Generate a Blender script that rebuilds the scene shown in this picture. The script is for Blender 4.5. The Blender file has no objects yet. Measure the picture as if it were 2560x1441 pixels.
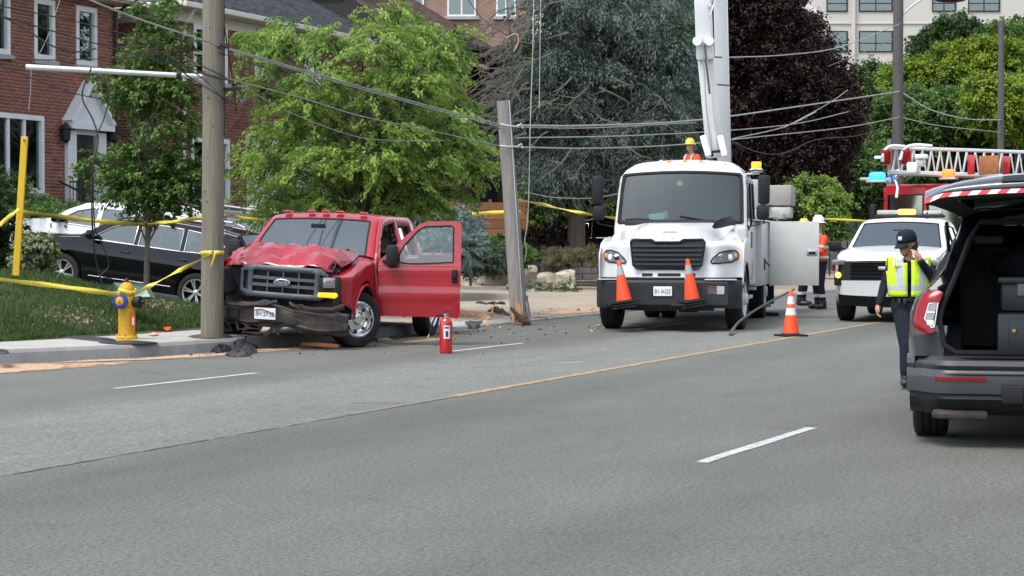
import bpy, bmesh, math, random
import numpy as np
from mathutils import Vector, Matrix, Euler, noise
from mathutils.geometry import delaunay_2d_cdt
random.seed(7)
RNG = np.random.default_rng(7)
SC = bpy.context.scene
COL = SC.collection
R = math.radians
PI = math.pi

# ------------------------------------------------------------------ camera, sky, sun, exposure
FPX = 5200.0
PITCH = math.atan(120.5 / FPX)
CAMH = 1.5
cam_d = bpy.data.cameras.new('camera')
cam_d.sensor_width = 36.0
cam_d.lens = FPX / 2560 * 36.0
cam_d.clip_start = 0.1
cam_d.clip_end = 3000
cam = bpy.data.objects.new('camera', cam_d)
cam.location = (0, 0, CAMH)
cam.rotation_euler = (PI / 2 - PITCH, 0, 0)
COL.objects.link(cam)
SC.camera = cam

world = bpy.data.worlds.new('World')
SC.world = world
world.use_nodes = True
wn = world.node_tree
wn.nodes.clear()
wo = wn.nodes.new('ShaderNodeOutputWorld')
wb = wn.nodes.new('ShaderNodeBackground')
sky = wn.nodes.new('ShaderNodeTexSky')
sky.sky_type = 'NISHITA'
sky.sun_disc = False
SUN_EL, SUN_AZ = R(62), R(224)      # azimuth clockwise from +Y: high, on the left and a little behind the camera
sky.sun_elevation = SUN_EL
sky.sun_rotation = SUN_AZ
sky.air_density = 1.0
sky.dust_density = 1.2
sky.ozone_density = 0.6
wb.inputs['Strength'].default_value = 0.15
whs = wn.nodes.new('ShaderNodeHueSaturation')      # thin cloud: a paler sky
whs.inputs['Saturation'].default_value = 0.45
wn.links.new(sky.outputs[0], whs.inputs['Color'])
wn.links.new(whs.outputs[0], wb.inputs['Color'])
wn.links.new(wb.outputs[0], wo.inputs['Surface'])

sl = bpy.data.lights.new('sun', 'SUN')
sl.energy = 1.5
sl.angle = R(28)
sl.color = (1.0, 0.97, 0.92)
sun = bpy.data.objects.new('sun', sl)
sdir = Vector((math.sin(SUN_AZ) * math.cos(SUN_EL), math.cos(SUN_AZ) * math.cos(SUN_EL), math.sin(SUN_EL)))
sun.rotation_euler = sdir.to_track_quat('Z', 'Y').to_euler()
sun.location = (0, -5, 30)
COL.objects.link(sun)

vs = SC.view_settings
vs.view_transform = 'Standard'
vs.look = 'None'
vs.exposure = 1.22
vs.gamma = 1.0
vs.use_curve_mapping = False
SC.cycles.max_bounces = 7
SC.cycles.transparent_max_bounces = 12

# ------------------------------------------------------------------ places: points of the photograph on the ground or at a distance
def ray(u, v):
 x = (u - 1280) / FPX
 y = (720.5 - v) / FPX
 c, s = math.cos(PITCH), math.sin(PITCH)
 return Vector((x, c + y * s, -s + y * c))
def G(u, v, z=0.0):
 d = ray(u, v)
 return Vector((0, 0, CAMH)) + d * ((z - CAMH) / d.z)
def A(u, v, Y):
 d = ray(u, v)
 return Vector((0, 0, CAMH)) + d * (Y / d.y)
TH = R(22.0)                                # direction of the road
RD = Vector((math.sin(TH), math.cos(TH), 0))
ND = Vector((-math.cos(TH), math.sin(TH), 0))
def SN(s, n, z=0.0):
 return RD * s + ND * n + Vector((0, 0, z))
def toSN(p):
 return RD.x * p[0] + RD.y * p[1], ND.x * p[0] + ND.y * p[1]

# ------------------------------------------------------------------ materials
MT = {}
def nt(name):
 m = bpy.data.materials.new(name)
 m.use_nodes = True
 n = m.node_tree
 n.nodes.clear()
 out = n.nodes.new('ShaderNodeOutputMaterial')
 return m, n, out
def lin(c):
 return tuple(c) + (1.0,) if len(c) == 3 else c
def pm(name, col, rough=0.5, metal=0.0, coat=0.0, spec=0.5, var=0.0, vscale=3.0, var2=None, bump=0.0, bscale=40.0,
  rvar=0.0, attr=False, emit=None, estr=0.0, stretch=None, alpha=None, detail=6.0):
 """principled material: colour noise, optional per-piece attribute 'rnd', bump"""
 m, n, out = nt(name)
 b = n.nodes.new('ShaderNodeBsdfPrincipled')
 n.links.new(b.outputs[0], out.inputs['Surface'])
 b.inputs['Roughness'].default_value = rough
 b.inputs['Metallic'].default_value = metal
 b.inputs['Coat Weight'].default_value = coat
 b.inputs['Coat Roughness'].default_value = 0.06
 b.inputs['Specular IOR Level'].default_value = spec
 b.inputs['Base Color'].default_value = lin(col)
 tc = n.nodes.new('ShaderNodeTexCoord')
 co = tc.outputs['Object']
 if stretch:
  mp = n.nodes.new('ShaderNodeMapping')
  mp.inputs['Scale'].default_value = stretch
  n.links.new(co, mp.inputs['Vector'])
  co = mp.outputs[0]
 last = None
 if var or var2:
  tx = n.nodes.new('ShaderNodeTexNoise')
  tx.inputs['Scale'].default_value = vscale
  tx.inputs['Detail'].default_value = detail
  tx.inputs['Roughness'].default_value = 0.65
  n.links.new(co, tx.inputs['Vector'])
  rp = n.nodes.new('ShaderNodeValToRGB')
  rp.color_ramp.elements[0].position = 0.3
  rp.color_ramp.elements[1].position = 0.7
  a = [c * (1 - var) for c in col]
  c2 = var2 if var2 else [min(1, c * (1 + var)) for c in col]
  rp.color_ramp.elements[0].color = lin(a)
  rp.color_ramp.elements[1].color = lin(c2)
  n.links.new(tx.outputs['Fac'], rp.inputs['Fac'])
  last = rp.outputs['Color']
  if rvar:
   mr = n.nodes.new('ShaderNodeMapRange')
   mr.inputs['To Min'].default_value = max(0.02, rough - rvar)
   mr.inputs['To Max'].default_value = min(1, rough + rvar)
   n.links.new(tx.outputs['Fac'], mr.inputs['Value'])
   n.links.new(mr.outputs[0], b.inputs['Roughness'])
 if attr:
  at = n.nodes.new('ShaderNodeAttribute')
  at.attribute_name = 'rnd'
  mx = n.nodes.new('ShaderNodeMixRGB')
  mx.blend_type = 'MULTIPLY'
  mx.inputs['Fac'].default_value = 1.0
  if last is not None:
   n.links.new(last, mx.inputs['Color1'])
  else:
   mx.inputs['Color1'].default_value = lin(col)
  n.links.new(at.outputs['Color'], mx.inputs['Color2'])
  last = mx.outputs[0]
 if last is not None:
  n.links.new(last, b.inputs['Base Color'])
 if bump:
  t2 = n.nodes.new('ShaderNodeTexNoise')
  t2.inputs['Scale'].default_value = bscale
  t2.inputs['Detail'].default_value = 5
  n.links.new(co, t2.inputs['Vector'])
  bp = n.nodes.new('ShaderNodeBump')
  bp.inputs['Strength'].default_value = bump
  bp.inputs['Distance'].default_value = 0.02
  n.links.new(t2.outputs['Fac'], bp.inputs['Height'])
  n.links.new(bp.outputs[0], b.inputs['Normal'])
 if emit:
  b.inputs['Emission Color'].default_value = lin(emit)
  b.inputs['Emission Strength'].default_value = estr
 MT[name] = m
 return m
def glassm(name, tint, base=0.06, rough=0.03, ior=1.55):
 m, n, out = nt(name)
 tr = n.nodes.new('ShaderNodeBsdfTransparent')
 tr.inputs['Color'].default_value = lin(tint)
 gl = n.nodes.new('ShaderNodeBsdfGlossy')
 gl.inputs['Roughness'].default_value = rough
 gl.inputs['Color'].default_value = (0.86, 0.97, 0.97, 1)
 fr = n.nodes.new('ShaderNodeFresnel')
 fr.inputs['IOR'].default_value = ior
 ad = n.nodes.new('ShaderNodeMath')
 ad.operation = 'ADD'
 ad.use_clamp = True
 ad.inputs[1].default_value = base
 n.links.new(fr.outputs[0], ad.inputs[0])
 mx = n.nodes.new('ShaderNodeMixShader')
 n.links.new(ad.outputs[0], mx.inputs['Fac'])
 n.links.new(tr.outputs[0], mx.inputs[1])
 n.links.new(gl.outputs[0], mx.inputs[2])
 n.links.new(mx.outputs[0], out.inputs['Surface'])
 MT[name] = m
 return m
def leafm(name, c1, c2, trans=0.35, rough=0.55):
 """leaf colour varied leaf by leaf with attribute rnd (a kind of leaf, not light)"""
 m, n, out = nt(name)
 at = n.nodes.new('ShaderNodeAttribute')
 at.attribute_name = 'rnd'
 mx = n.nodes.new('ShaderNodeMixRGB')
 mx.inputs['Color1'].default_value = lin(c1)
 mx.inputs['Color2'].default_value = lin(c2)
 n.links.new(at.outputs['Fac'], mx.inputs['Fac'])
 b = n.nodes.new('ShaderNodeBsdfPrincipled')
 b.inputs['Roughness'].default_value = rough
 b.inputs['Specular IOR Level'].default_value = 0.18
 n.links.new(mx.outputs[0], b.inputs['Base Color'])
 t = n.nodes.new('ShaderNodeBsdfTranslucent')
 n.links.new(mx.outputs[0], t.inputs['Color'])
 ms = n.nodes.new('ShaderNodeMixShader')
 ms.inputs['Fac'].default_value = trans
 n.links.new(b.outputs[0], ms.inputs[1])
 n.links.new(t.outputs[0], ms.inputs[2])
 n.links.new(ms.outputs[0], out.inputs['Surface'])
 MT[name] = m
 return m

pm('red paint', (0.34, 0.006, 0.016), 0.32, coat=0.8, var=0.12, vscale=2.0, rvar=0.12)
pm('white paint', (0.62, 0.63, 0.63), 0.3, coat=0.6, var=0.04, vscale=2.5, rvar=0.12)
pm('utility white', (0.56, 0.56, 0.53), 0.45, coat=0.1, var=0.10, vscale=1.6, rvar=0.15, bump=0.05, bscale=6)
pm('boom white', (0.60, 0.61, 0.61), 0.35, coat=0.2, var=0.08, vscale=1.5, rvar=0.1)
pm('black paint', (0.002, 0.0025, 0.004), 0.07, coat=0.0, spec=.35)
pm('charcoal paint', (0.048, 0.050, 0.055), 0.35, metal=0.55, coat=0.8, var=0.06, vscale=2)
pm('dark green paint', (0.02, 0.03, 0.03), 0.2, coat=0.8)
pm('fire red', (0.40, 0.012, 0.02), 0.3, coat=0.5)
pm('chrome', (0.75, 0.75, 0.76), 0.12, metal=1.0)
pm('steel', (0.50, 0.50, 0.50), 0.35, metal=0.9, var=0.15, vscale=8, rvar=0.15)
pm('galvanised', (0.55, 0.57, 0.58), 0.45, metal=0.6, var=0.12, vscale=6)
pm('dark metal', (0.03, 0.03, 0.032), 0.5, spec=0.2, metal=0.4, var=0.3, vscale=6)
pm('rubber', (0.018, 0.018, 0.019), 0.8, spec=0.2, var=0.25, vscale=14, bump=0.2, bscale=60)
pm('tyre', (0.022, 0.022, 0.023), 0.75, spec=0.2, var=0.35, vscale=5, bump=0.3, bscale=50)
pm('black plastic', (0.016, 0.017, 0.018), 0.5, spec=0.2, var=0.25, vscale=6, rvar=0.15)
pm('grille grey', (0.062, 0.075, 0.085), 0.5, var=0.15, vscale=7, rvar=0.1)
pm('muddy plastic', (0.055, 0.047, 0.042), 0.6, spec=0.2, var=0.45, vscale=7, bump=0.3, bscale=14)
pm('dark cloth', (0.012, 0.013, 0.017), 0.85, spec=0.2, var=0.2, vscale=14, bump=0.3, bscale=30)
pm('interior', (0.03, 0.032, 0.034), 0.8, spec=0.2)
pm('seat cloth', (0.05, 0.05, 0.055), 0.9)
pm('amber lit', (1, 0.4, 0.02), 0.3, emit=(1, 0.26, 0.008), estr=.8)
pm('amber lens', (0.75, 0.25, 0.03), 0.3, coat=0.5)
pm('red lit', (1, 0.15, 0.02), 0.3, emit=(1, 0.12, 0.03), estr=1.3)
pm('yellow lit', (1, 0.7, 0.1), 0.3, emit=(1, 0.50, 0.06), estr=1.2)
pm('blue lit', (0.05, 0.3, 1), 0.3, emit=(0.01, 0.17, 1.0), estr=2.2)
pm('lamp white', (0.8, 0.8, 0.78), 0.15, coat=1)
pm('tail red', (0.24, 0.002, 0.006), 0.2, coat=0.1, spec=.35)
pm('clear lens', (0.24, 0.22, 0.22), 0.12, metal=0.4, coat=1.0, var=0.3, vscale=30)
pm('plate white', (0.72, 0.73, 0.74), 0.4, var=0.05)
pm('plate ink', (0.03, 0.05, 0.16), 0.5)
pm('oval blue', (0.015, 0.025, 0.10), 0.2, coat=1)
pm('white print', (0.75, 0.75, 0.75), 0.5)
pm('black print', (0.02, 0.02, 0.02), 0.6)
pm('brick red', (0.20, 0.068, 0.042), 0.85, var=0.2, vscale=9, attr=True, bump=0.3, bscale=30)
pm('brick brown', (0.175, 0.068, 0.045), 0.85, var=0.25, vscale=9, attr=True, bump=0.3, bscale=30)
pm('brick dark', (0.12, 0.05, 0.038), 0.85, var=0.25, vscale=9, attr=True, bump=0.3, bscale=30)
pm('brick light', (0.30, 0.16, 0.11), 0.85, var=0.2, vscale=2, attr=True)
pm('mortar', (0.30, 0.25, 0.22), 0.9, var=0.12, vscale=5)
pm('mortar dark', (0.17, 0.13, 0.11), 0.9, var=0.12, vscale=5)
pm('trim white', (0.62, 0.63, 0.64), 0.45, var=0.06, vscale=3)
pm('trim cream', (0.55, 0.52, 0.45), 0.5, var=0.08, vscale=3)
pm('stone sill', (0.30, 0.29, 0.28), 0.8, var=0.12, vscale=6)
pm('shingle grey', (0.062, 0.068, 0.078), 0.9, var=0.25, vscale=8, attr=True, bump=0.3, bscale=60)
pm('shingle brown', (0.11, 0.068, 0.055), 0.9, var=0.2, vscale=6, attr=True, bump=0.3, bscale=60)
pm('door black', (0.015, 0.014, 0.016), 0.35, coat=0.3)
pm('room dark', (0.02, 0.022, 0.024), 0.9)
pm('curtain', (0.30, 0.32, 0.33), 0.9, var=0.25, vscale=2.5)
pm('downpipe brown', (0.04, 0.025, 0.025), 0.5)
pm('concrete', (0.36, 0.345, 0.32), 0.85, var=0.10, vscale=2.2, bump=0.25, bscale=60)
pm('kerb concrete', (0.25, 0.245, 0.24), 0.85, var=0.18, vscale=3, bump=0.3, bscale=50)
pm('drive concrete', (0.29, 0.245, 0.19), 0.9, var=0.16, vscale=0.7, bump=0.25, bscale=40)
pm('soil', (0.075, 0.060, 0.040), 0.95, var=0.4, vscale=4, bump=0.6, bscale=20)
pm('lawn soil', (0.035, 0.055, 0.018), 0.95, var=0.35, vscale=1.5, bump=0.6, bscale=30)
pm('earth green', (0.05, 0.065, 0.03), 0.95, var=0.3, vscale=0.5)
pm('sandstone', (0.42, 0.37, 0.29), 0.85, var=0.22, vscale=5, bump=0.7, bscale=12)
pm('wall grey', (0.17, 0.165, 0.16), 0.9, var=0.25, vscale=4, bump=0.4, bscale=20)
pm('fence wood', (0.26, 0.115, 0.042), 0.7, var=0.2, vscale=5, attr=True, stretch=(1, 1, 8))
pm('pole wood', (0.17, 0.155, 0.12), 0.9, var=0.28, vscale=5, bump=0.6, bscale=9, stretch=(6, 6, 0.35))
pm('pole wood grey', (0.235, 0.215, 0.20), 0.9, var=0.28, vscale=5, bump=0.7, bscale=9, stretch=(6, 6, 0.35))
pm('pole wood dark', (0.085, 0.08, 0.08), 0.9, var=0.2, vscale=5, bump=0.4, bscale=9, stretch=(6, 6, 0.35))
pm('fresh wood', (0.50, 0.28, 0.15), 0.85, var=0.35, vscale=5, bump=0.7, bscale=10, stretch=(6, 6, 1))
pm('rotten wood', (0.06, 0.032, 0.018), 0.95, var=0.5, vscale=6, bump=0.8, bscale=12)
pm('bark', (0.085, 0.07, 0.055), 0.95, var=0.3, vscale=6, bump=0.6, bscale=14, stretch=(3, 3, 0.6))
pm('bark grey', (0.12, 0.105, 0.085), 0.9, var=0.2, vscale=9, bump=0.4, bscale=20)
pm('hydrant yellow', (0.52, 0.29, 0.022), 0.6, var=0.22, vscale=14, spec=.3, bump=.15, bscale=30)
pm('hydrant blue', (0.010, 0.03, 0.24), 0.5, var=.15, vscale=12)
pm('post yellow', (0.58, 0.37, 0.010), 0.5, var=0.08)
pm('tape yellow', (0.62, 0.50, 0.045), 0.4, var=0.10, vscale=4, spec=0.6)
pm('cone orange', (0.82, 0.07, 0.012), 0.5, var=0.08, vscale=4)
pm('cone band', (0.62, 0.65, 0.65), 0.35, var=0.08, vscale=20)
pm('cone band grey', (0.33, 0.38, 0.39), 0.4, var=0.08, vscale=20)
pm('extinguisher red', (0.40, 0.006, 0.010), 0.25, coat=0.9, var=0.05)
pm('wire black', (0.02, 0.02, 0.022), 0.6)
pm('wire grey', (0.28, 0.29, 0.29), 0.5, metal=0.3, var=0.25, vscale=3)
pm('wire pale', (0.30, 0.32, 0.24), 0.6, var=0.2, vscale=2)
pm('orange grit', (0.62, 0.36, 0.20), 0.95, var=0.25, vscale=3, bump=0.5, bscale=30)
pm('wet black', (0.012, 0.012, 0.013), 0.35)
pm('tarp green', (0.30, 0.40, 0.33), 0.3, coat=0.5, var=0.15, vscale=6)
pm('tower render', (0.50, 0.47, 0.43), 0.85, var=0.06, vscale=0.3)
pm('skin', (0.42, 0.21, 0.14), 0.55)
pm('hair brown', (0.06, 0.022, 0.012), 0.6)
pm('vest yellow', (0.55, 0.85, 0.02), 0.6, emit=(0.5, 0.9, 0.02), estr=0.0, var=0.06, vscale=8, bump=0.3, bscale=12)
pm('vest silver', (0.48, 0.50, 0.52), 0.4, var=0.1, vscale=20)
pm('jacket orange', (0.80, 0.075, 0.02), 0.7, var=0.12, vscale=8, bump=0.4, bscale=12)
pm('trouser navy', (0.012, 0.015, 0.024), 0.9, spec=0.2, var=0.2, vscale=9, bump=0.4, bscale=14)
pm('boot black', (0.012, 0.011, 0.011), 0.45)
pm('helmet white', (0.72, 0.72, 0.70), 0.3, coat=0.5)
pm('helmet yellow', (0.75, 0.5, 0.03), 0.3, coat=0.5)
pm('box grey', (0.30, 0.285, 0.265), 0.6, var=0.15, vscale=4)
pm('box grey light', (0.40, 0.40, 0.38), 0.6, var=0.15, vscale=4)
pm('rust wood', (0.30, 0.12, 0.045), 0.8, var=0.3, vscale=8)
pm('grille dark', (0.03, 0.033, 0.037), 0.4, spec=0.2, var=0.2, vscale=4)
pm('bumper grey', (0.036, 0.038, 0.042), 0.42, coat=0.25, var=0.06)
pm('seat dark', (0.05, 0.052, 0.056), 0.8, spec=0.2)
pm('case black', (0.038, 0.045, 0.05), 0.45, var=0.2, vscale=6)
pm('brass', (0.45, 0.3, 0.12), 0.4, metal=.8)
pm('lamp dim', (0.55, 0.57, 0.6), 0.3)
pm('stripe red', (0.62, 0.05, 0.06), 0.5)
pm('rod grey', (0.08, 0.075, 0.065), 0.6, var=0.3)
pm('lamp bowl', (0.7, 0.7, 0.7), 0.35, metal=.2, var=.3, vscale=25)
pm('paper', (0.6, 0.66, 0.66), 0.7)
pm('green roofing', (0.02, 0.05, 0.035), 0.8)
glassm('headlamp glass', (0.9, 0.92, 0.95), base=0.03)
glassm('car glass', (0.22, 0.25, 0.25), base=0.07)
glassm('windscreen', (0.42, 0.47, 0.46), base=0.17, rough=0.05, ior=1.6)
glassm('truck screen', (0.46, 0.62, 0.58), base=0.05, rough=0.04, ior=1.5)
glassm('fire screen', (0.5, 0.55, 0.55), base=0.28, rough=0.08)
glassm('house glass', (0.35, 0.38, 0.38), base=0.10, rough=0.02)
glassm('door glass', (0.55, 0.62, 0.60), base=0.05)
leafm('leaf light', (0.10, 0.19, 0.032), (0.34, 0.47, 0.11), 0.42)
leafm('leaf mid', (0.05, 0.11, 0.025), (0.15, 0.24, 0.06), 0.32)
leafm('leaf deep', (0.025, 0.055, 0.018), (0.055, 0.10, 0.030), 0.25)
leafm('leaf lime', (0.12, 0.19, 0.018), (0.25, 0.33, 0.035), 0.35)
leafm('leaf purple', (0.012, 0.009, 0.009), (0.040, 0.021, 0.017), 0.15)
leafm('needle blue', (0.034, 0.052, 0.046), (0.15, 0.195, 0.175), 0.12)
leafm('needle pale', (0.14, 0.22, 0.21), (0.24, 0.33, 0.31), 0.1)
leafm('leaf cream', (0.10, 0.15, 0.05), (0.34, 0.37, 0.24), 0.2)
leafm('leaf sage', (0.07, 0.10, 0.065), (0.13, 0.165, 0.11), 0.2)
leafm('grass tan', (0.13, 0.12, 0.065), (0.27, 0.235, 0.14), 0.2)
leafm('grass blade', (0.042, 0.082, 0.024), (0.10, 0.155, 0.045), 0.35)
leafm('twig grey', (0.10, 0.085, 0.07), (0.19, 0.165, 0.14), 0.0)
# ------------------------------------------------------------------ objects
def tag(o, label=None, cat=None, group=None, kind=None):
 if label: o['label'] = label
 if cat: o['category'] = cat
 if group: o['group'] = group
 if kind: o['kind'] = kind
 return o
def thing(name, label, cat, loc=(0, 0, 0), rz=0.0, group=None, rot=None):
 o = bpy.data.objects.new(name, None)
 o.empty_display_size = 0.2
 COL.objects.link(o)
 o.location = loc
 o.rotation_euler = rot if rot else (0, 0, rz)
 return tag(o, label, cat, group)
def children_of(o):
 return [c for c in ALLK if c.parent is o] if False else list(o.children)
def copy_tree(o, parent=None, label=None, group=None):
 c = o.copy()
 COL.objects.link(c)
 if parent is not None:
  c.parent = parent
 if label: c['label'] = label
 if group: c['group'] = group
 for ch in list(o.children):
  copy_tree(ch, c)
 return c
def mesh_obj(name, me, parent=None, mats=None):
 o = bpy.data.objects.new(name, me)
 COL.objects.link(o)
 if parent is not None:
  o.parent = parent
 if mats:
  for m in (mats if isinstance(mats, (list, tuple)) else [mats]):
   me.materials.append(MT[m])
 return o

class M:
 """collects shapes into one mesh"""
 def __init__(s):
  s.v = []; s.f = []; s.m = []; s.X = None
 def add(s, vs, fs, mi=0):
  b = len(s.v)
  if s.X is not None:
   vs = [s.X @ Vector(p) for p in vs]
  s.v.extend([tuple(p) for p in vs])
  s.f.extend([tuple(i + b for i in f) for f in fs])
  s.m.extend([mi] * len(fs))
  return s
 def box(s, c, d, rot=None, mi=0, bev=0.0):
  hx, hy, hz = d[0] / 2, d[1] / 2, d[2] / 2
  if bev > 0:
   bev = min(bev, hx * .9, hy * .9, hz * .9)
   bm = bmesh.new()
   bmesh.ops.create_cube(bm, size=1)
   for v in bm.verts:
    v.co = Vector((v.co.x * d[0], v.co.y * d[1], v.co.z * d[2]))
   bmesh.ops.bevel(bm, geom=list(bm.edges), offset=bev, segments=2, profile=0.5, affect='EDGES')
   bm.verts.index_update()
   vs = [v.co.copy() for v in bm.verts]
   fs = [[v.index for v in f.verts] for f in bm.faces]
   bm.free()
  else:
   vs = [Vector((x, y, z)) for x in (-hx, hx) for y in (-hy, hy) for z in (-hz, hz)]
   fs = [(0, 1, 3, 2), (4, 6, 7, 5), (0, 4, 5, 1), (2, 3, 7, 6), (0, 2, 6, 4), (1, 5, 7, 3)]
  Q = rot.to_matrix() if isinstance(rot, Euler) else (rot or Matrix.Identity(3))
  c = Vector(c)
  return s.add([Q @ p + c for p in vs], fs, mi)
 def bar(s, a, b, w, h, mi=0, up=(0, 0, 1), bev=0.0):
  a, b = Vector(a), Vector(b)
  x = (b - a); L = x.length; x.normalize()
  y = Vector(up).cross(x)
  if y.length < 1e-4: y = Vector((0, 1, 0)).cross(x)
  y.normalize(); z = x.cross(y)
  Q = Matrix((x, y, z)).transposed()
  return s.box((a + b) / 2, (L, w, h), Q, mi, bev)
 def tube(s, pts, r, n=8, mi=0, cap=True, squash=1.0):
  P = [Vector(p) for p in pts]
  k = len(P)
  rs = r if isinstance(r, (list, tuple)) else [r] * k
  t0 = (P[1] - P[0]).normalized()
  u = t0.orthogonal().normalized()
  vs = []
  for i in range(k):
   t = (P[min(i + 1, k - 1)] - P[max(i - 1, 0)]).normalized()
   u = (u - t * u.dot(t))
   if u.length < 1e-5: u = t.orthogonal()
   u.normalize()
   w = t.cross(u)
   for j in range(n):
    a = 2 * PI * j / n
    vs.append(P[i] + (u * math.cos(a) + w * math.sin(a) * squash) * rs[i])
  fs = []
  for i in range(k - 1):
   for j in range(n):
    fs.append((i * n + j, i * n + (j + 1) % n, (i + 1) * n + (j + 1) % n, (i + 1) * n + j))
  if cap:
   fs.append(tuple(range(n - 1, -1, -1)))
   fs.append(tuple((k - 1) * n + j for j in range(n)))
  return s.add(vs, fs, mi)
 def cyl(s, a, b, r, r2=None, n=16, mi=0):
  return s.tube([a, b], [r, r if r2 is None else r2], n, mi)
 def lathe(s, prof, o=(0, 0, 0), axis='z', n=24, mi=0, a0=0, a1=2 * PI, mis=None):
  """prof: (r, h) along the axis"""
  full = abs(a1 - a0 - 2 * PI) < 1e-6
  nn = n if full else n + 1
  vs = []
  for (r, h) in prof:
   for j in range(nn):
    a = a0 + (a1 - a0) * j / n
    c, d = r * math.cos(a), r * math.sin(a)
    p = {'z': (c, d, h), 'y': (c, h, d), 'x': (h, c, d)}[axis]
    vs.append(Vector(p) + Vector(o))
  b = len(prof)
  for i in range(b - 1):
   fs = []
   for j in range(n):
    j2 = (j + 1) % nn
    q = (i * nn + j, i * nn + j2, (i + 1) * nn + j2, (i + 1) * nn + j)
    fs.append(q if axis != 'y' else q[::-1])
   if i == 0:
    base = len(s.v)
    s.add(vs, [], mi)
   s.f.extend([tuple(x + base for x in f) for f in fs])
   s.m.extend([mis[i] if mis else mi] * len(fs))
  return s
 def prism(s, poly, h0, h1, fn=None, mi=0):
  """2-D outline extruded between h0 and h1; fn(a, b, h) gives the point"""
  fn = fn or (lambda a, b, h: (a, b, h))
  k = len(poly)
  vs = [fn(a, b, h0) for a, b in poly] + [fn(a, b, h1) for a, b in poly]
  fs = [tuple(range(k - 1, -1, -1)), tuple(range(k, 2 * k))]
  for i in range(k):
   j = (i + 1) % k
   fs.append((i, j, k + j, k + i))
  return s.add(vs, fs, mi)
 def loft(s, rings, mi=0, cap=True, closed=True):
  n = len(rings[0])
  vs = [p for r in rings for p in r]
  fs = []
  for i in range(len(rings) - 1):
   for j in range(n if closed else n - 1):
    k = (j + 1) % n
    fs.append((i * n + j, i * n + k, (i + 1) * n + k, (i + 1) * n + j))
  if cap and closed:
   fs.append(tuple(range(n - 1, -1, -1)))
   b = (len(rings) - 1) * n
   fs.append(tuple(b + j for j in range(n)))
  return s.add(vs, fs, mi)
 def grid(s, fn, nu, nv, mi=0):
  vs = [fn(i / nu, j / nv) for i in range(nu + 1) for j in range(nv + 1)]
  fs = [(i * (nv + 1) + j, (i + 1) * (nv + 1) + j, (i + 1) * (nv + 1) + j + 1, i * (nv + 1) + j + 1) for i in range(nu) for j in range(nv)]
  return s.add(vs, fs, mi)
 def ball(s, c, r, n=12, mi=0, sc=(1, 1, 1)):
  prof = []
  for i in range(n // 2 + 1):
   a = -PI / 2 + PI * i / (n // 2)
   prof.append((max(1e-4, math.cos(a)) * r, math.sin(a) * r))
  X0 = s.X
  T = Matrix.Translation(Vector(c)) @ Matrix.Diagonal((sc[0], sc[1], sc[2], 1))
  s.X = (X0 @ T) if X0 is not None else T
  s.lathe(prof, n=n, mi=mi)
  s.X = X0
  return s
 def panel(s, outline, holes=(), step=0.15, fn=None, mi=0):
  """flat outline (2-D) with holes, triangulated and mapped by fn(a, b) to 3-D"""
  pts = []; edges = []
  def ring(poly):
   out = []
   k = len(poly)
   for i in range(k):
    a, b = Vector(poly[i]), Vector(poly[(i + 1) % k])
    m = max(1, int((b - a).length / step))
    for q in range(m):
     out.append(a.lerp(b, q / m))
   b0 = len(pts)
   pts.extend(out)
   edges.extend([(b0 + i, b0 + (i + 1) % len(out)) for i in range(len(out))])
  ring(outline)
  for h in holes: ring(h)
  xs = [p[0] for p in outline]; ys = [p[1] for p in outline]
  def inside(p, poly):
   c = False; k = len(poly); j = k - 1
   for i in range(k):
    if (poly[i][1] > p[1]) != (poly[j][1] > p[1]) and p[0] < (poly[j][0] - poly[i][0]) * (p[1] - poly[i][1]) / (poly[j][1] - poly[i][1]) + poly[i][0]:
     c = not c
    j = i
   return c
  x = min(xs) + step / 2
  while x < max(xs):
   y = min(ys) + step / 2
   while y < max(ys):
    if inside((x, y), outline) and not any(inside((x, y), h) for h in holes):
     pts.append(Vector((x, y)))
    y += step
   x += step
  r = delaunay_2d_cdt([Vector((p[0], p[1])) for p in pts], edges, [], 0, 1e-5)
  vs2, fs = r[0], r[2]
  ok = []
  for f in fs:
   c = (sum(vs2[i][0] for i in f) / len(f), sum(vs2[i][1] for i in f) / len(f))
   if inside(c, outline) and not any(inside(c, h) for h in holes):
    ok.append(tuple(f))
  return s.add([fn(p[0], p[1]) for p in vs2], ok, mi)
 def plate(s, outline, holes, step, fn, th, mi=0):
  """panel with real thickness: fn(a, b, t) with t = 0 for the face and th for the back"""
  s.panel(outline, holes, step, lambda a, b: fn(a, b, 0), mi)
  s.panel(outline, holes, step, lambda a, b: fn(a, b, th), mi)
  for poly in [outline] + list(holes):
   k = len(poly); pts = []
   for i in range(k):
    a, b = Vector(poly[i]), Vector(poly[(i + 1) % k])
    m_ = max(1, int((b - a).length / step))
    pts += [a.lerp(b, q / m_) for q in range(m_)]
   pts.append(pts[0])
   s.loft([[fn(p[0], p[1], 0), fn(p[0], p[1], th)] for p in pts], mi, closed=False)
  return s
 def build(s, name, mats, parent=None, smooth=35, bev=0.0, solid=0.0, kind=None, recalc=True, subd=0, rnd=None, merge=False):
  me = bpy.data.meshes.new(name)
  me.from_pydata(s.v, [], s.f)
  mats = mats if isinstance(mats, (list, tuple)) else [mats]
  for m in mats: me.materials.append(MT[m])
  if len(mats) > 1:
   me.polygons.foreach_set('material_index', s.m)
  if recalc or merge:
   bm = bmesh.new(); bm.from_mesh(me)
   if merge: bmesh.ops.remove_doubles(bm, verts=bm.verts, dist=1e-5)
   if recalc: bmesh.ops.recalc_face_normals(bm, faces=bm.faces)
   bm.to_mesh(me); bm.free()
  if smooth:
   me.polygons.foreach_set('use_smooth', [True] * len(me.polygons))
   me.set_sharp_from_angle(angle=R(smooth))
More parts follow.
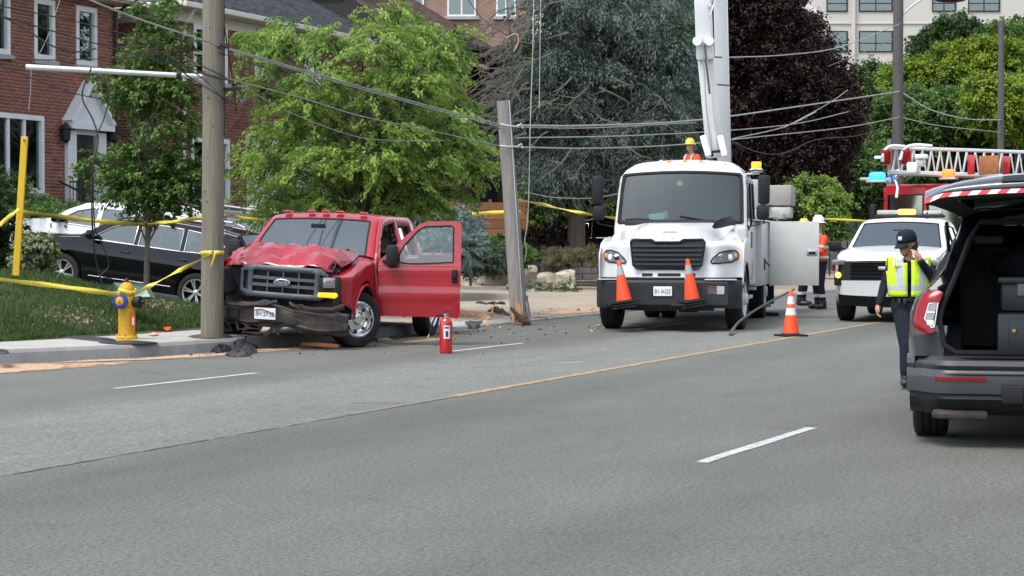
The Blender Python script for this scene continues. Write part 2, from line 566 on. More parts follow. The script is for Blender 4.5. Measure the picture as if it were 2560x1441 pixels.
  if rnd is not None:
   ca = me.color_attributes.new('rnd', 'FLOAT_COLOR', 'POINT')
   ca.data.foreach_set('color', np.repeat([[rnd, rnd, rnd, 1.0]], len(me.vertices), axis=0).ravel())
  me.update()
  o = bpy.data.objects.new(name, me)
  COL.objects.link(o)
  if parent is not None: o.parent = parent
  if solid:
   md = o.modifiers.new('solid', 'SOLIDIFY'); md.thickness = solid; md.offset = -1
  if bev:
   md = o.modifiers.new('bevel', 'BEVEL'); md.width = bev; md.segments = 2; md.limit_method = 'ANGLE'; md.angle_limit = R(40)
  if subd:
   md = o.modifiers.new('subd', 'SUBSURF'); md.levels = subd; md.render_levels = subd
  if kind: o['kind'] = kind
  return o

def np_mesh(name, V, Fq, mat, parent=None, rnd=None, smooth=False, kind=None, nper=4):
 """fast mesh out of numpy arrays (polygons of nper corners); rnd: one value per vertex"""
 me = bpy.data.meshes.new(name)
 nv, nf = len(V), len(Fq)
 me.vertices.add(nv)
 me.vertices.foreach_set('co', np.asarray(V, dtype=np.float32).ravel())
 me.loops.add(nf * nper)
 me.loops.foreach_set('vertex_index', np.asarray(Fq, dtype=np.int32).ravel())
 me.polygons.add(nf)
 me.polygons.foreach_set('loop_start', np.arange(0, nf * nper, nper, dtype=np.int32))
 me.polygons.foreach_set('loop_total', np.full(nf, nper, dtype=np.int32))
 if rnd is not None:
  ca = me.color_attributes.new('rnd', 'FLOAT_COLOR', 'POINT')
  c = np.ones((nv, 4), dtype=np.float32)
  c[:, :3] = np.asarray(rnd, dtype=np.float32)[:, None]
  ca.data.foreach_set('color', c.ravel())
 me.materials.append(MT[mat])
 me.update(calc_edges=True)
 if smooth:
  me.polygons.foreach_set('use_smooth', [True] * nf)
 o = bpy.data.objects.new(name, me)
 COL.objects.link(o)
 if parent is not None: o.parent = parent
 if kind: o['kind'] = kind
 return o

def rnd_unit(n):
 v = RNG.normal(size=(n, 3))
 return v / np.linalg.norm(v, axis=1)[:, None]
def leaves(name, C, size, mat, parent=None, D=None, aspect=0.55, up=0.35, kind=None, fold=0.18, droop=0.0, svar=0.35, rnd=None, align=0.6):
 """leaf blades (two triangles folded on the midrib) at the centres C; D = direction in which the leaf points"""
 C = np.asarray(C, dtype=float)
 n = len(C)
 if D is None: D = rnd_unit(n)
 else: D = np.asarray(D) * align + rnd_unit(n) * (1 - align)
 D = D + np.array([0, 0, -droop])
 D /= np.linalg.norm(D, axis=1)[:, None] + 1e-9
 U = rnd_unit(n) * (1 - up) + np.array([0, 0, 1.0]) * up
 S = np.cross(D, U); S /= np.linalg.norm(S, axis=1)[:, None] + 1e-9
 N = np.cross(S, D)
 sz = size * (1 + svar * RNG.uniform(-1, 1, n))[:, None]
 a = C - D * sz * 0.5
 b = C + S * sz * aspect * 0.5 + N * sz * fold * 0.5 - D * sz * 0.05
 c = C + D * sz * 0.5
 d = C - S * sz * aspect * 0.5 + N * sz * fold * 0.5 - D * sz * 0.05
 V = np.stack([a, b, c, d], axis=1).reshape(-1, 3)
 i = np.arange(n)[:, None] * 4
 F = np.concatenate([i + np.array([[0, 1, 2]]), i + np.array([[0, 2, 3]])], axis=1).reshape(-1, 3)
 if rnd is None: rnd = RNG.uniform(0, 1, n)
 return np_mesh(name, V, F, mat, parent, np.repeat(rnd, 4), kind=kind, nper=3)

def catmull(pts, k=6):
 P = [Vector(p) for p in pts]
 P = [P[0] * 2 - P[1]] + P + [P[-1] * 2 - P[-2]]
 out = []
 for i in range(1, len(P) - 2):
  for j in range(k):
   t = j / k
   a, b, c, d = P[i - 1], P[i], P[i + 1], P[i + 2]
   out.append(0.5 * ((2 * b) + (c - a) * t + (2 * a - 5 * b + 4 * c - d) * t * t + (3 * b - a - 3 * c + d) * t ** 3))
 out.append(P[-2])
 return out
def text(body, size, parent, mat, loc, rot, name='lettering', extrude=0.002, ax='CENTER', sx=1.0):
 c = bpy.data.curves.new(name, 'FONT')
 c.body = body; c.size = size; c.extrude = extrude; c.align_x = ax; c.align_y = 'CENTER'
 c.materials.append(MT[mat])
 t = bpy.data.objects.new('tmp', c)
 COL.objects.link(t)
 dg = bpy.context.evaluated_depsgraph_get()
 me = bpy.data.meshes.new_from_object(t.evaluated_get(dg))
 bpy.data.objects.remove(t)
 me.name = name
 if not me.materials: me.materials.append(MT[mat])
 o = bpy.data.objects.new(name, me)
 COL.objects.link(o)
 o.parent = parent; o.location = loc; o.rotation_euler = rot; o.scale = (sx, 1, 1)
 o['kind'] = 'stuff'
 return o
def bool_cut(o, cutter):
 """cuts one closed mesh out of another and bakes the result"""
 md = o.modifiers.new('cut', 'BOOLEAN'); md.operation = 'DIFFERENCE'; md.object = cutter; md.solver = 'EXACT'
 dg = bpy.context.evaluated_depsgraph_get()
 me = bpy.data.meshes.new_from_object(o.evaluated_get(dg))
 o.modifiers.clear(); o.data = me
 bpy.data.objects.remove(cutter)

# ------------------------------------------------------------------ wheels
def make_wheel(parent, loc, r=0.39, w=0.26, rim=0.25, side=1, style='steel', steer=0.0, n=40):
 """a wheel in the thing's own axes: axle along y, outer face towards side*y"""
 wh = bpy.data.objects.new('wheel', None)
 COL.objects.link(wh); wh.parent = parent; wh.location = loc; wh.rotation_euler = (0, 0, steer)
 s = side; h = w / 2
 b = M()
 prof = [(rim, -h * .8), (rim + .02, -h * .95), (r - .07, -h), (r - .02, -h * .92), (r - .004, -h * .78)]
 g = 4
 for i in range(g):
  y0 = -h * .78 + (2 * h * .78) * i / g; y1 = -h * .78 + (2 * h * .78) * (i + 1) / g
  prof += [(r, y0 + .008), (r, y1 - .008)]
  if i < g - 1: prof += [(r - .009, y1 - .005), (r - .009, y1 + .005)]
 prof += [(r - .004, h * .78), (r - .02, h * .92), (r - .07, h), (rim + .03, h * .95), (rim, h * .85)]
 b.lathe(prof, axis='y', n=n)
 b.build('tyre', 'tyre', wh, smooth=30)
 q = M()
 if style == 'steel':      # chromed steel wheel with round holes near the edge and a hub cap
  q.lathe([(rim + .012, h * .80 * s), (rim + .018, h * .93 * s), (rim - .004, h * .97 * s), (rim - .02, h * .82 * s), (rim - .045, h * .42 * s), (rim * .70, h * .30 * s), (rim * .62, h * .55 * s), (rim * .40, h * .62 * s), (0.001, h * .62 * s)], axis='y', n=n, mi=0)
  for k in range(8):
   a = 2 * PI * k / 8
   c = (math.cos(a) * rim * .76, h * .40 * s, math.sin(a) * rim * .76)
   q.ball(c, rim * .105, 10, 1, sc=(1, .35, 1))
  q.lathe([(rim * .37, h * .6 * s), (rim * .34, h * .92 * s), (rim * .27, h * 1.02 * s), (0.001, h * 1.04 * s)], axis='y', n=20, mi=0)
  for k in range(8):
   a = 2 * PI * (k + .5) / 8
   q.cyl((math.cos(a) * rim * .49, h * .6 * s, math.sin(a) * rim * .49), (math.cos(a) * rim * .49, h * .72 * s, math.sin(a) * rim * .49), .011, n=6, mi=0)
  q.build('rim', ['chrome', 'black plastic'], wh, smooth=30)
 elif style == 'truck':
  q.lathe([(rim + .01, h * .85 * s), (rim, h * .95 * s), (rim - .03, h * .5 * s), (rim * .8, -h * .1 * s), (rim * .72, h * .35 * s), (rim * .45, h * .55 * s), (rim * .38, h * .62 * s), (rim * .36, h * 1.15 * s), (rim * .25, h * 1.3 * s), (.001, h * 1.3 * s)], axis='y', n=n, mi=0)
  for k in range(10):
   a = 2 * PI * k / 10
   q.cyl((math.cos(a) * rim * .56, h * .4 * s, math.sin(a) * rim * .56), (math.cos(a) * rim * .56, h * .72 * s, math.sin(a) * rim * .56), .018, n=6, mi=0)
   q.ball((math.cos(a + .3) * rim * .78, h * .12 * s, math.sin(a + .3) * rim * .78), .032, 8, 1, sc=(1, .3, 1))
  q.build('rim', ['white paint', 'black plastic'], wh, smooth=30)
 else:                     # alloy spokes
  q.lathe([(rim + .01, h * .85 * s), (rim, h * .95 * s), (rim - .025, h * .75 * s), (rim - .03, -h * .2 * s), (rim * .3, -h * .15 * s), (.001, -h * .15 * s)], axis='y', n=n, mi=1)
  q.lathe([(rim + .012, h * .84 * s), (rim + .004, h * .97 * s), (rim - .02, h * .9 * s), (rim - .022, h * .7 * s)], axis='y', n=n, mi=0)
  q.lathe([(rim * .24, h * .2 * s), (rim * .24, h * .75 * s), (rim * .18, h * .82 * s), (.001, h * .82 * s)], axis='y', n=16, mi=0)
  for k in range(6):
   for da in (-.13, .13):
    a = 2 * PI * k / 6 + .2
    q.bar((math.cos(a) * rim * .15, h * .72 * s, math.sin(a) * rim * .15), (math.cos(a + da) * (rim - .01), h * .84 * s, math.sin(a + da) * (rim - .01)), rim * .10, .02, up=(0, 1, 0), mi=0)
  q.build('rim', ['steel', 'black plastic'], wh, smooth=30)
 return wh

# ------------------------------------------------------------------ brick walls
def wall_bricks(parent, O, ax, length, z0, z1, openings, mat, mortar, bw=0.215, bh=0.065, joint=0.010, indiv=300, seed=1, near=None, z_top=None):
 """bricks standing proud of a mortar face. O = start, ax = unit direction; openings (a0, a1, z0, z1); z_top(a) = sloping top"""
 rr = random.Random(seed)
 ax = Vector(ax).normalized()
 out = Vector((ax.y, -ax.x, 0))
 cam0 = Vector((0, 0, CAMH))
 if out.dot(cam0 - (Vector(O) + ax * length / 2)) < 0: out = -out
 m = M()
 holes = [[(a0, b0), (a1, b0), (a1, b1), (a0, b1)] for a0, a1, b0, b1 in openings]
 top = [(length, z1), (0, z1)] if z_top is None else [(length, z_top(length)), (length / 2, z_top(length / 2)), (0, z_top(0))]
 m.panel([(0, z0), (length, z0)] + top, holes, 0.8, lambda a, z: tuple(Vector(O) + ax * a + Vector((0, 0, z))))
 m.build('mortar', mortar, parent, smooth=0)
 rows = int((z1 - z0) / (bh + joint))
 cells = []
 pw = bw + joint
 for r_ in range(rows):
  zb = z0 + r_ * (bh + joint)
  a = -0.5 * pw if r_ % 2 else 0.0
  zt = zb + bh
  segs = [(0.0, length)]
  for (a0, a1, b0, b1) in openings:
   if zt > b0 + .01 and zb < b1 - .01:
    ns = []
    for (p, q) in segs:
     if a1 <= p or a0 >= q: ns.append((p, q)); continue
     if a0 > p: ns.append((p, a0))
     if a1 < q: ns.append((a1, q))
    segs = ns
  while a < length:
   for (p, q) in segs:
    lo, hi = max(a, p), min(a + bw, q)
    if hi - lo > 0.035 and (z_top is None or zt < z_top((lo + hi) / 2) - .01):
     cells.append((lo, hi, zb, zt))
   a += pw
 key = near or (lambda c: (Vector(O) + ax * c[0]).length)
 full = sorted([i for i, c in enumerate(cells) if abs(c[1] - c[0] - bw) < 1e-4], key=lambda i: key(cells[i]))[:indiv]
 fullset = set(full)
 V = []; F = []; RN = []
 def brickverts(lo, hi, zb, zt, pr, P0, axv, outv):
  base = [P0 + axv * lo + Vector((0, 0, zb)), P0 + axv * hi + Vector((0, 0, zb)), P0 + axv * hi + Vector((0, 0, zt)), P0 + axv * lo + Vector((0, 0, zt))]
  b = .004
  fr = [P0 + axv * (lo + b) + Vector((0, 0, zb + b)) + outv * pr, P0 + axv * (hi - b) + Vector((0, 0, zb + b)) + outv * pr,
    P0 + axv * (hi - b) + Vector((0, 0, zt - b)) + outv * pr, P0 + axv * (lo + b) + Vector((0, 0, zt - b)) + outv * pr]
  return base + fr
 BF = [(4, 5, 6, 7), (0, 1, 5, 4), (1, 2, 6, 5), (2, 3, 7, 6), (3, 0, 4, 7)]
 P0 = Vector(O)
 for i, c in enumerate(cells):
  if i in fullset: continue
  b = len(V)
  V.extend([tuple(p) for p in brickverts(c[0], c[1], c[2], c[3], .008 + rr.uniform(0, .005), P0, ax, out)])
  F.extend([tuple(b + k for k in f) for f in BF])
  RN.extend([brick_tone(rr)] * 8)
 if V: np_mesh('brickwork', V, F, mat, parent, RN, kind='stuff')
 # the bricks built one by one share a few meshes
 meshes = []
 for k in range(8):
  vv = brickverts(0, bw, 0, bh, .009 + k * .0007, Vector((0, 0, 0)), ax, out)
  o = np_mesh('brick', [tuple(p) for p in vv], BF, mat, None, [brick_tone(rr)] * 8)
  meshes.append(o.data); bpy.data.objects.remove(o)
 for i in full:
  c = cells[i]
  o = bpy.data.objects.new('brick', meshes[rr.randrange(8)])
  COL.objects.link(o); o.parent = parent
  o.location = P0 + ax * c[0] + Vector((0, 0, c[2]))
def brick_tone(rr):
 return rr.choice([0.62, 0.8, 0.9, 1.0, 1.0, 1.1, 1.2, 1.35])
# ------------------------------------------------------------------ asphalt (local x along the road, local y across)
def asphalt_mat():
 m, n, out = nt('asphalt')
 b = n.nodes.new('ShaderNodeBsdfPrincipled')
 b.inputs['Roughness'].default_value = 0.82
 b.inputs['Specular IOR Level'].default_value = 0.4
 L = n.links.new
 tc = n.nodes.new('ShaderNodeTexCoord')
 sp = n.nodes.new('ShaderNodeSeparateXYZ')
 L(tc.outputs['Object'], sp.inputs[0])
 def noise_(sc, det=4, rough=.6, vec=None, st=None):
  t = n.nodes.new('ShaderNodeTexNoise')
  t.inputs['Scale'].default_value = sc; t.inputs['Detail'].default_value = det; t.inputs['Roughness'].default_value = rough
  if st:
   mp = n.nodes.new('ShaderNodeMapping'); mp.inputs['Scale'].default_value = st
   L(tc.outputs['Object'], mp.inputs['Vector']); L(mp.outputs[0], t.inputs['Vector'])
  else:
   L(tc.outputs['Object'], t.inputs['Vector'])
  return t.outputs['Fac']
 def ramp(x, p0, p1, c0, c1):
  r = n.nodes.new('ShaderNodeValToRGB')
  r.color_ramp.elements[0].position = p0; r.color_ramp.elements[1].position = p1
  r.color_ramp.elements[0].color = c0; r.color_ramp.elements[1].color = c1
  L(x, r.inputs['Fac']); return r.outputs['Color']
 def mix(a, bb, f, mode='MIX'):
  x = n.nodes.new('ShaderNodeMixRGB'); x.blend_type = mode
  for sock, val in ((x.inputs['Fac'], f), (x.inputs['Color1'], a), (x.inputs['Color2'], bb)):
   if isinstance(val, (int, float)): sock.default_value = val
   elif isinstance(val, tuple): sock.default_value = val
   else: L(val, sock)
  return x.outputs[0]
 def g(v): return (v * .995, v * 1.0, v * .975, 1)
 def mth(op, a, bb=None, c=None):
  x = n.nodes.new('ShaderNodeMath'); x.operation = op
  for i, val in enumerate((a, bb, c)):
   if val is None: continue
   if isinstance(val, (int, float)): x.inputs[i].default_value = val
   else: L(val, x.inputs[i])
  return x.outputs[0]
 # smoother dark mix near the camera side
 fine = ramp(noise_(34, 7, .88), .40, .62, g(.050), g(.185))
 fine = mix(fine, ramp(noise_(170, 2, .6), .3, .75, g(.35), g(1.85)), 1.0, 'MULTIPLY')
 # coarse worn surface with pale stones in the second lane
 vo = n.nodes.new('ShaderNodeTexVoronoi'); vo.inputs['Scale'].default_value = 42
 L(tc.outputs['Object'], vo.inputs['Vector'])
 stone = ramp(vo.outputs['Color'], .25, .9, g(.07), g(.36))
 coarse = mix(ramp(noise_(60, 4, .8), .3, .7, g(.075), g(.25)), stone, .5)
 # the old lane lies between the centre seam and the line; edges wander a little
 wob = mth('MULTIPLY', mth('SUBTRACT', noise_(.6, 3), .5), .9)
 y = mth('ADD', sp.outputs['Y'], wob)
 ml = n.nodes.new('ShaderNodeMapRange'); ml.interpolation_type = 'SMOOTHSTEP'
 ml.inputs['From Min'].default_value = 10.3; ml.inputs['From Max'].default_value = 11.5
 ml.inputs['To Min'].default_value = 1; ml.inputs['To Max'].default_value = 0.12
 L(y, ml.inputs['Value'])
 edge = mth('GREATER_THAN', sp.outputs['Y'], 7.93)
 lane = mth('MULTIPLY', mth('MULTIPLY', ml.outputs[0], edge), .60)
 base = mix(fine, coarse, lane)
 # wheel tracks, stains and large soft patches
 big = ramp(noise_(.22, 5, .6, st=(.35, 1, 1)), .3, .72, g(.84), g(1.14))
 base = mix(base, big, 1.0, 'MULTIPLY')
 med = ramp(noise_(1.6, 5, .65, st=(.4, 1, 1)), .3, .75, g(.88), g(1.1))
 base = mix(base, med, 1.0, 'MULTIPLY')
 # sparse dark and pale flecks
 fl = ramp(noise_(9, 3, .9), .70, .74, (0, 0, 0, 1), (1, 1, 1, 1))
 base = mix(base, g(.055), mth('MULTIPLY', fl, .35))
 v2 = n.nodes.new('ShaderNodeTexVoronoi'); v2.feature = 'DISTANCE_TO_EDGE'; v2.inputs['Scale'].default_value = .42
 wv = n.nodes.new('ShaderNodeVectorMath'); wv.operation = 'ADD'
 nz = n.nodes.new('ShaderNodeTexNoise'); nz.inputs['Scale'].default_value = 1.3; nz.inputs['Detail'].default_value = 6
 L(tc.outputs['Object'], nz.inputs['Vector']); L(tc.outputs['Object'], wv.inputs[0]); L(nz.outputs['Color'], wv.inputs[1]); L(wv.outputs[0], v2.inputs['Vector'])
 crack = ramp(v2.outputs['Distance'], .002, .007, (1, 1, 1, 1), (0, 0, 0, 1))
 cm_ = ramp(noise_(.35, 3), .45, .55, (0, 0, 0, 1), (1, 1, 1, 1))
 base = mix(base, g(.045), mth('MULTIPLY', mth('MULTIPLY', crack, cm_), .38))
 # darker band where tyres run and drips fall, along each lane
 trk = ramp(mth('PINGPONG', mth('ADD', sp.outputs['Y'], mth('MULTIPLY', noise_(.3, 2), .5)), 1.85), .25, .75, g(.90), g(1.06))
 base = mix(base, trk, 1.0, 'MULTIPLY')
 L(base, b.inputs['Base Color'])
 bp = n.nodes.new('ShaderNodeBump'); bp.inputs['Strength'].default_value = .55; bp.inputs['Distance'].default_value = .012
 L(mth('ADD', noise_(75, 5, .8), mth('MULTIPLY', vo.outputs['Distance'], .5)), bp.inputs['Height'])
 L(bp.outputs[0], b.inputs['Normal'])
 L(b.outputs[0], out.inputs['Surface'])
 MT['asphalt'] = m
asphalt_mat()
def worn_paint(name, col, lo=.42, hi=.52, sc=14):
 """road paint worn through to the asphalt here and there"""
 m, n, out = nt(name)
 b = n.nodes.new('ShaderNodeBsdfPrincipled'); b.inputs['Roughness'].default_value = .7
 tc = n.nodes.new('ShaderNodeTexCoord')
 t = n.nodes.new('ShaderNodeTexNoise'); t.inputs['Scale'].default_value = sc; t.inputs['Detail'].default_value = 8; t.inputs['Roughness'].default_value = .8
 n.links.new(tc.outputs['Object'], t.inputs['Vector'])
 r = n.nodes.new('ShaderNodeValToRGB')
 r.color_ramp.elements[0].position = lo; r.color_ramp.elements[1].position = hi
 r.color_ramp.elements[0].color = (.12, .12, .12, 1); r.color_ramp.elements[1].color = lin(col)
 n.links.new(t.outputs['Fac'], r.inputs['Fac'])
 n.links.new(r.outputs[0], b.inputs['Base Color'])
 n.links.new(b.outputs[0], out.inputs['Surface'])
 MT[name] = m
worn_paint('line white', (.44, .45, .44), .36, .50)
worn_paint('line yellow', (.46, .28, .07), .42, .58, 9)
worn_paint('line yellow faint', (.24, .18, .08), .46, .62)
pm('old asphalt', (0.06, 0.06, 0.062), 0.85, var=.25, vscale=2, bump=.4, bscale=60)
pm('seam tar', (0.035, 0.035, 0.036), 0.6)

ROADROT = math.atan2(RD.y, RD.x)
def road_obj(o):
 o.rotation_euler = (0, 0, ROADROT)
 return o
KERB = [(-60, 16.0), (12, 15.95), (18.5, 15.85), (20.6, 15.5), (21.6, 15.0), (22.6, 14.45), (24, 14.15), (26, 14.0), (30, 13.8), (36, 13.95), (60, 14), (300, 14)]
def kerb_n(s):
 for (a, b), (c, d) in zip(KERB, KERB[1:]):
  if s <= c: return b + (d - b) * (s - a) / (c - a)
 return KERB[-1][1]

m = M()
m.grid(lambda i, j: (-1500 + 3000 * i, -1500 + 3000 * j, -0.03), 4, 4)
tag(m.build('ground', 'earth green', smooth=0), kind='structure')
m = M()
ss = [-60, -20, 0, 10] + [12 + .5 * i for i in range(50)] + [40, 60, 100, 200, 300]
m.loft([[(s, -2.0, 0.0), (s, 6, 0.0), (s, kerb_n(s), 0.0)] for s in ss], closed=False)
road = tag(road_obj(m.build('road', 'asphalt', smooth=0)), kind='structure')

def strip(name, s0, s1, n0, n1, w, mat, z=0.004, label=None):
 k = max(1, int(abs(s1 - s0) / .4))
 mm = M()
 rr = random.Random(int(s0 * 10))
 mm.loft([[(s0 + (s1 - s0) * i / k, n0 + (n1 - n0) * i / k - w / 2 + rr.uniform(-.006, .006), z), (s0 + (s1 - s0) * i / k, n0 + (n1 - n0) * i / k + w / 2 + rr.uniform(-.006, .006), z)] for i in range(k + 1)], closed=False)
 o = mm.build(name, mat, road, smooth=0)
 if label: o['label'] = label
 return o
strip('lane_dash', 17.9, 20.6, 11.55, 11.42, .10, 'line white')
strip('lane_dash', 25.2, 28.0, 11.22, 11.14, .10, 'line white')
strip('lane_dash', 33, 36, 11.1, 11.1, .10, 'line white')
strip('lane_dash', 13.42, 16.25, 4.05, 3.99, .095, 'line white')
strip('lane_dash', 22.4, 25.4, 3.95, 3.95, .11, 'line white')
strip('lane_dash', 31.4, 34.4, 3.95, 3.95, .11, 'line white')
strip('centre_line', 18.2, 120, 7.97, 7.99, .125, 'line yellow')
strip('centre_line', 16.0, 18.2, 7.97, 7.97, .09, 'line yellow faint')
strip('paint_mark', 23.6, 24.0, 8.9, 8.75, .07, 'line white')
# seam crack along the middle of the road
mm = M(); rr = random.Random(4); pts = []
for i in range(120):
 s = 4 + i * .12
 pts.append([(s, 7.93 + rr.uniform(-.012, .012) - .008, .003), (s, 7.93 + rr.uniform(-.012, .012) + .012, .003)])
mm.loft(pts, closed=False)
mm.build('seam', 'seam tar', road, smooth=0)
# grey line of an old joint across the coarse lane
mm = M()
p0, p1 = G(880, 1009), G(1075, 1009)
q0, q1 = toSN(p0), toSN(p1)
mm.loft([[(q0[0], q0[1], .003), (q0[0] + .02, q0[1] + .01, .003)], [(q1[0], q1[1], .003), (q1[0] + .02, q1[1] + .01, .003)]], closed=False)
mm.build('joint', 'seam tar', road, smooth=0)

# ------------------------------------------------------------------ kerb, pavement
def kerb_h(s):      # dropped kerb at the driveways past the broken pole
 if s < 30.5: return .16
 if s < 32: return .16 - .12 * (s - 30.5) / 1.5
 return .04
kb = thing('kerb', None, None); kb['kind'] = 'structure'
cuts = [-60, 12, 15, 18] + [20.3, 22.7, 25.1, 27.5, 29.9, 32.3, 36, 40, 44, 50, 60, 100, 300]
for a, b in zip(cuts, cuts[1:]):
 k = max(1, int((b - a) / .4)) if b < 70 else 2
 mm = M()
 rings = []
 g0 = .006
 for i in range(k + 1):
  s = a + g0 + (b - a - 2 * g0) * i / k
  n_, h_ = kerb_n(s), kerb_h(s)
  rings.append([SN(s, n_ - .03, -.05), SN(s, n_, h_ * .75), SN(s, n_ + .03, h_), SN(s, n_ + .16, h_), SN(s, n_ + .16, -.05)])
 mm.loft(rings)
 mm.build('kerbstone', 'kerb concrete', kb, smooth=0)
pv = thing('pavement', None, None); pv['kind'] = 'structure'
PW = 1.75
s = 10.0
rr = random.Random(2)
while s < 34:
 e = s + 1.5
 mm = M(); g0 = .008; rings = []
 dz = rr.uniform(-.004, .004)
 for i in range(4):
  q = s + g0 + (1.5 - 2 * g0) * i / 3
  n_, h_ = kerb_n(q), kerb_h(q)
  rings.append([SN(q, n_ + .17, h_ - .1), SN(q, n_ + .17, h_ + .001 + dz), SN(q, n_ + PW, h_ + .015 + dz), SN(q, n_ + PW, h_ - .1)])
 mm.loft(rings)
 mm.build('paving_slab', 'concrete', pv, smooth=0)
 s = e
# the bed under the slabs and the far pavement as one piece
mm = M()
mm.loft([[SN(q, kerb_n(q) + .1, max(.02, kerb_h(q) - .03)), SN(q, kerb_n(q) + PW + .1, max(.02, kerb_h(q) - .03))] for q in [-60] + [10 + .5 * i for i in range(50)]], closed=False)
mm.build('bed', 'soil', pv, smooth=0)

# ------------------------------------------------------------------ front yards
def sm(x, a, b):
 t = min(1, max(0, (x - a) / (b - a)))
 return t * t * (3 - 2 * t)
def yard(s, n):
 hump = .96 - .82 * sm(s, 26.8, 33.0)
 lawn = .16 + (hump - .16) * min(1, max(0, (n - 16.5) / 2.7)) ** .85 + (.9 * sm(n, 20, 27) if s < 33 else 0)
 if s < 33 and n > 20: lawn += 0
 drive = .02 + .132 * max(0, n - 20.9)
 if n > 27.2: drive += 1.25 * sm(n, 27.2, 28.9)
 side = .12 + .10 * sm(n, 18, 23) + 1.35 * sm(n, 23.2, 28)
 w1 = sm(s, 31.5, 33.3)
 w2 = sm(s, 47.5, 51)
 z = lawn * (1 - w1) + drive * w1
 z = z * (1 - w2) + side * w2
 return z
def apron_z(s, n):
 k = kerb_n(s) + .17
 far = .09 + (.132 * max(0, n - 20.9) - .07 * sm(n, 17, 20.5) if s < 47.5 else .10 * sm(n, 17, 22))
 if 47.5 <= s < 50: far = .09 + .10 * sm(n, 17, 22)
 return kerb_h(s) + .004 + (far - kerb_h(s)) * sm(n, k, k + 3)
mm = M()
def yf(i, j):
 s, n_ = 4 + 110 * i, 15.7 + 24 * j
 n_ = max(n_, kerb_n(s) + PW)
 z = yard(s, n_)
 if n_ < kerb_n(s) + PW + .01: z = kerb_h(s) - .02
 if s > 32.6 and (n_ < 27.2 if s < 47.5 else n_ < 23.2): z = min(z, apron_z(s, n_) - .10)
 p = SN(s, n_)
 return (p.x, p.y, z + .03 * noise.noise((s * .8, n_ * .8, 0)) * sm(s, 60, 30))
mm.grid(yf, 300, 70)
tag(mm.build('front_yard', 'lawn soil', smooth=60), kind='structure')
# driveways: a paved sheet over the yard
mm = M()
def df(i, j):
 s, n_ = 32.8 + 14.7 * i, 13.9 + 13.2 * j
 n_ = max(kerb_n(s) + .17, n_)
 return tuple(SN(s, n_, apron_z(s, n_)))
mm.grid(df, 30, 30)
tag(mm.build('driveway_apron', 'drive concrete', smooth=60), kind='structure')
mm = M()
mm.grid(lambda i, j: tuple(SN(33.4 + 13.0 * i, 20.8 + 6.4 * j, apron_z(33.4 + 13.0 * i, 20.8 + 6.4 * j) + .006)), 30, 30)
tag(mm.build('driveway', 'old asphalt', smooth=60), kind='structure')
mm = M()
def ef(i, j):
 s, n_ = 47.5 + 60 * i, 14.17 + 9.2 * j
 return tuple(SN(s, n_, apron_z(max(s, 47.51), n_)))
mm.grid(ef, 40, 12)
tag(mm.build('forecourt', 'drive concrete', smooth=60), kind='structure')

# grass blades on the bank
n = 90000
S_ = RNG.uniform(17, 33.6, n); N_ = 16.3 + 6.2 * RNG.uniform(0, 1, n) ** 1.35
keep = np.array([n_ > kerb_n(s) + PW - .05 for s, n_ in zip(S_, N_)])
bare = np.array([noise.noise((s * .9, n_ * .9, 5)) for s, n_ in zip(S_, N_)])
heap = ((S_ - 28.3) / 1.0) ** 2 + ((N_ - 17.6) / .5) ** 2 < 1
edgeb = ((S_ - 25.3) / .7) ** 2 + ((N_ - 17.0) / .4) ** 2 < 1
keep &= ~(heap & (RNG.uniform(size=n) < .8)) & ~(edgeb & (RNG.uniform(size=n) < .7)) & ~((bare > .35) & (RNG.uniform(size=n) < .5))
keep &= RNG.uniform(size=n) < np.clip((33.9 - S_) / 1.5, 0, 1)
S_, N_ = S_[keep], N_[keep]
P = np.array([[*(SN(s, n_).xy), yard(s, n_) + .02] for s, n_ in zip(S_, N_)])
hh = RNG.uniform(.04, .11, len(P)) * (1 + .6 * np.array([noise.noise((s * 1.7, n_ * 1.7, 2)) for s, n_ in zip(S_, N_)]))
w = RNG.uniform(.006, .011, len(P))
an = RNG.uniform(0, PI, len(P))
lean = RNG.normal(0, .03, (len(P), 2))
a = P + np.stack([np.cos(an) * w, np.sin(an) * w, 0 * w], 1)
b = P - np.stack([np.cos(an) * w, np.sin(an) * w, 0 * w], 1)
c = P + np.stack([lean[:, 0], lean[:, 1], hh], 1)
V = np.stack([a, b, c], 1).reshape(-1, 3)
Fq = np.arange(len(V)).reshape(-1, 3)
tone = np.clip(.5 + .5 * np.array([noise.noise((s * .7, n_ * .7, 9)) for s, n_ in zip(S_, N_)]) + RNG.normal(0, .25, len(P)), 0, 1)
tag(np_mesh('grass', V, Fq, 'grass blade', None, np.repeat(tone, 3), nper=3), 'short rough grass on the bank behind the pavement', 'grass', kind='stuff')
# bare earth and dry litter on the bank
cl = []
for _ in range(900):
 s, n_ = random.gauss(28.3, .7), random.gauss(17.7, .35)
 if random.random() < .3: s, n_ = random.gauss(25.3, .5), random.gauss(17.0, .25)
 if n_ < kerb_n(s) + PW + .02 or s > 32: continue
 cl.append((*SN(s, n_).xy, yard(s, n_) + .03 + random.uniform(0, .03)))
tag(leaves('dead_leaves', cl, .07, 'grass tan', None, up=.6, aspect=.5, kind='stuff'), 'dry brown litter lying on the bare patch of the bank', 'dead leaves', kind='stuff')

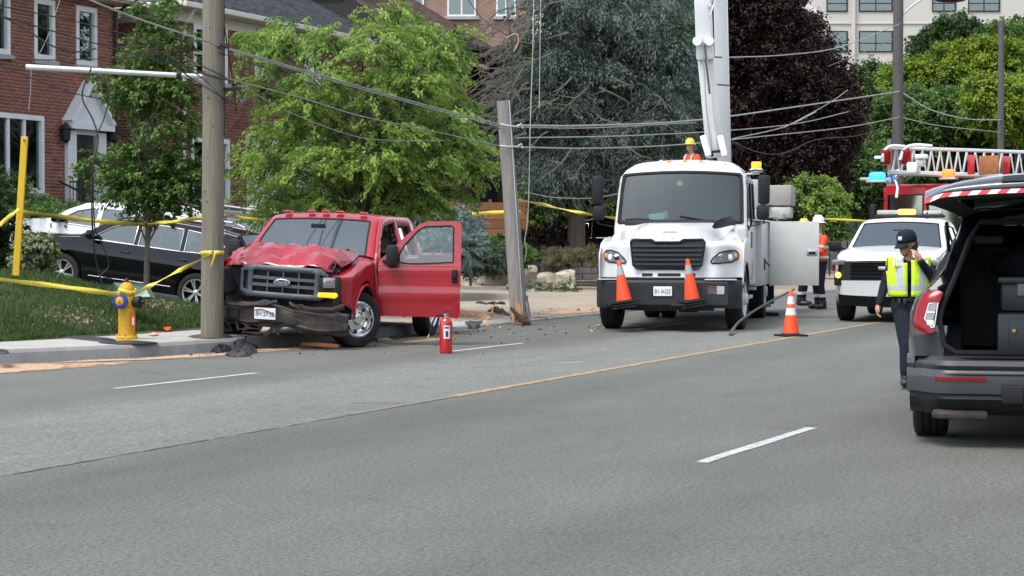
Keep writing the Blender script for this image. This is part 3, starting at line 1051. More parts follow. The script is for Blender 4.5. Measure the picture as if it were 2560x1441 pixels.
# absorbent grit swept along the kerb: a thin powder sheet, uneven and thin at its edges
def powder_mat(name, c1, c2, sc, st):
 m, n, out = nt(name)
 L = n.links.new
 tc = n.nodes.new('ShaderNodeTexCoord'); mp = n.nodes.new('ShaderNodeMapping'); mp.inputs['Scale'].default_value = st
 L(tc.outputs['Object'], mp.inputs['Vector'])
 a = n.nodes.new('ShaderNodeTexNoise'); a.inputs['Scale'].default_value = sc; a.inputs['Detail'].default_value = 9; a.inputs['Roughness'].default_value = .72
 L(mp.outputs[0], a.inputs['Vector'])
 at = n.nodes.new('ShaderNodeAttribute'); at.attribute_name = 'rnd'
 ad = n.nodes.new('ShaderNodeMath'); ad.operation = 'ADD'; L(a.outputs['Fac'], ad.inputs[0]); L(at.outputs['Fac'], ad.inputs[1])
 r = n.nodes.new('ShaderNodeMapRange'); r.inputs['From Min'].default_value = .98; r.inputs['From Max'].default_value = 1.14; L(ad.outputs[0], r.inputs['Value'])
 d = n.nodes.new('ShaderNodeBsdfDiffuse'); t = n.nodes.new('ShaderNodeBsdfTransparent'); mx = n.nodes.new('ShaderNodeMixShader')
 cr = n.nodes.new('ShaderNodeValToRGB'); cr.color_ramp.elements[0].position = .35; cr.color_ramp.elements[1].position = .65
 cr.color_ramp.elements[0].color = lin(c1); cr.color_ramp.elements[1].color = lin(c2)
 b = n.nodes.new('ShaderNodeTexNoise'); b.inputs['Scale'].default_value = 18; b.inputs['Detail'].default_value = 6; L(tc.outputs['Object'], b.inputs['Vector'])
 L(b.outputs['Fac'], cr.inputs['Fac']); L(cr.outputs[0], d.inputs['Color'])
 L(r.outputs[0], mx.inputs['Fac']); L(t.outputs[0], mx.inputs[1]); L(d.outputs[0], mx.inputs[2]); L(mx.outputs[0], out.inputs['Surface'])
 MT[name] = m
powder_mat('powder', (.34, .22, .14), (.52, .36, .25), 1.6, (1.0, 1.0, 1.0))
powder_mat('powder pale', (.40, .28, .17), (.58, .44, .30), 1.2, (1.0, 1.0, 1.0))
def grit(name, s0, s1, n0f, n1f, top, label, mat='powder', zf=None, ns=60, nn=14):
 V = []; F = []; RN = []
 for i in range(ns + 1):
  s = s0 + (s1 - s0) * i / ns
  for j in range(nn + 1):
   a, b = n0f(s), n1f(s)
   n_ = a + (b - a) * j / nn
   e = min(1, 4 * min(i / ns, 1 - i / ns)) * min(1, 2.6 * min(j / nn, 1 - j / nn))
   q = SN(s, n_); z = zf(s, n_) if zf else .007
   # stretched along the road so that streaks run with it
   V.append((q.x, q.y, z + .003 * noise.noise((s * 8, n_ * 8, 1)))); RN.append(top * e ** .6 + .10 * noise.noise((s * .9, n_ * 5, 3)))
 for i in range(ns):
  for j in range(nn):
   k = i * (nn + 1) + j; F.append((k, k + nn + 1, k + nn + 2, k + 1))
 o = np_mesh(name, V, F, mat, None, RN)
 return tag(o, label, 'absorbent grit', kind='stuff')
grit('spill_grit', 13, 22.6, lambda s: kerb_n(s) - 2.0, lambda s: kerb_n(s) - .06, .92, 'orange absorbent grit spread on the road along the kerb at the far left')
grit('spill_grit', 20.5, 27.5, lambda s: kerb_n(s) - .95, lambda s: kerb_n(s) - .0, .68, 'strip of orange grit against the kerb between hydrant and pickup truck')
grit('spill_grit', 25, 31, lambda s: 12.1, lambda s: 13.9, .58, 'pale grit under the front of the pickup truck', 'powder pale')
grit('spill_grit', 36, 47, lambda s: kerb_n(s) - .4, lambda s: kerb_n(s) + 1.6, .66, 'pale orange grit on the dropped kerb beside the bucket truck', 'powder', lambda s, n_: max(.01, (apron_z(s, n_) if n_ > kerb_n(s) + .17 else .045) + .006))
grit('spill_grit', 33, 39, lambda s: kerb_n(s) + .2, lambda s: kerb_n(s) + 3.5, .50, 'thin tan dust on the driveway apron behind the broken pole', 'powder pale', lambda s, n_: apron_z(s, n_) + .006)
# ------------------------------------------------------------------ houses
def onN(u, v, N):
 """(s, z) where the ray through (u, v) meets the upright plane n = N parallel to the road"""
 d = ray(u, v)
 t = N / (ND.x * d.x + ND.y * d.y)
 p = d * t
 return RD.x * p.x + RD.y * p.y, CAMH + p.z
def SB(m, s0, s1, n0, n1, z0, z1, mi=0, bev=0):
 """box in road coordinates"""
 Q = Matrix((RD, ND, Vector((0, 0, 1)))).transposed()
 m.box(SN((s0 + s1) / 2, (n0 + n1) / 2, (z0 + z1) / 2), (abs(s1 - s0), abs(n1 - n0), abs(z1 - z0)), Q, mi, bev)
def window(parent, s0, s1, z0, z1, N, divs=1, fw=.09, sill=True, mat='trim white', curtain=None, depth=.10, hdiv=0, sillmat='stone sill'):
 """window set in a wall whose face is at n = N (the street is on the lower n)"""
 w = bpy.data.objects.new('window', None); COL.objects.link(w); w.parent = parent
 f = M()
 for (a, b, c, d) in ((s0, s0 + fw, z0, z1), (s1 - fw, s1, z0, z1), (s0 + fw, s1 - fw, z1 - fw, z1), (s0 + fw, s1 - fw, z0, z0 + fw)):
  SB(f, a, b, N - .03, N + depth, c, d)
 for k in range(1, divs):
  x = s0 + fw + (s1 - s0 - 2 * fw) * k / divs
  SB(f, x - fw * .4, x + fw * .4, N, N + depth - .01, z0 + fw, z1 - fw)
 for k in range(1, hdiv + 1):
  x = z0 + (z1 - z0) * k / (hdiv + 1)
  SB(f, s0 + fw, s1 - fw, N + .005, N + depth - .02, x - fw * .3, x + fw * .3)
 f.build('frame', mat, w, smooth=0)
 for k in range(divs):
  g = M()
  a = s0 + fw + (s1 - s0 - 2 * fw) * k / divs + .02; b = s0 + fw + (s1 - s0 - 2 * fw) * (k + 1) / divs - .02
  SB(g, a, b, N + .05, N + .058, z0 + fw, z1 - fw)
  g.build('pane', 'house glass', w, smooth=0)
 r = M()
 SB(r, s0 + .01, s1 - .01, N + .75, N + .78, z0, z1)
 SB(r, s0 + .01, s0 + .03, N + .12, N + .75, z0, z1); SB(r, s1 - .03, s1 - .01, N + .12, N + .75, z0, z1)
 r.build('room', 'room dark', w, smooth=0)
 if curtain:
  c = M()
  for (a, b) in curtain:
   a, b = s0 + (s1 - s0) * a, s0 + (s1 - s0) * b
   k = 14
   c.loft([[SN(a + (b - a) * i / k, N + .2 + .02 * math.sin(i * 2.1), z0 + .05), SN(a + (b - a) * i / k, N + .2 + .02 * math.sin(i * 2.1), z1 - .05)] for i in range(k + 1)], closed=False)
  c.build('curtain', 'curtain', w, smooth=60)
 if sill:
  q = M(); SB(q, s0 - .08, s1 + .08, N - .10, N + .05, z0 - .12, z0 - .003)
  q.build('sill', sillmat, w, smooth=0, bev=.008)
 return w

# --- house 1
N1 = 30.0
h1 = thing('brick_house', 'red brick house with white pediment doorway at the left edge', 'house', SN(41, N1, 2.0))
h1.location = (0, 0, 0)
s_end = onN(286, 200, N1)[0]
s_beg = s_end - 12.0
def op(u0, v0, u1, v1, N):
 a = onN(u0, v0, N); b = onN(u1, v1, N)
 return a[0], b[0], b[1], a[1]
ups = []
zt = onN(215, 18, N1)[1]; zb = onN(215, 165, N1)[1]
for (a, b) in ((-62, 24), (84, 136), (189, 241)):
 ups.append((onN(a, 100, N1)[0], onN(b, 100, N1)[0], zb, zt))
gs0, gs1 = onN(-70, 400, N1)[0], onN(109, 400, N1)[0]
gz1, gz0 = onN(50, 286, N1)[1], onN(70, 482, N1)[1]
ds0, ds1 = onN(161, 400, N1)[0], onN(257, 400, N1)[0]
dz1 = onN(208, 318, N1)[1]; dz0 = 2.05
opens = [(a - s_beg, b - s_beg, c, d) for a, b, c, d in ups] + [(gs0 - s_beg, gs1 - s_beg, gz0, gz1), (ds0 - s_beg, ds1 - s_beg, dz0 - .3, dz1)]
def vis1(c):
 s = s_beg + c[0]; z = c[2]
 p = SN(s, N1, z)
 u = 1280 + FPX * p.x / p.y; v = 600 - FPX * (z - 1.5) / p.y
 return (p.y + (0 if (0 < u < 280 and 0 < v < 500) else 100) + (0 if (v < 300) else 3))
wall_bricks(h1, SN(s_beg, N1), RD, 12.0, 1.0, 7.75, opens, 'brick red', 'mortar', bw=.225, bh=.072, joint=.013, seed=3, near=vis1)
b = M()
SB(b, s_beg, s_end - .02, N1 + .02 + 0.9, N1 + 9, 1.0, 7.7)
SB(b, s_end - .10, s_end - .005, N1 + .012, N1 + .95, 1.0, 7.7)
b.build('wall', 'brick red', h1, smooth=0)
for i, (a, bb, c, d) in enumerate(ups):
 window(h1, a, bb, c, d, N1, 1, fw=.13, curtain=[(.1, .5)] if i == 1 else None)
window(h1, gs0, gs1, gz0, gz1, N1, 4, fw=.12, curtain=[(.02, .35)])
# doorway with pilasters and a pointed pediment
dr = M()
sw = (ds1 - ds0) * .22
for (a, c) in ((ds0, ds0 + sw), (ds1 - sw, ds1)):
 SB(dr, a, c, N1 - .12, N1 + .1, dz0, dz1 - .12, bev=.01)
 SB(dr, a - .03, c + .03, N1 - .15, N1 + .05, dz0, dz0 + .22)
SB(dr, ds0 + sw, ds1 - sw, N1 - .06, N1 + .1, dz1 - .2, dz1 - .05)
surround = dr.build('door_surround', 'trim white', h1, smooth=0)
pd = M()
az = onN(208, 208, N1)[1]; pa, pb = ds0 - .09, ds1 + .12; pc = (ds0 + ds1) / 2
SB(pd, pa, pb, N1 - .30, N1 + .02, dz1 - .08, dz1 + .06)
fnp = lambda a, z, h: tuple(SN(a, h, z))
pd.prism([(pa, dz1 + .06), (pb, dz1 + .06), (pc + .06, az), (pc - .06, az)], N1 - .16, N1 - .002, fnp)
for (xa, xb) in ((pa, pc), (pb, pc)):
 pd.bar(SN(xa, N1 - .15, dz1 + .09), SN(xb, N1 - .15, az + .03), .34, .09)
pd.build('pediment', 'trim white', h1, smooth=0)
d = M(); SB(d, ds0 + sw, ds1 - sw, N1 + .03, N1 + .08, dz0, dz1 - .2)
for (a0, a1) in ((.12, .46), (.54, .88)):
 for (b0, b1) in ((.1, .45), (.52, .9)):
  w_ = ds1 - ds0 - 2 * sw; h_ = dz1 - .2 - dz0
  SB(d, ds0 + sw + a0 * w_, ds0 + sw + a1 * w_, N1 + .012, N1 + .03, dz0 + b0 * h_, dz0 + b1 * h_)
door = d.build('door', 'door black', h1, smooth=0)
k = M(); k.ball(SN(ds0 + sw + .12, N1 - .02, dz0 + 1.0), .04, 8); k.build('handle', 'steel', door)
for u in (151, 268):
 s_, z_ = onN(u, 335, N1)
 l = M()
 l.lathe([(.02, -.24), (.11, -.16), (.13, .10), (.16, .12), (.05, .26), (.01, .30)], o=SN(s_, N1 - .16, z_), n=10)
 l.bar(SN(s_, N1, z_ + .1), SN(s_, N1 - .16, z_ + .28), .03, .03)
 l.build('wall_lantern', 'dark metal', h1)
g = M(); SB(g, s_beg - .3, s_end + .5, N1 - .55, N1 + .3, 7.62, 7.72); g.build('soffit', 'trim cream', h1, smooth=0)
g = M(); SB(g, s_beg - .3, s_end + .5, N1 - .66, N1 - .55, 7.66, 7.82); g.build('gutter', 'trim cream', h1, smooth=0, bev=.02)
g = M()
g.loft([[SN(s_beg - .3, N1 - .6, 7.8), SN(s_end + .45, N1 - .6, 7.8)], [SN(s_beg + 3.5, N1 + 4.6, 11), SN(s_end - 4, N1 + 4.6, 11)], [SN(s_beg - .3, N1 + 9.6, 7.8), SN(s_end + .45, N1 + 9.6, 7.8)]], closed=False)
g.loft([[SN(s_end + .45, N1 - .6, 7.8), SN(s_end - 4, N1 + 4.6, 11)], [SN(s_end + .45, N1 + 9.6, 7.8), SN(s_end - 4, N1 + 4.61, 11)]], closed=False)
g.build('roof', 'shingle grey', h1, smooth=0)
g = M(); g.tube([SN(s_end - .06, N1 - .55, 7.7), SN(s_end - .06, N1 - .1, 7.35), SN(s_end - .06, N1 - .08, 1.5)], .055, 8)
g.build('downpipe', 'downpipe brown', h1)
# porch step and iron railing in front of the door
st = M()
for k in range(4):
 SB(st, ds0 - .4, ds1 + .5, N1 - .4 - .3 * (k + 1), N1 - .4 - .3 * k, 1.0, 2.05 - .17 * k)
SB(st, ds0 - .4, ds1 + .5, N1 - .4, N1 - .01, 1.0, 2.05)
st.build('steps', 'concrete', h1, smooth=0)
rl = M()
for sx in (ds0 - .35, ds1 + .45):
 rl.bar(SN(sx, N1 - .1, 2.95), SN(sx, N1 - 1.6, 2.3), .05, .04)
rl.bar(SN(ds1 + .45, N1 - .4, 2.95), SN(ds1 - .3, N1 - .4, 2.95), .05, .04)
rl.bar(SN(ds0 - .35, N1 - .4, 2.95), SN(ds0 + .2, N1 - .4, 2.95), .05, .04)
for k in range(10):
 for (a, b2) in ((ds0 - .35, ds0 + .2), (ds1 - .3, ds1 + .45)):
  if k < 5: rl.bar(SN(a + (b2 - a) * k / 4, N1 - .4, 2.05), SN(a + (b2 - a) * k / 4, N1 - .4, 2.95), .02, .02)
rl.build('railing', 'dark metal', h1, smooth=0)

# --- house 2
N2 = 29.0
h2 = thing('brick_house', 'brown brick house with grey shingle roof behind the utility pole', 'house')
a2 = onN(446, 200, N2)[0]; e2 = onN(905, 200, N2)[0]; L2 = e2 - a2
E2 = 7.75
w_up = [(483, 567, 66, 205), (636, 664, 92, 192), (760, 800, 110, 210)]
ops = []
for (ua, ub, va, vb) in w_up:
 um = (ua + ub) / 2
 ops.append((onN(ua, 150, N2)[0], onN(ub, 150, N2)[0], onN(um, vb, N2)[1], onN(um, va, N2)[1]))
lw = (onN(477, 400, N2)[0], onN(573, 400, N2)[0], onN(530, 508, N2)[1], onN(530, 346, N2)[1])
dd = (onN(616, 400, N2)[0], onN(684, 400, N2)[0], 2.1, onN(650, 345, N2)[1])
lw2 = (onN(740, 400, N2)[0], onN(820, 400, N2)[0], 3.0, 4.6)
allop = ops + [lw, dd, lw2]
def vis2(c):
 s = a2 + c[0]; z = c[2]; p = SN(s, N2, z)
 u = 1280 + FPX * p.x / p.y; v = 600 - FPX * (z - 1.5) / p.y
 return p.y + (0 if ((565 < u < 640 and 60 < v < 470) or (450 < u < 500 and 60 < v < 480)) else 100)
wall_bricks(h2, SN(a2, N2), RD, L2, 1.2, E2 - .42, [(a - a2, b - a2, c, d) for a, b, c, d in allop], 'brick brown', 'mortar dark', bw=.225, bh=.072, joint=.013, seed=5, near=vis2, indiv=200)
wall_bricks(h2, SN(a2, N2 + 3.2), -ND, 3.2, 1.2, E2 - .42, [], 'brick brown', 'mortar dark', bw=.225, bh=.072, joint=.013, seed=6, indiv=100,
   near=lambda c: abs(c[2] - 6.5) + abs(c[0] - 1.8))
b = M(); SB(b, a2 + .02, e2 - .01, N2 + .95, N2 + 9, 1.2, E2 - .4)
SB(b, a2 + .02, a2 + .2, N2 + .02, N2 + .95, 1.2, E2 - .4)
SB(b, e2 - .2, e2 - .01, N2 + .02, N2 + .95, 1.2, E2 - .4)
b.build('wall', 'brick brown', h2, smooth=0)
for i, (a, bb, c, dd_) in enumerate(ops):
 window(h2, a, bb, c, dd_, N2, 1, fw=.14, hdiv=1)
window(h2, *lw, N2, 1, fw=.13)
window(h2, *lw2, N2, 2, fw=.12)
dr = M()
SB(dr, dd[0], dd[0] + .26, N2 - .1, N2 + .1, dd[2], dd[3]); SB(dr, dd[1] - .26, dd[1], N2 - .1, N2 + .1, dd[2], dd[3])
SB(dr, dd[0] - .05, dd[1] + .05, N2 - .14, N2 + .1, dd[3] - .62, dd[3] + .08)
SB(dr, dd[0] + .3, dd[1] - .3, N2 - .16, N2 - .14, dd[3] - .52, dd[3] - .06)
dr.build('door_surround', 'trim white', h2, smooth=0)
d = M(); SB(d, dd[0] + .26, dd[1] - .26, N2 + .04, N2 + .09, dd[2], dd[3] - .6); door = d.build('door', 'trim cream', h2, smooth=0)
g = M(); SB(g, dd[0] + .42, dd[1] - .42, N2 + .025, N2 + .04, dd[2] + 1.0, dd[3] - .75); g.build('pane', 'house glass', door, smooth=0)
q = M()
pc_ = SN((dd[0] + dd[1]) / 2, N2 - .17, dd[3] - .28)
ringp = [pc_ + RD * math.cos(t) * .15 + Vector((0, 0, math.sin(t) * .17)) for t in np.linspace(0, 2 * PI, 25)]
q.tube(ringp, .028, 6, cap=False)
q.build('round_plaque', 'dark metal', h2)
# fascia, gutter, soffit
g = M()
SB(g, a2 - .02, e2 + .02, N2 - .03, N2 + .03, E2 - .42, E2 - .12)
SB(g, a2 - .03, a2 + .03, N2 + .03, N2 + 3.2, E2 - .42, E2 - .12)
g.build('frieze', 'trim cream', h2, smooth=0)
g = M(); SB(g, a2 - .5, e2 + .5, N2 - .5, N2 + 3.2, E2 - .115, E2 - .06); g.build('soffit', 'trim cream', h2, smooth=0)
g = M(); SB(g, a2 - .6, e2 + .6, N2 - .62, N2 - .5, E2 - .13, E2 + .03, bev=.03); SB(g, a2 - .62, a2 - .5, N2 - .49, N2 + 9.5, E2 - .13, E2 + .03, bev=.03)
g.build('gutter', 'trim cream', h2, smooth=0)
g = M(); g.tube([SN(a2 + .02, N2 - .5, E2 - .1), SN(a2 + .12, N2 - .12, E2 - .6), SN(a2 + .12, N2 - .1, 1.6)], .05, 8)
g.build('downpipe', 'trim cream', h2)
# roof: hip with shingle courses
EZ = E2 + .03
RT = 3.3
def roof_plane(m, P0, P1, Q1, Q0, tag_='x'):
 m.add([tuple(P0), tuple(P1), tuple(Q1), tuple(Q0)], [(0, 1, 2, 3)])
rm = M()
ca, cb = SN(a2 - .58, N2 - .6, EZ), SN(e2 + .58, N2 - .6, EZ)
cc, cd = SN(e2 + .58, N2 + 9.6, EZ), SN(a2 - .58, N2 + 9.6, EZ)
r0, r1 = SN(a2 + 4.4, N2 + 4.5, EZ + RT), SN(e2 - 4.0, N2 + 4.5, EZ + RT)
roof_plane(rm, ca, cb, r1, r0); roof_plane(rm, cc, cd, r0, r1)
rm.add([tuple(cb), tuple(cc), tuple(r1)], [(0, 1, 2)]); rm.add([tuple(cd), tuple(ca), tuple(r0)], [(0, 1, 2)])
roof2 = rm.build('roof', 'shingle grey', h2, smooth=0)
def shingles(parent, A0, A1, B1, B0, course, width, mat, seed):
 """tabs on the slope between eave A0-A1 and ridge B0-B1"""
 rr = random.Random(seed)
 A0, A1, B0, B1 = map(Vector, (A0, A1, B0, B1))
 mid = ((B0 + B1) / 2 - (A0 + A1) / 2)
 L = mid.length; k = int(L / course)
 nrm = (A1 - A0).cross(B0 - A0).normalized()
 if nrm.z < 0: nrm = -nrm
 V = []; F = []; RN = []
 for i in range(k):
  t0, t1 = i / k, min(1, (i + 1.15) / k)
  e0, e1 = A0.lerp(B0, t0), A1.lerp(B1, t0)
  f0, f1 = A0.lerp(B0, t1), A1.lerp(B1, t1)
  w = (e1 - e0).length; c = max(1, int(w / width))
  off = rr.uniform(0, .5)
  for j in range(c):
   x0, x1 = min(1, (j + off * (j > 0)) / c), min(1, (j + 1 + off) / c)
   if x1 <= x0: continue
   g_ = .004 / max(.1, w)
   h_ = .014 + rr.uniform(0, .008)
   b = len(V)
   p0, p1 = e0.lerp(e1, x0 + g_) + nrm * h_, e0.lerp(e1, x1 - g_) + nrm * h_
   q0, q1 = f0.lerp(f1, x0 + g_) + nrm * .003, f0.lerp(f1, x1 - g_) + nrm * .003
   V += [tuple(p0), tuple(p1), tuple(q1), tuple(q0), tuple(p0 - nrm * h_), tuple(p1 - nrm * h_)]
   F += [(b, b + 1, b + 2, b + 3), (b + 4, b + 5, b + 1, b)]
   RN += [rr.choice([.7, .85, 1, 1.1, 1.3])] * 6
 np_mesh('shingles', V, F, mat, parent, RN, kind='stuff')
shingles(roof2, ca, cb, r1, r0, .14, .3, 'shingle grey', 1)
shingles(roof2, cd, ca, r0, r0, .14, .3, 'shingle grey', 2)
# chimney on house 2's far side
cm = M(); s_, n_ = e2 - .5, N2 + 6
SB(cm, e2 + 1.2, e2 + 2.6, N2 + 2.2, N2 + 3.2, 5, 12.6)

# --- house 3
N3 = 29.4
h3 = thing('brick_house', 'dark brick house with brown hip roof behind the large leafy tree', 'house')
a3, e3 = e2 + 1.1, onN(1180, 300, N3)[0]
E3 = 8.2
L3 = e3 - a3
w3 = []
for (ua, ub, va, vb) in ((1106, 1128, 168, 250), (1143, 1160, 168, 260), (1010, 1040, 180, 260), (1100, 1140, 385, 500)):
 um = (ua + ub) / 2
 w3.append((onN(ua, 200, N3)[0], onN(ub, 200, N3)[0], onN(um, vb, N3)[1], onN(um, va, N3)[1]))
wall_bricks(h3, SN(a3, N3), RD, L3, 1.2, E3, [(a - a3, b - a3, c, d) for a, b, c, d in w3], 'brick dark', 'mortar dark', bw=.225, bh=.072, joint=.013, seed=8, indiv=120,
   near=lambda c: abs(c[2] - 6) + abs(c[0] + a3 - e3 + 1.0))
b = M(); SB(b, a3, e3 - .02, N3 + .95, N3 + 9, 1.0, E3); SB(b, a3, a3 + .1, N3 + .02, N3 + .95, 1.0, E3); SB(b, e3 - .1, e3 - .02, N3 + .02, N3 + .95, 1.0, E3)
b.build('wall', 'brick dark', h3, smooth=0)
for w_ in w3: window(h3, *w_, N3, 1, fw=.08, mat='downpipe brown')
g = M(); SB(g, a3 - .6, e3 + .7, N3 - .7, N3 + 9.6, E3 - .02, E3 + .14); g.build('eaves', 'downpipe brown', h3, smooth=0)
rm = M()
ca, cb = SN(a3 - .6, N3 - .7, E3 + .15), SN(e3 + .7, N3 - .7, E3 + .15)
cc, cd = SN(e3 + .7, N3 + 9.6, E3 + .15), SN(a3 - .6, N3 + 9.6, E3 + .15)
r0, r1 = SN(a3 + 3.5, N3 + 4.6, E3 + 3.9), SN(e3 - 3.4, N3 + 4.6, E3 + 3.9)
roof_plane(rm, ca, cb, r1, r0); roof_plane(rm, cc, cd, r0, r1)
rm.add([tuple(cb), tuple(cc), tuple(r1)], [(0, 1, 2)]); rm.add([tuple(cd), tuple(ca), tuple(r0)], [(0, 1, 2)])
roof3 = rm.build('roof', 'shingle brown', h3, smooth=0)
shingles(roof3, ca, cb, r1, r0, .16, .32, 'shingle brown', 4)
c3 = M(); SB(c3, a3 + .3, a3 + 1.7, N3 + 1.0, N3 + 2.2, 7.5, 12.6); SB(c3, a3 + .2, a3 + 1.8, N3 + .9, N3 + 2.3, 12.6, 12.8)
c3.build('chimney', 'brick red', h3, smooth=0)
# porch wing of house 3, dark behind the spruce
pw = thing('porch', 'dark brick porch with square openings beside the blue spruce', 'porch')
b = M()
sp0, sp1 = e3 + .05, e3 + 7.5
for k in range(5):
 SB(b, sp0 + k * 1.75, sp0 + k * 1.75 + .5, N3 - 1.0, N3 - .6, 1.2, 7.9)
b.build('pier', 'brick dark', pw, smooth=0)
b = M(); SB(b, sp0, sp1, N3 - 1.02, N3 - .58, 4.3, 5.4); SB(b, sp0, sp1, N3 - 1.02, N3 - .58, 7.4, 8.2); SB(b, sp0, sp1, N3 - 1.02, N3 - .58, 1.0, 2.9)
b.build('lintel', 'brick dark', pw, smooth=0)
b = M(); SB(b, sp0, sp1, N3 + 1.2, N3 + 1.3, 1, 8); b.build('back_wall', 'room dark', pw, smooth=0)
b = M(); SB(b, sp0 - .3, sp1 + .4, N3 - 1.5, N3 + 1.5, 8.2, 8.4); b.build('roof', 'downpipe brown', pw, smooth=0)

def brick_tex(name, c1, c2, mort, sc):
 m, n, out = nt(name)
 b = n.nodes.new('ShaderNodeBsdfPrincipled'); b.inputs['Roughness'].default_value = .9
 tc = n.nodes.new('ShaderNodeTexCoord')
 mp = n.nodes.new('ShaderNodeMapping'); mp.inputs['Rotation'].default_value = (PI / 2, 0, 0)
 n.links.new(tc.outputs['Object'], mp.inputs['Vector'])
 t = n.nodes.new('ShaderNodeTexBrick')
 t.inputs['Color1'].default_value = lin(c1); t.inputs['Color2'].default_value = lin(c2); t.inputs['Mortar'].default_value = lin(mort)
 t.inputs['Scale'].default_value = 1.0; t.inputs['Brick Width'].default_value = .24 * sc; t.inputs['Row Height'].default_value = .085 * sc; t.inputs['Mortar Size'].default_value = .012 * sc
 n.links.new(mp.outputs[0], t.inputs['Vector'])
 n.links.new(t.outputs['Color'], b.inputs['Base Color'])
 n.links.new(b.outputs[0], out.inputs['Surface'])
 MT[name] = m
brick_tex('far brick', (.27, .145, .10), (.20, .10, .07), (.30, .25, .21), 1.0)
# tall brick building behind house 3
tb = thing('brick_apartment_building', 'tall tan brick building behind the brown hip roof', 'building')
def fbox(m, u0, u1, v0, v1, Y, depth=8, mi=0):
 a, b = A(u0, v1, Y), A(u1, v0, Y)
 m.box(((a.x + b.x) / 2, Y + depth / 2, (a.z + b.z) / 2), (b.x - a.x, depth, b.z - a.z), mi=mi)
def fwindow(parent, u0, u1, v0, v1, Y, frame='dark metal', divs=2, hdiv=0, blind=None, sill=True):
 """window in a far wall that faces the camera"""
 a, b = A(u0, v1, Y), A(u1, v0, Y)
 w = bpy.data.objects.new('window', None); COL.objects.link(w); w.parent = parent
 cx, cz, W, H = (a.x + b.x) / 2, (a.z + b.z) / 2, b.x - a.x, b.z - a.z
 f = M(); t = .09
 f.box((a.x + t / 2, Y - .02, cz), (t, .14, H)); f.box((b.x - t / 2, Y - .02, cz), (t, .14, H))
 f.box((cx, Y - .02, b.z - t / 2), (W - 2 * t, .14, t)); f.box((cx, Y - .02, a.z + t / 2), (W - 2 * t, .14, t))
 for k in range(1, divs): f.box((a.x + W * k / divs, Y - .02, cz), (.07, .12, H - 2 * t))
 for k in range(1, hdiv + 1): f.box((cx, Y - .015, a.z + H * .42 * k), (W - 2 * t, .10, .07))
 f.build('frame', frame, w, smooth=0)
 g = M(); g.box((cx, Y - .01, cz), (W - 2 * t, .01, H - 2 * t)); g.build('pane', 'house glass', w, smooth=0)
 if blind:
  g = M(); g.box((cx, Y + .1, b.z - H * blind / 2), (W - .02, .01, H * blind)); g.build('blind', 'curtain', w, smooth=0)
 if sill:
  g = M(); g.box((cx, Y - .12, a.z - .08), (W + .3, .24, .14)); g.build('sill', 'stone sill', w, smooth=0)
def hole_wall(m, u0, u1, v0, v1, Y, wins, mi=0):
 a, b = A(u0, v1, Y), A(u1, v0, Y)
 hs = []
 for (p, q, r, t) in wins:
  c, d = A(p, t, Y), A(q, r, Y)
  hs.append([(c.x, c.z), (d.x, c.z), (d.x, d.z), (c.x, d.z)])
 m.panel([(a.x, a.z), (b.x, a.z), (b.x, b.z), (a.x, b.z)], hs, 4, lambda x, z: (x, Y, z), mi)
 m.box(((a.x + b.x) / 2, Y + 6.6, (a.z + b.z) / 2), (b.x - a.x, 12, b.z - a.z))
 for xx in (a.x + .05, b.x - .05): m.box((xx, Y + .32, (a.z + b.z) / 2), (.1, .6, b.z - a.z))
wn_ = [(1118, 1190, -55, 42), (1000, 1060, -60, 30), (830, 890, -60, 30), (1240, 1290, -55, 42)]
b = M(); hole_wall(b, 640, 1330, -160, 680, 97, wn_); b.build('wall', 'far brick', tb, smooth=0)
for w_ in wn_: fwindow(tb, *w_, 97, frame='trim white', divs=2, blind=.3)
# cream apartment tower
tw = thing('apartment_tower', 'cream rendered apartment tower with dark windows at top right', 'building')
YT = 165
rows = [(-60, -10), (-4 - 0, 30), (78, 131), (176, 228), (275, 327)]
cols = [(1948, 2000), (2066, 2119), (2147, 2232), (2330, 2390), (2420, 2500)]
wn_ = [(c[0], c[1], r_[0] if r_[0] != -4 else -20, r_[1]) for r_ in rows[1:] for c in cols]
b = M(); hole_wall(b, 1930, 2640, -160, 648, YT, wn_)
fbox(b, 2127, 2139, -160, 648, YT - .35, .36)
fbox(b, 2236, 2246, -160, 648, YT - .35, .36)
fbox(b, 1930, 2640, 58, 60, YT - .1, .11)
b.build('wall', 'tower render', tw, smooth=0)
rr = random.Random(3)
for i, w_ in enumerate(wn_): fwindow(tw, *w_, YT, divs=1 if w_[1] - w_[0] < 60 else 2, hdiv=1, blind=rr.choice([None, .3, .55, .75]), sill=False)
# gable of a house beside the tower, its roof edge showing above the dark tree
gb = thing('gabled_house', 'brown house gable with white roof edge above the purple tree', 'house')
b = M()
p = [A(1850, 664, 120), A(2060, 664, 120), A(2060, 40, 120), A(1985, 6, 120), A(1850, -55, 120)]
b.prism([(q.x, q.z) for q in p], 120, 128, lambda a, c, h: (a, h, c)); b.build('wall', 'far brick', gb, smooth=0)
b = M(); b.bar(A(1960, -12, 119.6), A(2062, 44, 119.6), .5, .3); b.build('roof_edge', 'trim white', gb, smooth=0)
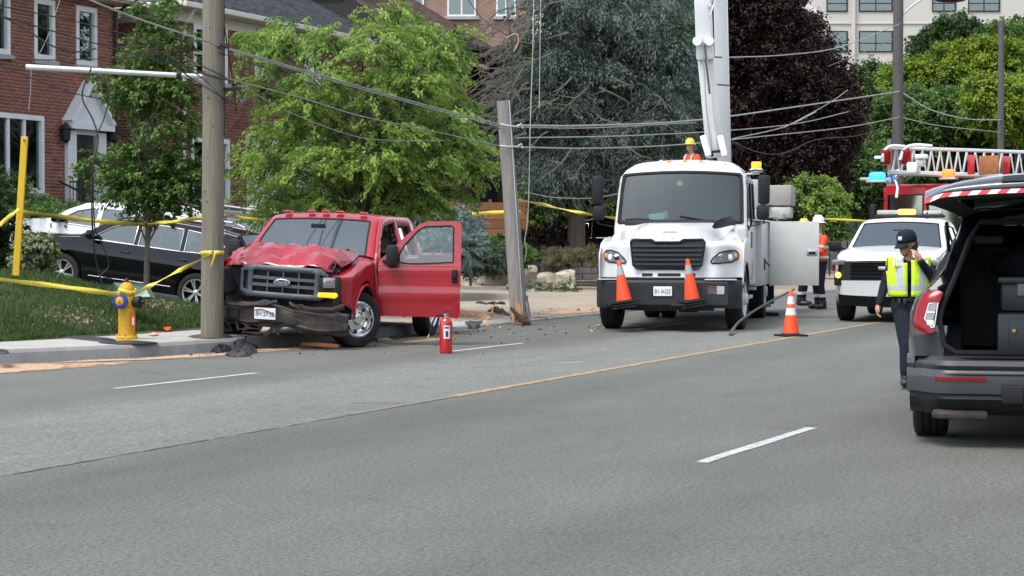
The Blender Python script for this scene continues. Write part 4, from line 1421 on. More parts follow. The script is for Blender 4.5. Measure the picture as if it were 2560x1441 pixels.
# ------------------------------------------------------------------ trees and shrubs
def blobs(lst, Y, dy=1.0, jit=.4):
 """lobes of a crown, measured on the photograph and set round the depth Y; (u, v, radius px, depth offset)"""
 out = []
 for b in lst:
  u, v, r = b[:3]; off = b[3] if len(b) > 3 else random.uniform(-jit, jit)
  c = A(u, v, Y + off)
  out.append((np.array(c), r * (Y + off) / FPX, dy))
 return out
def in_blobs(bl, n, shell=.55, squash=1.0):
 """points inside the lobes, denser near their skin; returns points and outward directions"""
 vol = np.array([b[1] ** 2 for b in bl]); pr = vol / vol.sum()
 k = RNG.choice(len(bl), size=n, p=pr)
 d = rnd_unit(n)
 rr = (shell + (1 - shell) * RNG.uniform(0, 1, n) ** .6)
 C = np.array([bl[i][0] for i in k]); Rr = np.array([bl[i][1] for i in k]); Dy = np.array([bl[i][2] for i in k])
 off = d * (rr * Rr)[:, None]
 off[:, 1] *= Dy
 off[:, 2] *= squash
 return C + off, d, k
def sprays(P, D, n_leaf, length, droop, spread):
 """leaf positions along a short drooping twig at every point"""
 n = len(P)
 t = RNG.uniform(0, 1, (n, n_leaf))
 dd = D.copy(); dd[:, 2] = dd[:, 2] * .4
 dd /= np.linalg.norm(dd, axis=1)[:, None] + 1e-9
 L = length * RNG.uniform(.6, 1.3, n)
 pos = P[:, None, :] + dd[:, None, :] * (t * L[:, None])[:, :, None]
 pos[:, :, 2] -= (t ** 2) * droop * L[:, None]
 pos += RNG.normal(0, spread, pos.shape) * (.5 + .5 * (1 - t))[:, :, None]
 tang = dd[:, None, :] * np.ones((1, n_leaf, 1)); tang[:, :, 2] = tang[:, :, 2] - 2 * t * droop
 return pos.reshape(-1, 3), tang.reshape(-1, 3)
def limbs(m, base, top, r0, targets, n=6, seed=0, sag=.2):
 """trunk from base to top with limbs that reach to the targets"""
 rr = random.Random(seed)
 base, top = Vector(base), Vector(top)
 tr = catmull([base, base.lerp(top, .35) + Vector((rr.uniform(-.08, .08), rr.uniform(-.08, .08), 0)), base.lerp(top, .7) + Vector((rr.uniform(-.1, .1), rr.uniform(-.1, .1), 0)), top], 5)
 k = len(tr)
 m.tube(tr, [r0 * (1 - .8 * i / (k - 1)) for i in range(k)], 10)
 for t in targets:
  t = Vector(t)
  h = max(.12, min(.9, (t.z - base.z) / max(.1, top.z - base.z) * .62))
  i = int(h * (k - 1)); s = tr[i]
  mid = s.lerp(t, .5) + Vector((rr.uniform(-.1, .1), rr.uniform(-.1, .1), (t - s).length * sag))
  pts = catmull([s, mid, t], 4)
  rr0 = r0 * (1 - .8 * h) * .45
  m.tube(pts, [rr0 * (1 - .85 * q / (len(pts) - 1)) for q in range(len(pts))], 5)

# -- the large light green street tree
T2 = thing('street_tree', 'large light green street tree with drooping sprays behind the red pickup truck', 'tree')
YT2 = 38.5
sil = [(640, 100), (700, 62), (760, 100), (830, 75), (880, 110), (930, 66), (940, 22), (1000, 5), (1060, 55), (1150, 75), (1180, 112), (1110, 140), (1090, 190), (1150, 260), (1165, 330), (1212, 410), (1150, 435), (1130, 490), (1090, 540), (700, 540), (622, 500), (655, 415), (632, 395), (660, 330), (700, 260), (635, 205), (660, 170)]
def pip(p, poly):
 c = False; j = len(poly) - 1
 for i in range(len(poly)):
  if (poly[i][1] > p[1]) != (poly[j][1] > p[1]) and p[0] < (poly[j][0] - poly[i][0]) * (p[1] - poly[i][1]) / (poly[j][1] - poly[i][1]) + poly[i][0]: c = not c
  j = i
 return c
lob = []; rr = random.Random(31)
while len(lob) < 120:
 u, v = rr.uniform(585, 1215), rr.uniform(5, 540)
 r_ = rr.uniform(24, 44)
 if pip((u, v), sil) and all(math.hypot(u - a, (v - b) * 1.3) > 22 for a, b, *_ in lob):
  edge = sum(pip((u + dx, v + dy), sil) for dx, dy in ((30, 0), (-30, 0), (0, 30), (0, -30))) / 4
  lob.append((u, v, r_ * (.55 + .45 * edge), rr.uniform(-1.6, 1.6) * edge))
for k_ in range(0, len(sil)):
 a, b = sil[k_], sil[(k_ + 1) % len(sil)]
 lob.append(((a[0] * .93 + 900 * .07), (a[1] * .95 + 320 * .05), 22, rr.uniform(-.5, .5)))
bl = blobs(lob, YT2, 1.1, .6)
P, D, k = in_blobs(bl, 1350, .45, squash=.58)
D = D * .6 + np.array([.0, 0, .15]) + np.sign(P[:, :1] - A(900, 300, YT2).x) * np.array([[.55, 0, 0]]) * RNG.uniform(0, 1, (len(P), 1))
okz = P[:, 2] > 1.9
P, D = P[okz], D[okz]
C, TG = sprays(P, D, 52, .50, .42, .05)
leaves('crown', C, .078, 'leaf light', T2, D=TG, aspect=.5, up=.45, droop=.35, kind='stuff', align=.7, rnd=np.repeat(RNG.uniform(0, .8, len(P)), 52) + RNG.uniform(0, .2, len(C)))
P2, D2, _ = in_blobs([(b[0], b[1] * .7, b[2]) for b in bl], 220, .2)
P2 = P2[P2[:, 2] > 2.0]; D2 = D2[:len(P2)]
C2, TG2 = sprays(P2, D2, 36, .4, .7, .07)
leaves('crown', C2, .085, 'leaf deep', T2, D=TG2, aspect=.5, up=.4, droop=.3, kind='stuff', align=.7)  # inner leaves coloured darker: shade inside the crown put into their colour
tm = M()
b0 = G(884, 700, .16); b0 = Vector((A(884, 700, YT2).x, YT2, .12))
tgt = [tuple(b[0]) for b in bl]
limbs(tm, b0, A(930, 300, YT2), .13, tgt[::2], seed=4, sag=.12)
for (u, v) in ((1035, 100), (1090, 110), (1150, 90), (700, 120), (860, 90), (1175, 400), (620, 480)):
 tm.tube(catmull([A(930, 330, YT2), A((930 + u) / 2, (330 + v) / 2 + 6, YT2), A(u, v, YT2)], 4), [.035 - .0027 * i for i in range(9)], 5)
tm.build('trunk', 'bark', T2)

# -- the young tiered tree in front of the first house
T1 = thing('young_tree', 'slim young tree with tiered branches on the bank in front of the black SUV', 'tree')
YT1 = 36.5
lob = [(385, 10, 45), (420, 60, 45), (360, 40, 35), (440, 100, 40), (395, 130, 55), (330, 140, 30), (450, 150, 40), (340, 100, 30), (380, 180, 60), (430, 190, 50), (300, 205, 45), (270, 195, 25), (340, 220, 70), (400, 235, 70), (350, 255, 60), (440, 225, 45),
  (370, 300, 35), (440, 310, 50), (480, 320, 35), (340, 370, 35), (420, 350, 30), (300, 415, 70), (240, 420, 38), (370, 420, 75), (440, 415, 65), (480, 410, 40), (310, 460, 60), (400, 470, 75), (460, 460, 55), (350, 490, 60), (430, 500, 55), (380, 515, 45), (480, 440, 40)]
bl = blobs(lob, YT1, 1.1, .4)
P, D, k = in_blobs(bl, 820, .35, squash=.55)
C, TG = sprays(P, D, 30, .32, .25, .05)
leaves('crown', C, .082, 'leaf mid', T1, D=TG, aspect=.6, up=.65, droop=.1, kind='stuff', align=.6)
tm = M()
zb = yard(*toSN(A(364, 705, YT1))) - .05
limbs(tm, (A(364, 700, YT1).x, YT1, zb), A(385, -20, YT1), .055, [tuple(b[0]) for b in bl], seed=9, sag=.05)
tm.build('trunk', 'bark grey', T1)

# -- blue spruce, drooping
def spruce(name, label, lob, Y, n, mat, size=.13, dark='needle blue', nd=0, trunkpx=None, droop=.55, cat='tree', length=.5, nl=26, low=.0, dy=1.2, sq=1.0):
 t = thing(name, label, cat)
 bl = blobs(lob, Y, dy, Y * .015)
 P, D, k = in_blobs(bl, n, .3, squash=sq)
 P = P[P[:, 2] > low]; D = D[:len(P)]
 C, TG = sprays(P, D, nl, length, droop, length * .12)
 tone = RNG.uniform(0, 1, len(bl))[k[:len(P)]] * .45 + RNG.uniform(0, .4, len(P))
 leaves('foliage', C, size, mat, t, D=TG, aspect=.22, up=.3, droop=.25, kind='stuff', align=.75, fold=.05, rnd=np.repeat(tone, nl) + RNG.uniform(0, .15, len(C)))
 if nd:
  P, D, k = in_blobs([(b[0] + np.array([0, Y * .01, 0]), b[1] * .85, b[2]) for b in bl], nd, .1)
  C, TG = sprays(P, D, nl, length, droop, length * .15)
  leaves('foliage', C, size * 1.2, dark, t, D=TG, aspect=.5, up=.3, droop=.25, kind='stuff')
 if trunkpx:
  tm = M(); (ua, va), (ub, vb), r = trunkpx
  limbs(tm, A(ua, va, Y), A(ub, vb, Y), r, [tuple(b[0]) for b in bl][::2], seed=5, sag=-.05)
  tm.build('trunk', 'bark', t)
 return t
lob = []
rr = random.Random(12)
for i in range(64):
 v = -40 + i * 9.2 + rr.uniform(-14, 14)
 half = 120 + (v + 60) * .42 if v < 240 else 240 - max(0, v - 330) * .45
 cx = 1450 + (v - 200) * -.06
 half = max(70, min(225, half))
 if v > 455: continue
 for q in range(2):
  lob.append((cx + 25 + rr.uniform(-half * .82, half), v, rr.uniform(34, 56)))
spruce('blue_spruce', 'tall blue spruce with drooping branches between the broken pole and the bucket truck', lob, 60, 4300, 'needle blue', .11, 'leaf deep', 900, ((1440, 650), (1450, -60), .28), length=.8, nl=34, sq=.42, droop=.38)
# dead twigs at its left side
tw_ = thing('bare_spruce_branches', 'bare grey spruce branches reaching left above the broken pole', 'branches')
tm = M()
for i in range(68):
 u0, v0 = rr.uniform(1230, 1330), rr.uniform(-10, 300)
 u1, v1 = u0 - rr.uniform(30, 130), v0 + rr.uniform(10, 90)
 y = 57 + rr.uniform(-1, 1)
 if i > 45:
  u0, v0 = rr.uniform(1300, 1640), rr.uniform(-10, 420); sg = 1 if u0 > 1470 else -1; u1, v1 = u0 + sg * rr.uniform(20, 90), v0 + rr.uniform(10, 70); y = 56 + rr.uniform(-.6, .6)
 p = catmull([A(u0, v0, y), A((u0 + u1) / 2, (v0 + v1) / 2 - rr.uniform(-6, 22), y), A(u1, v1, y)], 4)
 tm.tube(p, [.035 - .003 * q for q in range(len(p))], 4, cap=False)
 for j in range(5):
  s_ = p[rr.randrange(2, len(p))]
  tm.tube([s_, s_ + Vector((rr.uniform(-.5, .2), rr.uniform(-.3, .3), rr.uniform(-.5, .15)))], [.012, .004], 3, cap=False)
tm.build('branch', 'bark grey', tw_)
# -- second darker conifer behind the bucket truck's boom
lob = [(1600 + rr.uniform(-90, 90), -20 + i * 13, rr.uniform(36, 60)) for i in range(36)]
spruce('dark_spruce', 'darker spruce standing directly left of the truck boom', lob, 66, 2600, 'needle blue', .15, 'leaf deep', 900, ((1610, 560), (1610, -60), .25), length=.8, sq=.42, droop=.38)

def leafy(name, label, lob, Y, n, mat, size, nl=22, length=.6, droop=.3, dark=None, nd=0, trunk=None, cat='tree', low=.0, group=None, up=.4, aspect=.7, dy=1.2, shell=.45, spread=None, barkm='bark'):
 t = thing(name, label, cat, group=group)
 bl = blobs(lob, Y, dy, Y * .012)
 P, D, k = in_blobs(bl, n, shell)
 keep = P[:, 2] > low; P, D = P[keep], D[keep]
 C, TG = sprays(P, D, nl, length, droop, spread or length * .2)
 tone = RNG.uniform(0, 1, len(bl))[k[keep]] * .45 + RNG.uniform(0, .4, len(P))
 leaves('foliage', C, size, mat, t, D=TG, aspect=aspect, up=up, kind='stuff', droop=.15, rnd=np.repeat(tone, nl) + RNG.uniform(0, .15, len(C)))
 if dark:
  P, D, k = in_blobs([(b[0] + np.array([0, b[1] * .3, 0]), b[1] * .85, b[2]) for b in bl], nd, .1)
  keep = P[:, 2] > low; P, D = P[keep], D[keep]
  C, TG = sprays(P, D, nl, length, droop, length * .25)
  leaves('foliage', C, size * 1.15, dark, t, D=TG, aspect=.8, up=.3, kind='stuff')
 if trunk:
  tm = M(); (ua, va), (ub, vb), r = trunk
  limbs(tm, A(ua, va, Y), A(ub, vb, Y), r, [tuple(b[0]) for b in bl][::2], seed=5)
  tm.build('trunk', barkm, t)
 return t
# -- copper beech
lob = []
for i in range(150):
 u = rr.uniform(1640, 2130); v = rr.uniform(-50, 500)
 right = 2040 if v < 155 else 2140 - max(0, v - 260) * .12
 if v < 20: right = 2000
 if u > right - 40 or (u < 1760 and rr.random() < .35): continue
 lob.append((u, v, rr.uniform(34, 58)))
for (u, v) in ((2020, 60), (2035, 90), (2028, 130), (2090, 190), (2115, 210), (2120, 260), (2115, 300), (2100, 360)): lob.append((u, v, 26))
leafy('copper_beech', 'very dark purple leaved tree filling the background right of the boom', lob, 84, 9000, 'leaf purple', .13, nl=26, length=.7, dark='leaf purple', nd=2600, trunk=((1900, 620), (1900, 100), .5), up=.5)
# -- green trees on the right
def fill(n, inside, r0, r1, u0, u1, v0, v1):
 out = []
 while len(out) < n:
  u, v = rr.uniform(u0, u1), rr.uniform(v0, v1)
  if inside(u, v): out.append((u, v, rr.uniform(r0, r1)))
 return out
lob = fill(34, lambda u, v: v > 180 + abs(u - 2215) * .6, 22, 40, 2130, 2300, 150, 470)
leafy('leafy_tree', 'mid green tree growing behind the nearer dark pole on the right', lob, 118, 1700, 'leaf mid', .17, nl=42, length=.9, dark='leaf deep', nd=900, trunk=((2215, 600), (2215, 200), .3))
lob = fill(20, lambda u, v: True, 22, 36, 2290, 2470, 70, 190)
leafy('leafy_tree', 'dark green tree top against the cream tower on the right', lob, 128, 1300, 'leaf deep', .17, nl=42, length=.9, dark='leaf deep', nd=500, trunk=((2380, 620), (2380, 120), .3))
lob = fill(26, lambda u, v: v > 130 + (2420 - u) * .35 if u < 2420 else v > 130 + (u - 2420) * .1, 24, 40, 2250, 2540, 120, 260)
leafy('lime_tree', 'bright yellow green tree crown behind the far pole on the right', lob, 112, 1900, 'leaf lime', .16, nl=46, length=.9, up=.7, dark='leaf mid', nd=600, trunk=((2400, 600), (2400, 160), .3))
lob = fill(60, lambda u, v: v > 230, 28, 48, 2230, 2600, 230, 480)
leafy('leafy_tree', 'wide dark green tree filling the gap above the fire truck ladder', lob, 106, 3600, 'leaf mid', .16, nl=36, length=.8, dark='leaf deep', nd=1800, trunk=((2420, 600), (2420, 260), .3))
lob = fill(26, lambda u, v: True, 26, 44, 2500, 2680, 60, 230)
leafy('leafy_tree', 'mid green tree crown cut by the right edge of the photo', lob, 122, 1600, 'leaf mid', .17, nl=42, length=.9, dark='leaf deep', nd=600, trunk=((2590, 620), (2590, 160), .3))
lob = fill(20, lambda u, v: v > 205 + (2560 - u) * .15, 22, 36, 2440, 2620, 215, 330)
leafy('lime_tree', 'yellow green tree low at the right edge beyond the far pole', lob, 102, 1200, 'leaf lime', .16, nl=40, length=.8, up=.6, dark='leaf mid', nd=500, trunk=((2540, 620), (2540, 260), .2))
lob = [(2005, 490, 32), (2040, 480, 34), (1980, 520, 24), (2075, 500, 30), (2030, 540, 40), (2070, 560, 35), (1990, 560, 26)]
leafy('shrub', 'loose light green shrub above the open white cabinet door', lob, 74, 500, 'leaf light', .10, nl=44, length=.5, dark='leaf deep', nd=300, cat='shrub')
lob = [(2100, 510, 40), (2130, 490, 34), (2090, 450, 36), (2140, 450, 36), (2160, 420, 36), (2120, 560, 40), (2160, 530, 36), (2070, 430, 30), (2190, 470, 40), (2180, 400, 34), (2200, 430, 30)]
leafy('shrub', 'deep green shrub mass left of the fire truck cab', lob, 92, 900, 'leaf mid', .14, nl=34, length=.6, dark='leaf deep', nd=700, cat='shrub')
# -- woods far behind everything
lob = fill(150, lambda u, v: True, 50, 90, -300, 2900, 130, 600)
leafy('far_wood', 'dark mass of far trees closing the view between the houses', lob, 190, 3500, 'leaf deep', .9, nl=16, length=2.5, dark='leaf deep', nd=1200, cat='wood')['kind'] = 'stuff'
# -- hedges and shrubs of the front gardens
lob = fill(46, lambda u, v: True, 26, 44, 1310, 1560, 455, 600)
leafy('hedge', 'tall green hedge behind the parked black pickup', lob, 72, 2300, 'leaf mid', .12, length=.35, dark='leaf deep', nd=1200, cat='hedge', up=.5)
lob = [(1110, 560, 50), (1160, 565, 46), (1070, 580, 46), (1060, 620, 46), (1120, 610, 56), (1170, 615, 44), (1180, 580, 34), (1140, 545, 32), (1090, 545, 34), (1150, 650, 40), (1100, 655, 44), (1050, 560, 40), (1030, 580, 34), (1015, 610, 30)]
spruce('dwarf_blue_spruce', 'round pale blue dwarf spruce behind the open red door', lob, 50, 620, 'needle pale', .09, 'needle blue', 260, ((1120, 690), (1120, 560), .07), droop=.1, cat='shrub', length=.22, nl=34, low=.3, dy=.9)
lob = [(1180, 658, 28), (1220, 655, 28), (1250, 660, 22), (1160, 664, 22), (1200, 650, 30), (1240, 640, 26)]
leafy('juniper', 'low grey green juniper under the blue dwarf spruce', lob, 55, 520, 'leaf sage', .07, nl=34, length=.25, droop=.05, cat='shrub', aspect=.3, dark='leaf deep', nd=150)
lob = [(1200, 625, 28), (1240, 620, 30), (1265, 640, 26), (1225, 640, 26), (1300, 630, 24)]
leafy('shrub', 'small green shrub between the dwarf spruce and the broken pole', lob, 57, 420, 'leaf mid', .07, nl=26, length=.25, cat='shrub', dark='leaf deep', nd=150)
lob = [(1330, 605, 28), (1365, 600, 32), (1400, 605, 32), (1440, 612, 30), (1465, 618, 24), (1345, 630, 30), (1390, 632, 30), (1430, 636, 26), (1320, 620, 20)]
leafy('burgundy_shrub', 'dark burgundy shrub in front of the parked black pickup', lob, 60, 760, 'leaf purple', .07, nl=28, length=.22, cat='shrub', dark='leaf purple', nd=300)
lob = [(1375, 640, 14), (1400, 638, 16), (1430, 636, 15), (1460, 636, 15), (1490, 640, 16), (1520, 642, 16), (1380, 655, 13), (1390, 668, 10), (1545, 645, 14)]
leafy('ornamental_grass', 'tuft of dry tan grass on top of the grey garden wall', lob, 57, 620, 'grass tan', .09, nl=26, length=.2, droop=.2, cat='grass', aspect=.12, up=.1)
lob = [(1330, 725, 16), (1360, 722, 14), (1395, 728, 20), (1425, 722, 18), (1370, 735, 12), (1440, 735, 10), (1210, 735, 14), (1240, 742, 12), (1180, 735, 12), (1310, 735, 10)]
leafy('ground_cover', 'low weeds and grass along the sandstone blocks', lob, 54.5, 150, 'grass blade', .08, nl=20, length=.16, droop=0, cat='weeds', aspect=.2, low=.12)['kind'] = 'stuff'
# yew and variegated shrub at the left edge
lob = fill(40, lambda u, v: u < 42 - (500 - v) * .1 if v < 500 else u < 62, 20, 34, -160, 50, 420, 680)
leafy('yew', 'dark evergreen bush at the left edge beside the yellow post', lob, 34.5, 1300, 'leaf deep', .05, nl=30, length=.16, droop=.05, cat='shrub', aspect=.35, dark='leaf deep', nd=500)
lob = [(80, 620, 30), (60, 640, 26), (105, 615, 24), (115, 640, 22), (85, 655, 26), (60, 665, 20), (110, 665, 18), (70, 600, 16), (122, 620, 10)]
leafy('variegated_shrub', 'cream edged rounded shrub between the yellow post and the black SUV wheel', lob, 34, 420, 'leaf cream', .045, nl=30, length=.12, cat='shrub', dark='leaf mid', nd=200)
lob = [(95, 500, 16), (110, 530, 20), (130, 545, 20), (75, 525, 18), (165, 550, 16), (90, 560, 20), (195, 545, 14), (215, 550, 14), (60, 480, 14), (160, 520, 10)]
leafy('rose_bush', 'loose rose bush under the ground floor window of the red house', lob, 46, 260, 'leaf mid', .07, nl=18, length=.3, cat='shrub')

# sandstone blocks, garden wall, wooden fence
def rough_block(name, label, cat, u0, u1, v0, v1, Y, seed, depth=.5, mat='sandstone', group=None, z0=None, rz=.12):
 a, b = A(u0, v1, Y), A(u1, v0, Y)
 z0 = a.z if z0 is None else z0
 bm = bmesh.new(); bmesh.ops.create_cube(bm, size=1)
 bmesh.ops.subdivide_edges(bm, edges=list(bm.edges), cuts=3, use_grid_fill=True)
 W, H = b.x - a.x, b.z - z0
 for v in bm.verts:
  p = Vector((v.co.x * W, v.co.y * depth, (v.co.z + .5) * H))
  r_ = 1 - .05 * (abs(v.co.x * v.co.z) * 4)
  q = Vector((p.x * r_, p.y, p.z * (1 - .08 * (v.co.x * v.co.x * 4) * (v.co.z > 0))))
  q += Vector([noise.noise((p.x * 4 + seed * 9 + k * 5, p.y * 4, p.z * 5)) for k in range(3)]) * .055
  v.co = q
 me = bpy.data.meshes.new(name); bm.to_mesh(me); bm.free()
 me.materials.append(MT[mat])
 o = bpy.data.objects.new(name, me); COL.objects.link(o)
 o.location = ((a.x + b.x) / 2, Y, z0); o.rotation_euler = (0, 0, -rz)
 return tag(o, label, cat, group)
gs = 'sandstone blocks edging the front garden'
rough_block('stone_block', 'left sandstone block half hidden by the open red door', 'stone', 1120, 1178, 678, 716, 57.5, 1, group=gs)
rough_block('stone_block', 'long low sandstone block under the juniper left of the broken pole', 'stone', 1181, 1266, 682, 716, 57.2, 2, group=gs)
rough_block('stone_block', 'short sandstone block just right of the broken pole', 'stone', 1314, 1346, 684, 722, 57, 3, group=gs)
rough_block('stone_block', 'middle pale sandstone block right of the broken pole', 'stone', 1344, 1392, 681, 722, 56.6, 4, group=gs)
rough_block('stone_block', 'rightmost tall sandstone block with a cracked face', 'stone', 1391, 1438, 676, 720, 56.2, 5, group=gs)
rough_block('boulder', 'small tan boulder behind the sandstone blocks by the pole', 'stone', 1316, 1343, 666, 690, 59, 6, depth=.35)
kb2 = rough_block('border_kerb', 'low rounded concrete border strip left of the broken pole', 'kerb', 1120, 1268, 716, 735, 54.5, 8, depth=.3, mat='kerb concrete')
wl = thing('garden_wall', 'low grey concrete garden wall topped with dry grass', 'wall')
a, b = A(1310, 702, 60), A(1620, 655, 60)
m = M()
for r_ in range(3):
 x = a.x - (r_ % 2) * .4
 while x < b.x:
  h_ = (b.z - a.z + .05) / 3
  m.box((x + .42, 60 + random.uniform(-.01, .01), a.z + h_ * (r_ + .5)), (.82, .5, h_ - .015), bev=.02)
  x += .84
m.build('block', 'wall grey', wl, smooth=0, kind='stuff')
m = M(); m.box(((a.x + b.x) / 2, 60, b.z + .1), (b.x - a.x + .3, .6, .1), bev=.02); m.build('coping', 'wall grey', wl, smooth=0)
fn = thing('wooden_fence', 'orange brown horizontal board fence behind the blue dwarf spruce', 'fence')
a, b = A(1040, 612, 66), A(1318, 506, 66)
nb = 7; bh_ = (b.z - a.z + .6) / nb
brd = None
for i in range(nb):
 m = M(); m.box((0, 0, 0), (b.x - a.x, .03, bh_ - .015), bev=.004)
 o = m.build('board', 'fence wood', fn, smooth=0, rnd=random.choice([.8, .9, 1, 1.15])); o.location = ((a.x + b.x) / 2, 66, a.z - .6 + bh_ * (i + .5))
for i in range(4):
 m = M(); m.box((0, 0, 0), (.1, .08, b.z - a.z + .75)); o = m.build('post', 'fence wood', fn, smooth=0, rnd=.8)
 o.location = (a.x + (b.x - a.x) * i / 3, 66.07, (a.z + b.z) / 2 - .28)
# green mesh fence far behind the worker
gf = thing('mesh_fence', 'low green screened fence far behind the workers', 'fence')
m = M()
for i in range(9):
 p = A(2030 + i * 22, 600, 80); m.cyl((p.x, 80, 0), (p.x, 80, 2.35), .03, n=6)
m.build('post', 'dark metal', gf)
m = M(); p, q = A(2030, 600, 80), A(2210, 600, 80); m.box(((p.x + q.x) / 2, 80.03, 1.9), (q.x - p.x, .02, .75)); m.build('screen', 'green roofing', gf, smooth=0)
bl_ = thing('concrete_wall', 'pale concrete wall seen between the worker and the white pickup', 'wall')
m = M(); p, q = A(2060, 600, 90), A(2330, 600, 90); m.box(((p.x + q.x) / 2, 90, .75), (q.x - p.x, .3, 1.7)); m.build('wall', 'wall grey', bl_, smooth=0)

# unseen trees added behind the camera to darken reflections in glass and paint
bh = thing('reflection_trees', 'added row of unseen trees behind the viewer that darkens reflections', 'trees'); bh['kind'] = 'stuff'
bl = []
rr = random.Random(77)
for i in range(46):
 s_ = -70 + i * 3.6 + rr.uniform(-1, 1)
 for q in range(3):
  p = SN(s_, -11 - rr.uniform(0, 6), 1.2 + q * 2.6 + rr.uniform(0, 1.5))
  bl.append((np.array(p), rr.uniform(1.8, 3.2), 1.0))
P, D, k = in_blobs(bl, 14000, .2)
P = P[P[:, 2] > .1]
leaves('foliage', P, .9, 'leaf deep', bh, aspect=.8, up=.3, kind='stuff')
# ------------------------------------------------------------------ utility poles, wires, tape
def pole_mesh(base, top, r0, r1, mat, parent, name='shaft', k=18, wob=.01, seed=0):
 m = M(); b, t = Vector(base), Vector(top)
 pts = [b.lerp(t, i / k) for i in range(k + 1)]
 m.tube(pts, [r0 + (r1 - r0) * i / k for i in range(k + 1)], 20)
 m.v = [(x + wob * noise.noise((x * 5 + seed, y * 5, z * .6)), y + wob * noise.noise((x * 5, y * 5 + 7, z * .6 + seed)), z) for x, y, z in m.v]
 return m.build(name, mat, parent, smooth=60)
# near pole
PA = SN(24.75, 14.36, .16); PAY = PA.y
topA = A(535, -420, PAY)
PA = Vector((A(531, 845, PAY).x, PAY, .15))
p1 = thing('utility_pole', 'near greenish wooden utility pole standing against the crashed pickup', 'utility pole')
pole_mesh(PA, topA, .155, .135, 'pole wood', p1)
def pole_at(u, v, off=-.16, Y=PAY):
 p = A(u, v, Y); return Vector((p.x, p.y + off, p.z))
m = M()
for (u, v) in ((528, 74), (524, 247), (536, 318), (520, 505), (515, 480)):
 q = pole_at(u, v, -.14); m.ball(q, .012, 6)
m.cyl(pole_at(537, 630, -.15), pole_at(537, 630, -.20), .016, n=8)
m.build('bolt', 'rotten wood', p1)
m = M()
m.box(pole_at(556, 116, -.10), (.16, .06, .05)); m.cyl(pole_at(548, 116, -.2), pole_at(575, 122, -.05), .012, n=6)
m.cyl(pole_at(562, 340, -.05), pole_at(562, 1, -.05), .008, n=5)
m.bar(pole_at(556, 225, 0), pole_at(604, 222, 0), .03, .05)
m.build('bracket', 'dark metal', p1)
# pale metal arm reaching left from the near pole
arm = thing('lamp_arm', 'long pale metal tube arm reaching left from the near pole', 'lamp arm')
m = M(); m.tube([pole_at(505, 192, 0), pole_at(350, 185, -.1), pole_at(235, 180, -.2), pole_at(78, 173, -.3)], [.035, .036, .04, .043], 12)
m.build('tube', 'galvanised', arm)
m = M()
for (u, v) in ((240, 180), (452, 190)): m.cyl(pole_at(u - 5, v, -.15), pole_at(u + 5, v, -.15), .055, n=12)
m.build('clamp', 'dark metal', arm)
# broken pole
PBY = 36.6
p2 = thing('broken_utility_pole', 'snapped grey utility pole with a splintered foot on the asphalt', 'utility pole')
bB, tB = A(1298, 806, PBY), A(1258, 253, PBY); bB.z = .02
pole_mesh(bB + Vector((0, 0, .12)), tB, .16, .115, 'pole wood grey', p2, seed=3)
m = M(); rr = random.Random(3)
for i in range(34):      # splinters round the torn foot
 a = rr.uniform(0, 2 * PI); r_ = rr.uniform(.09, .165)
 p = bB + Vector((math.cos(a) * r_, math.sin(a) * r_, .3 + rr.uniform(0, .2)))
 q = bB + Vector((math.cos(a) * r_ * 1.1 + rr.uniform(-.03, .06), math.sin(a) * r_ * 1.1, rr.uniform(-.01, .08)))
 m.tube([p, p.lerp(q, .6), q], [.022, .02, .003], 4)
m.build('splinter', 'pole wood grey', p2, smooth=0, kind='stuff')
m = M()
f0 = A(1284, 742, PBY); f0.y -= .155
for (du, dv, w_) in ((0, 0, .03), (6, 20, .05), (-6, 35, .05)):
 a = A(1290 + du, 735 + dv, PBY); a.y -= .155; b = A(1296 + du * 1.6, 806, PBY); b.y -= .17
 m.tube([a, a.lerp(b, .5) + Vector((0, -.015, 0)), b], [.01, w_, w_ * 1.2], 5, squash=.5)
m.build('fresh_splinter', 'fresh wood', p2, smooth=0)
m = M(); m.tube([bB + Vector((-.16, -.16, .30)), bB + Vector((-.04, -.19, .16)), bB + Vector((.10, -.2, .04)), bB + Vector((.2, -.22, .01))], [.02, .055, .075, .02], 8, squash=.8)
m.v = [(x + .03 * noise.noise((x * 20, y * 20, z * 20)), y, max(.005, z + .03 * noise.noise((x * 20 + 5, y * 20, z * 20)))) for x, y, z in m.v]
m.build('rotten_heart', 'rotten wood', p2, smooth=0)
m = M()
for (u0, v0, u1, v1) in ((1250, 312, 1292, 318), (1250, 366, 1292, 368)):
 a, b = A(u0, v0, PBY), A(u1, v1, PBY); a.y -= .15; b.y -= .15
 m.tube([a, (a + b) / 2 + Vector((0, -.06, -.01)), b, b + Vector((.08, 0, .05)), b + Vector((.10, 0, -.03))], .014, 6)
m.cyl(A(1270, 252, PBY) + Vector((.02, -.13, 0)), A(1308, 800, PBY) + Vector((0, -.15, 0)), .008, n=5)
m.build('clamp', 'galvanised', p2)
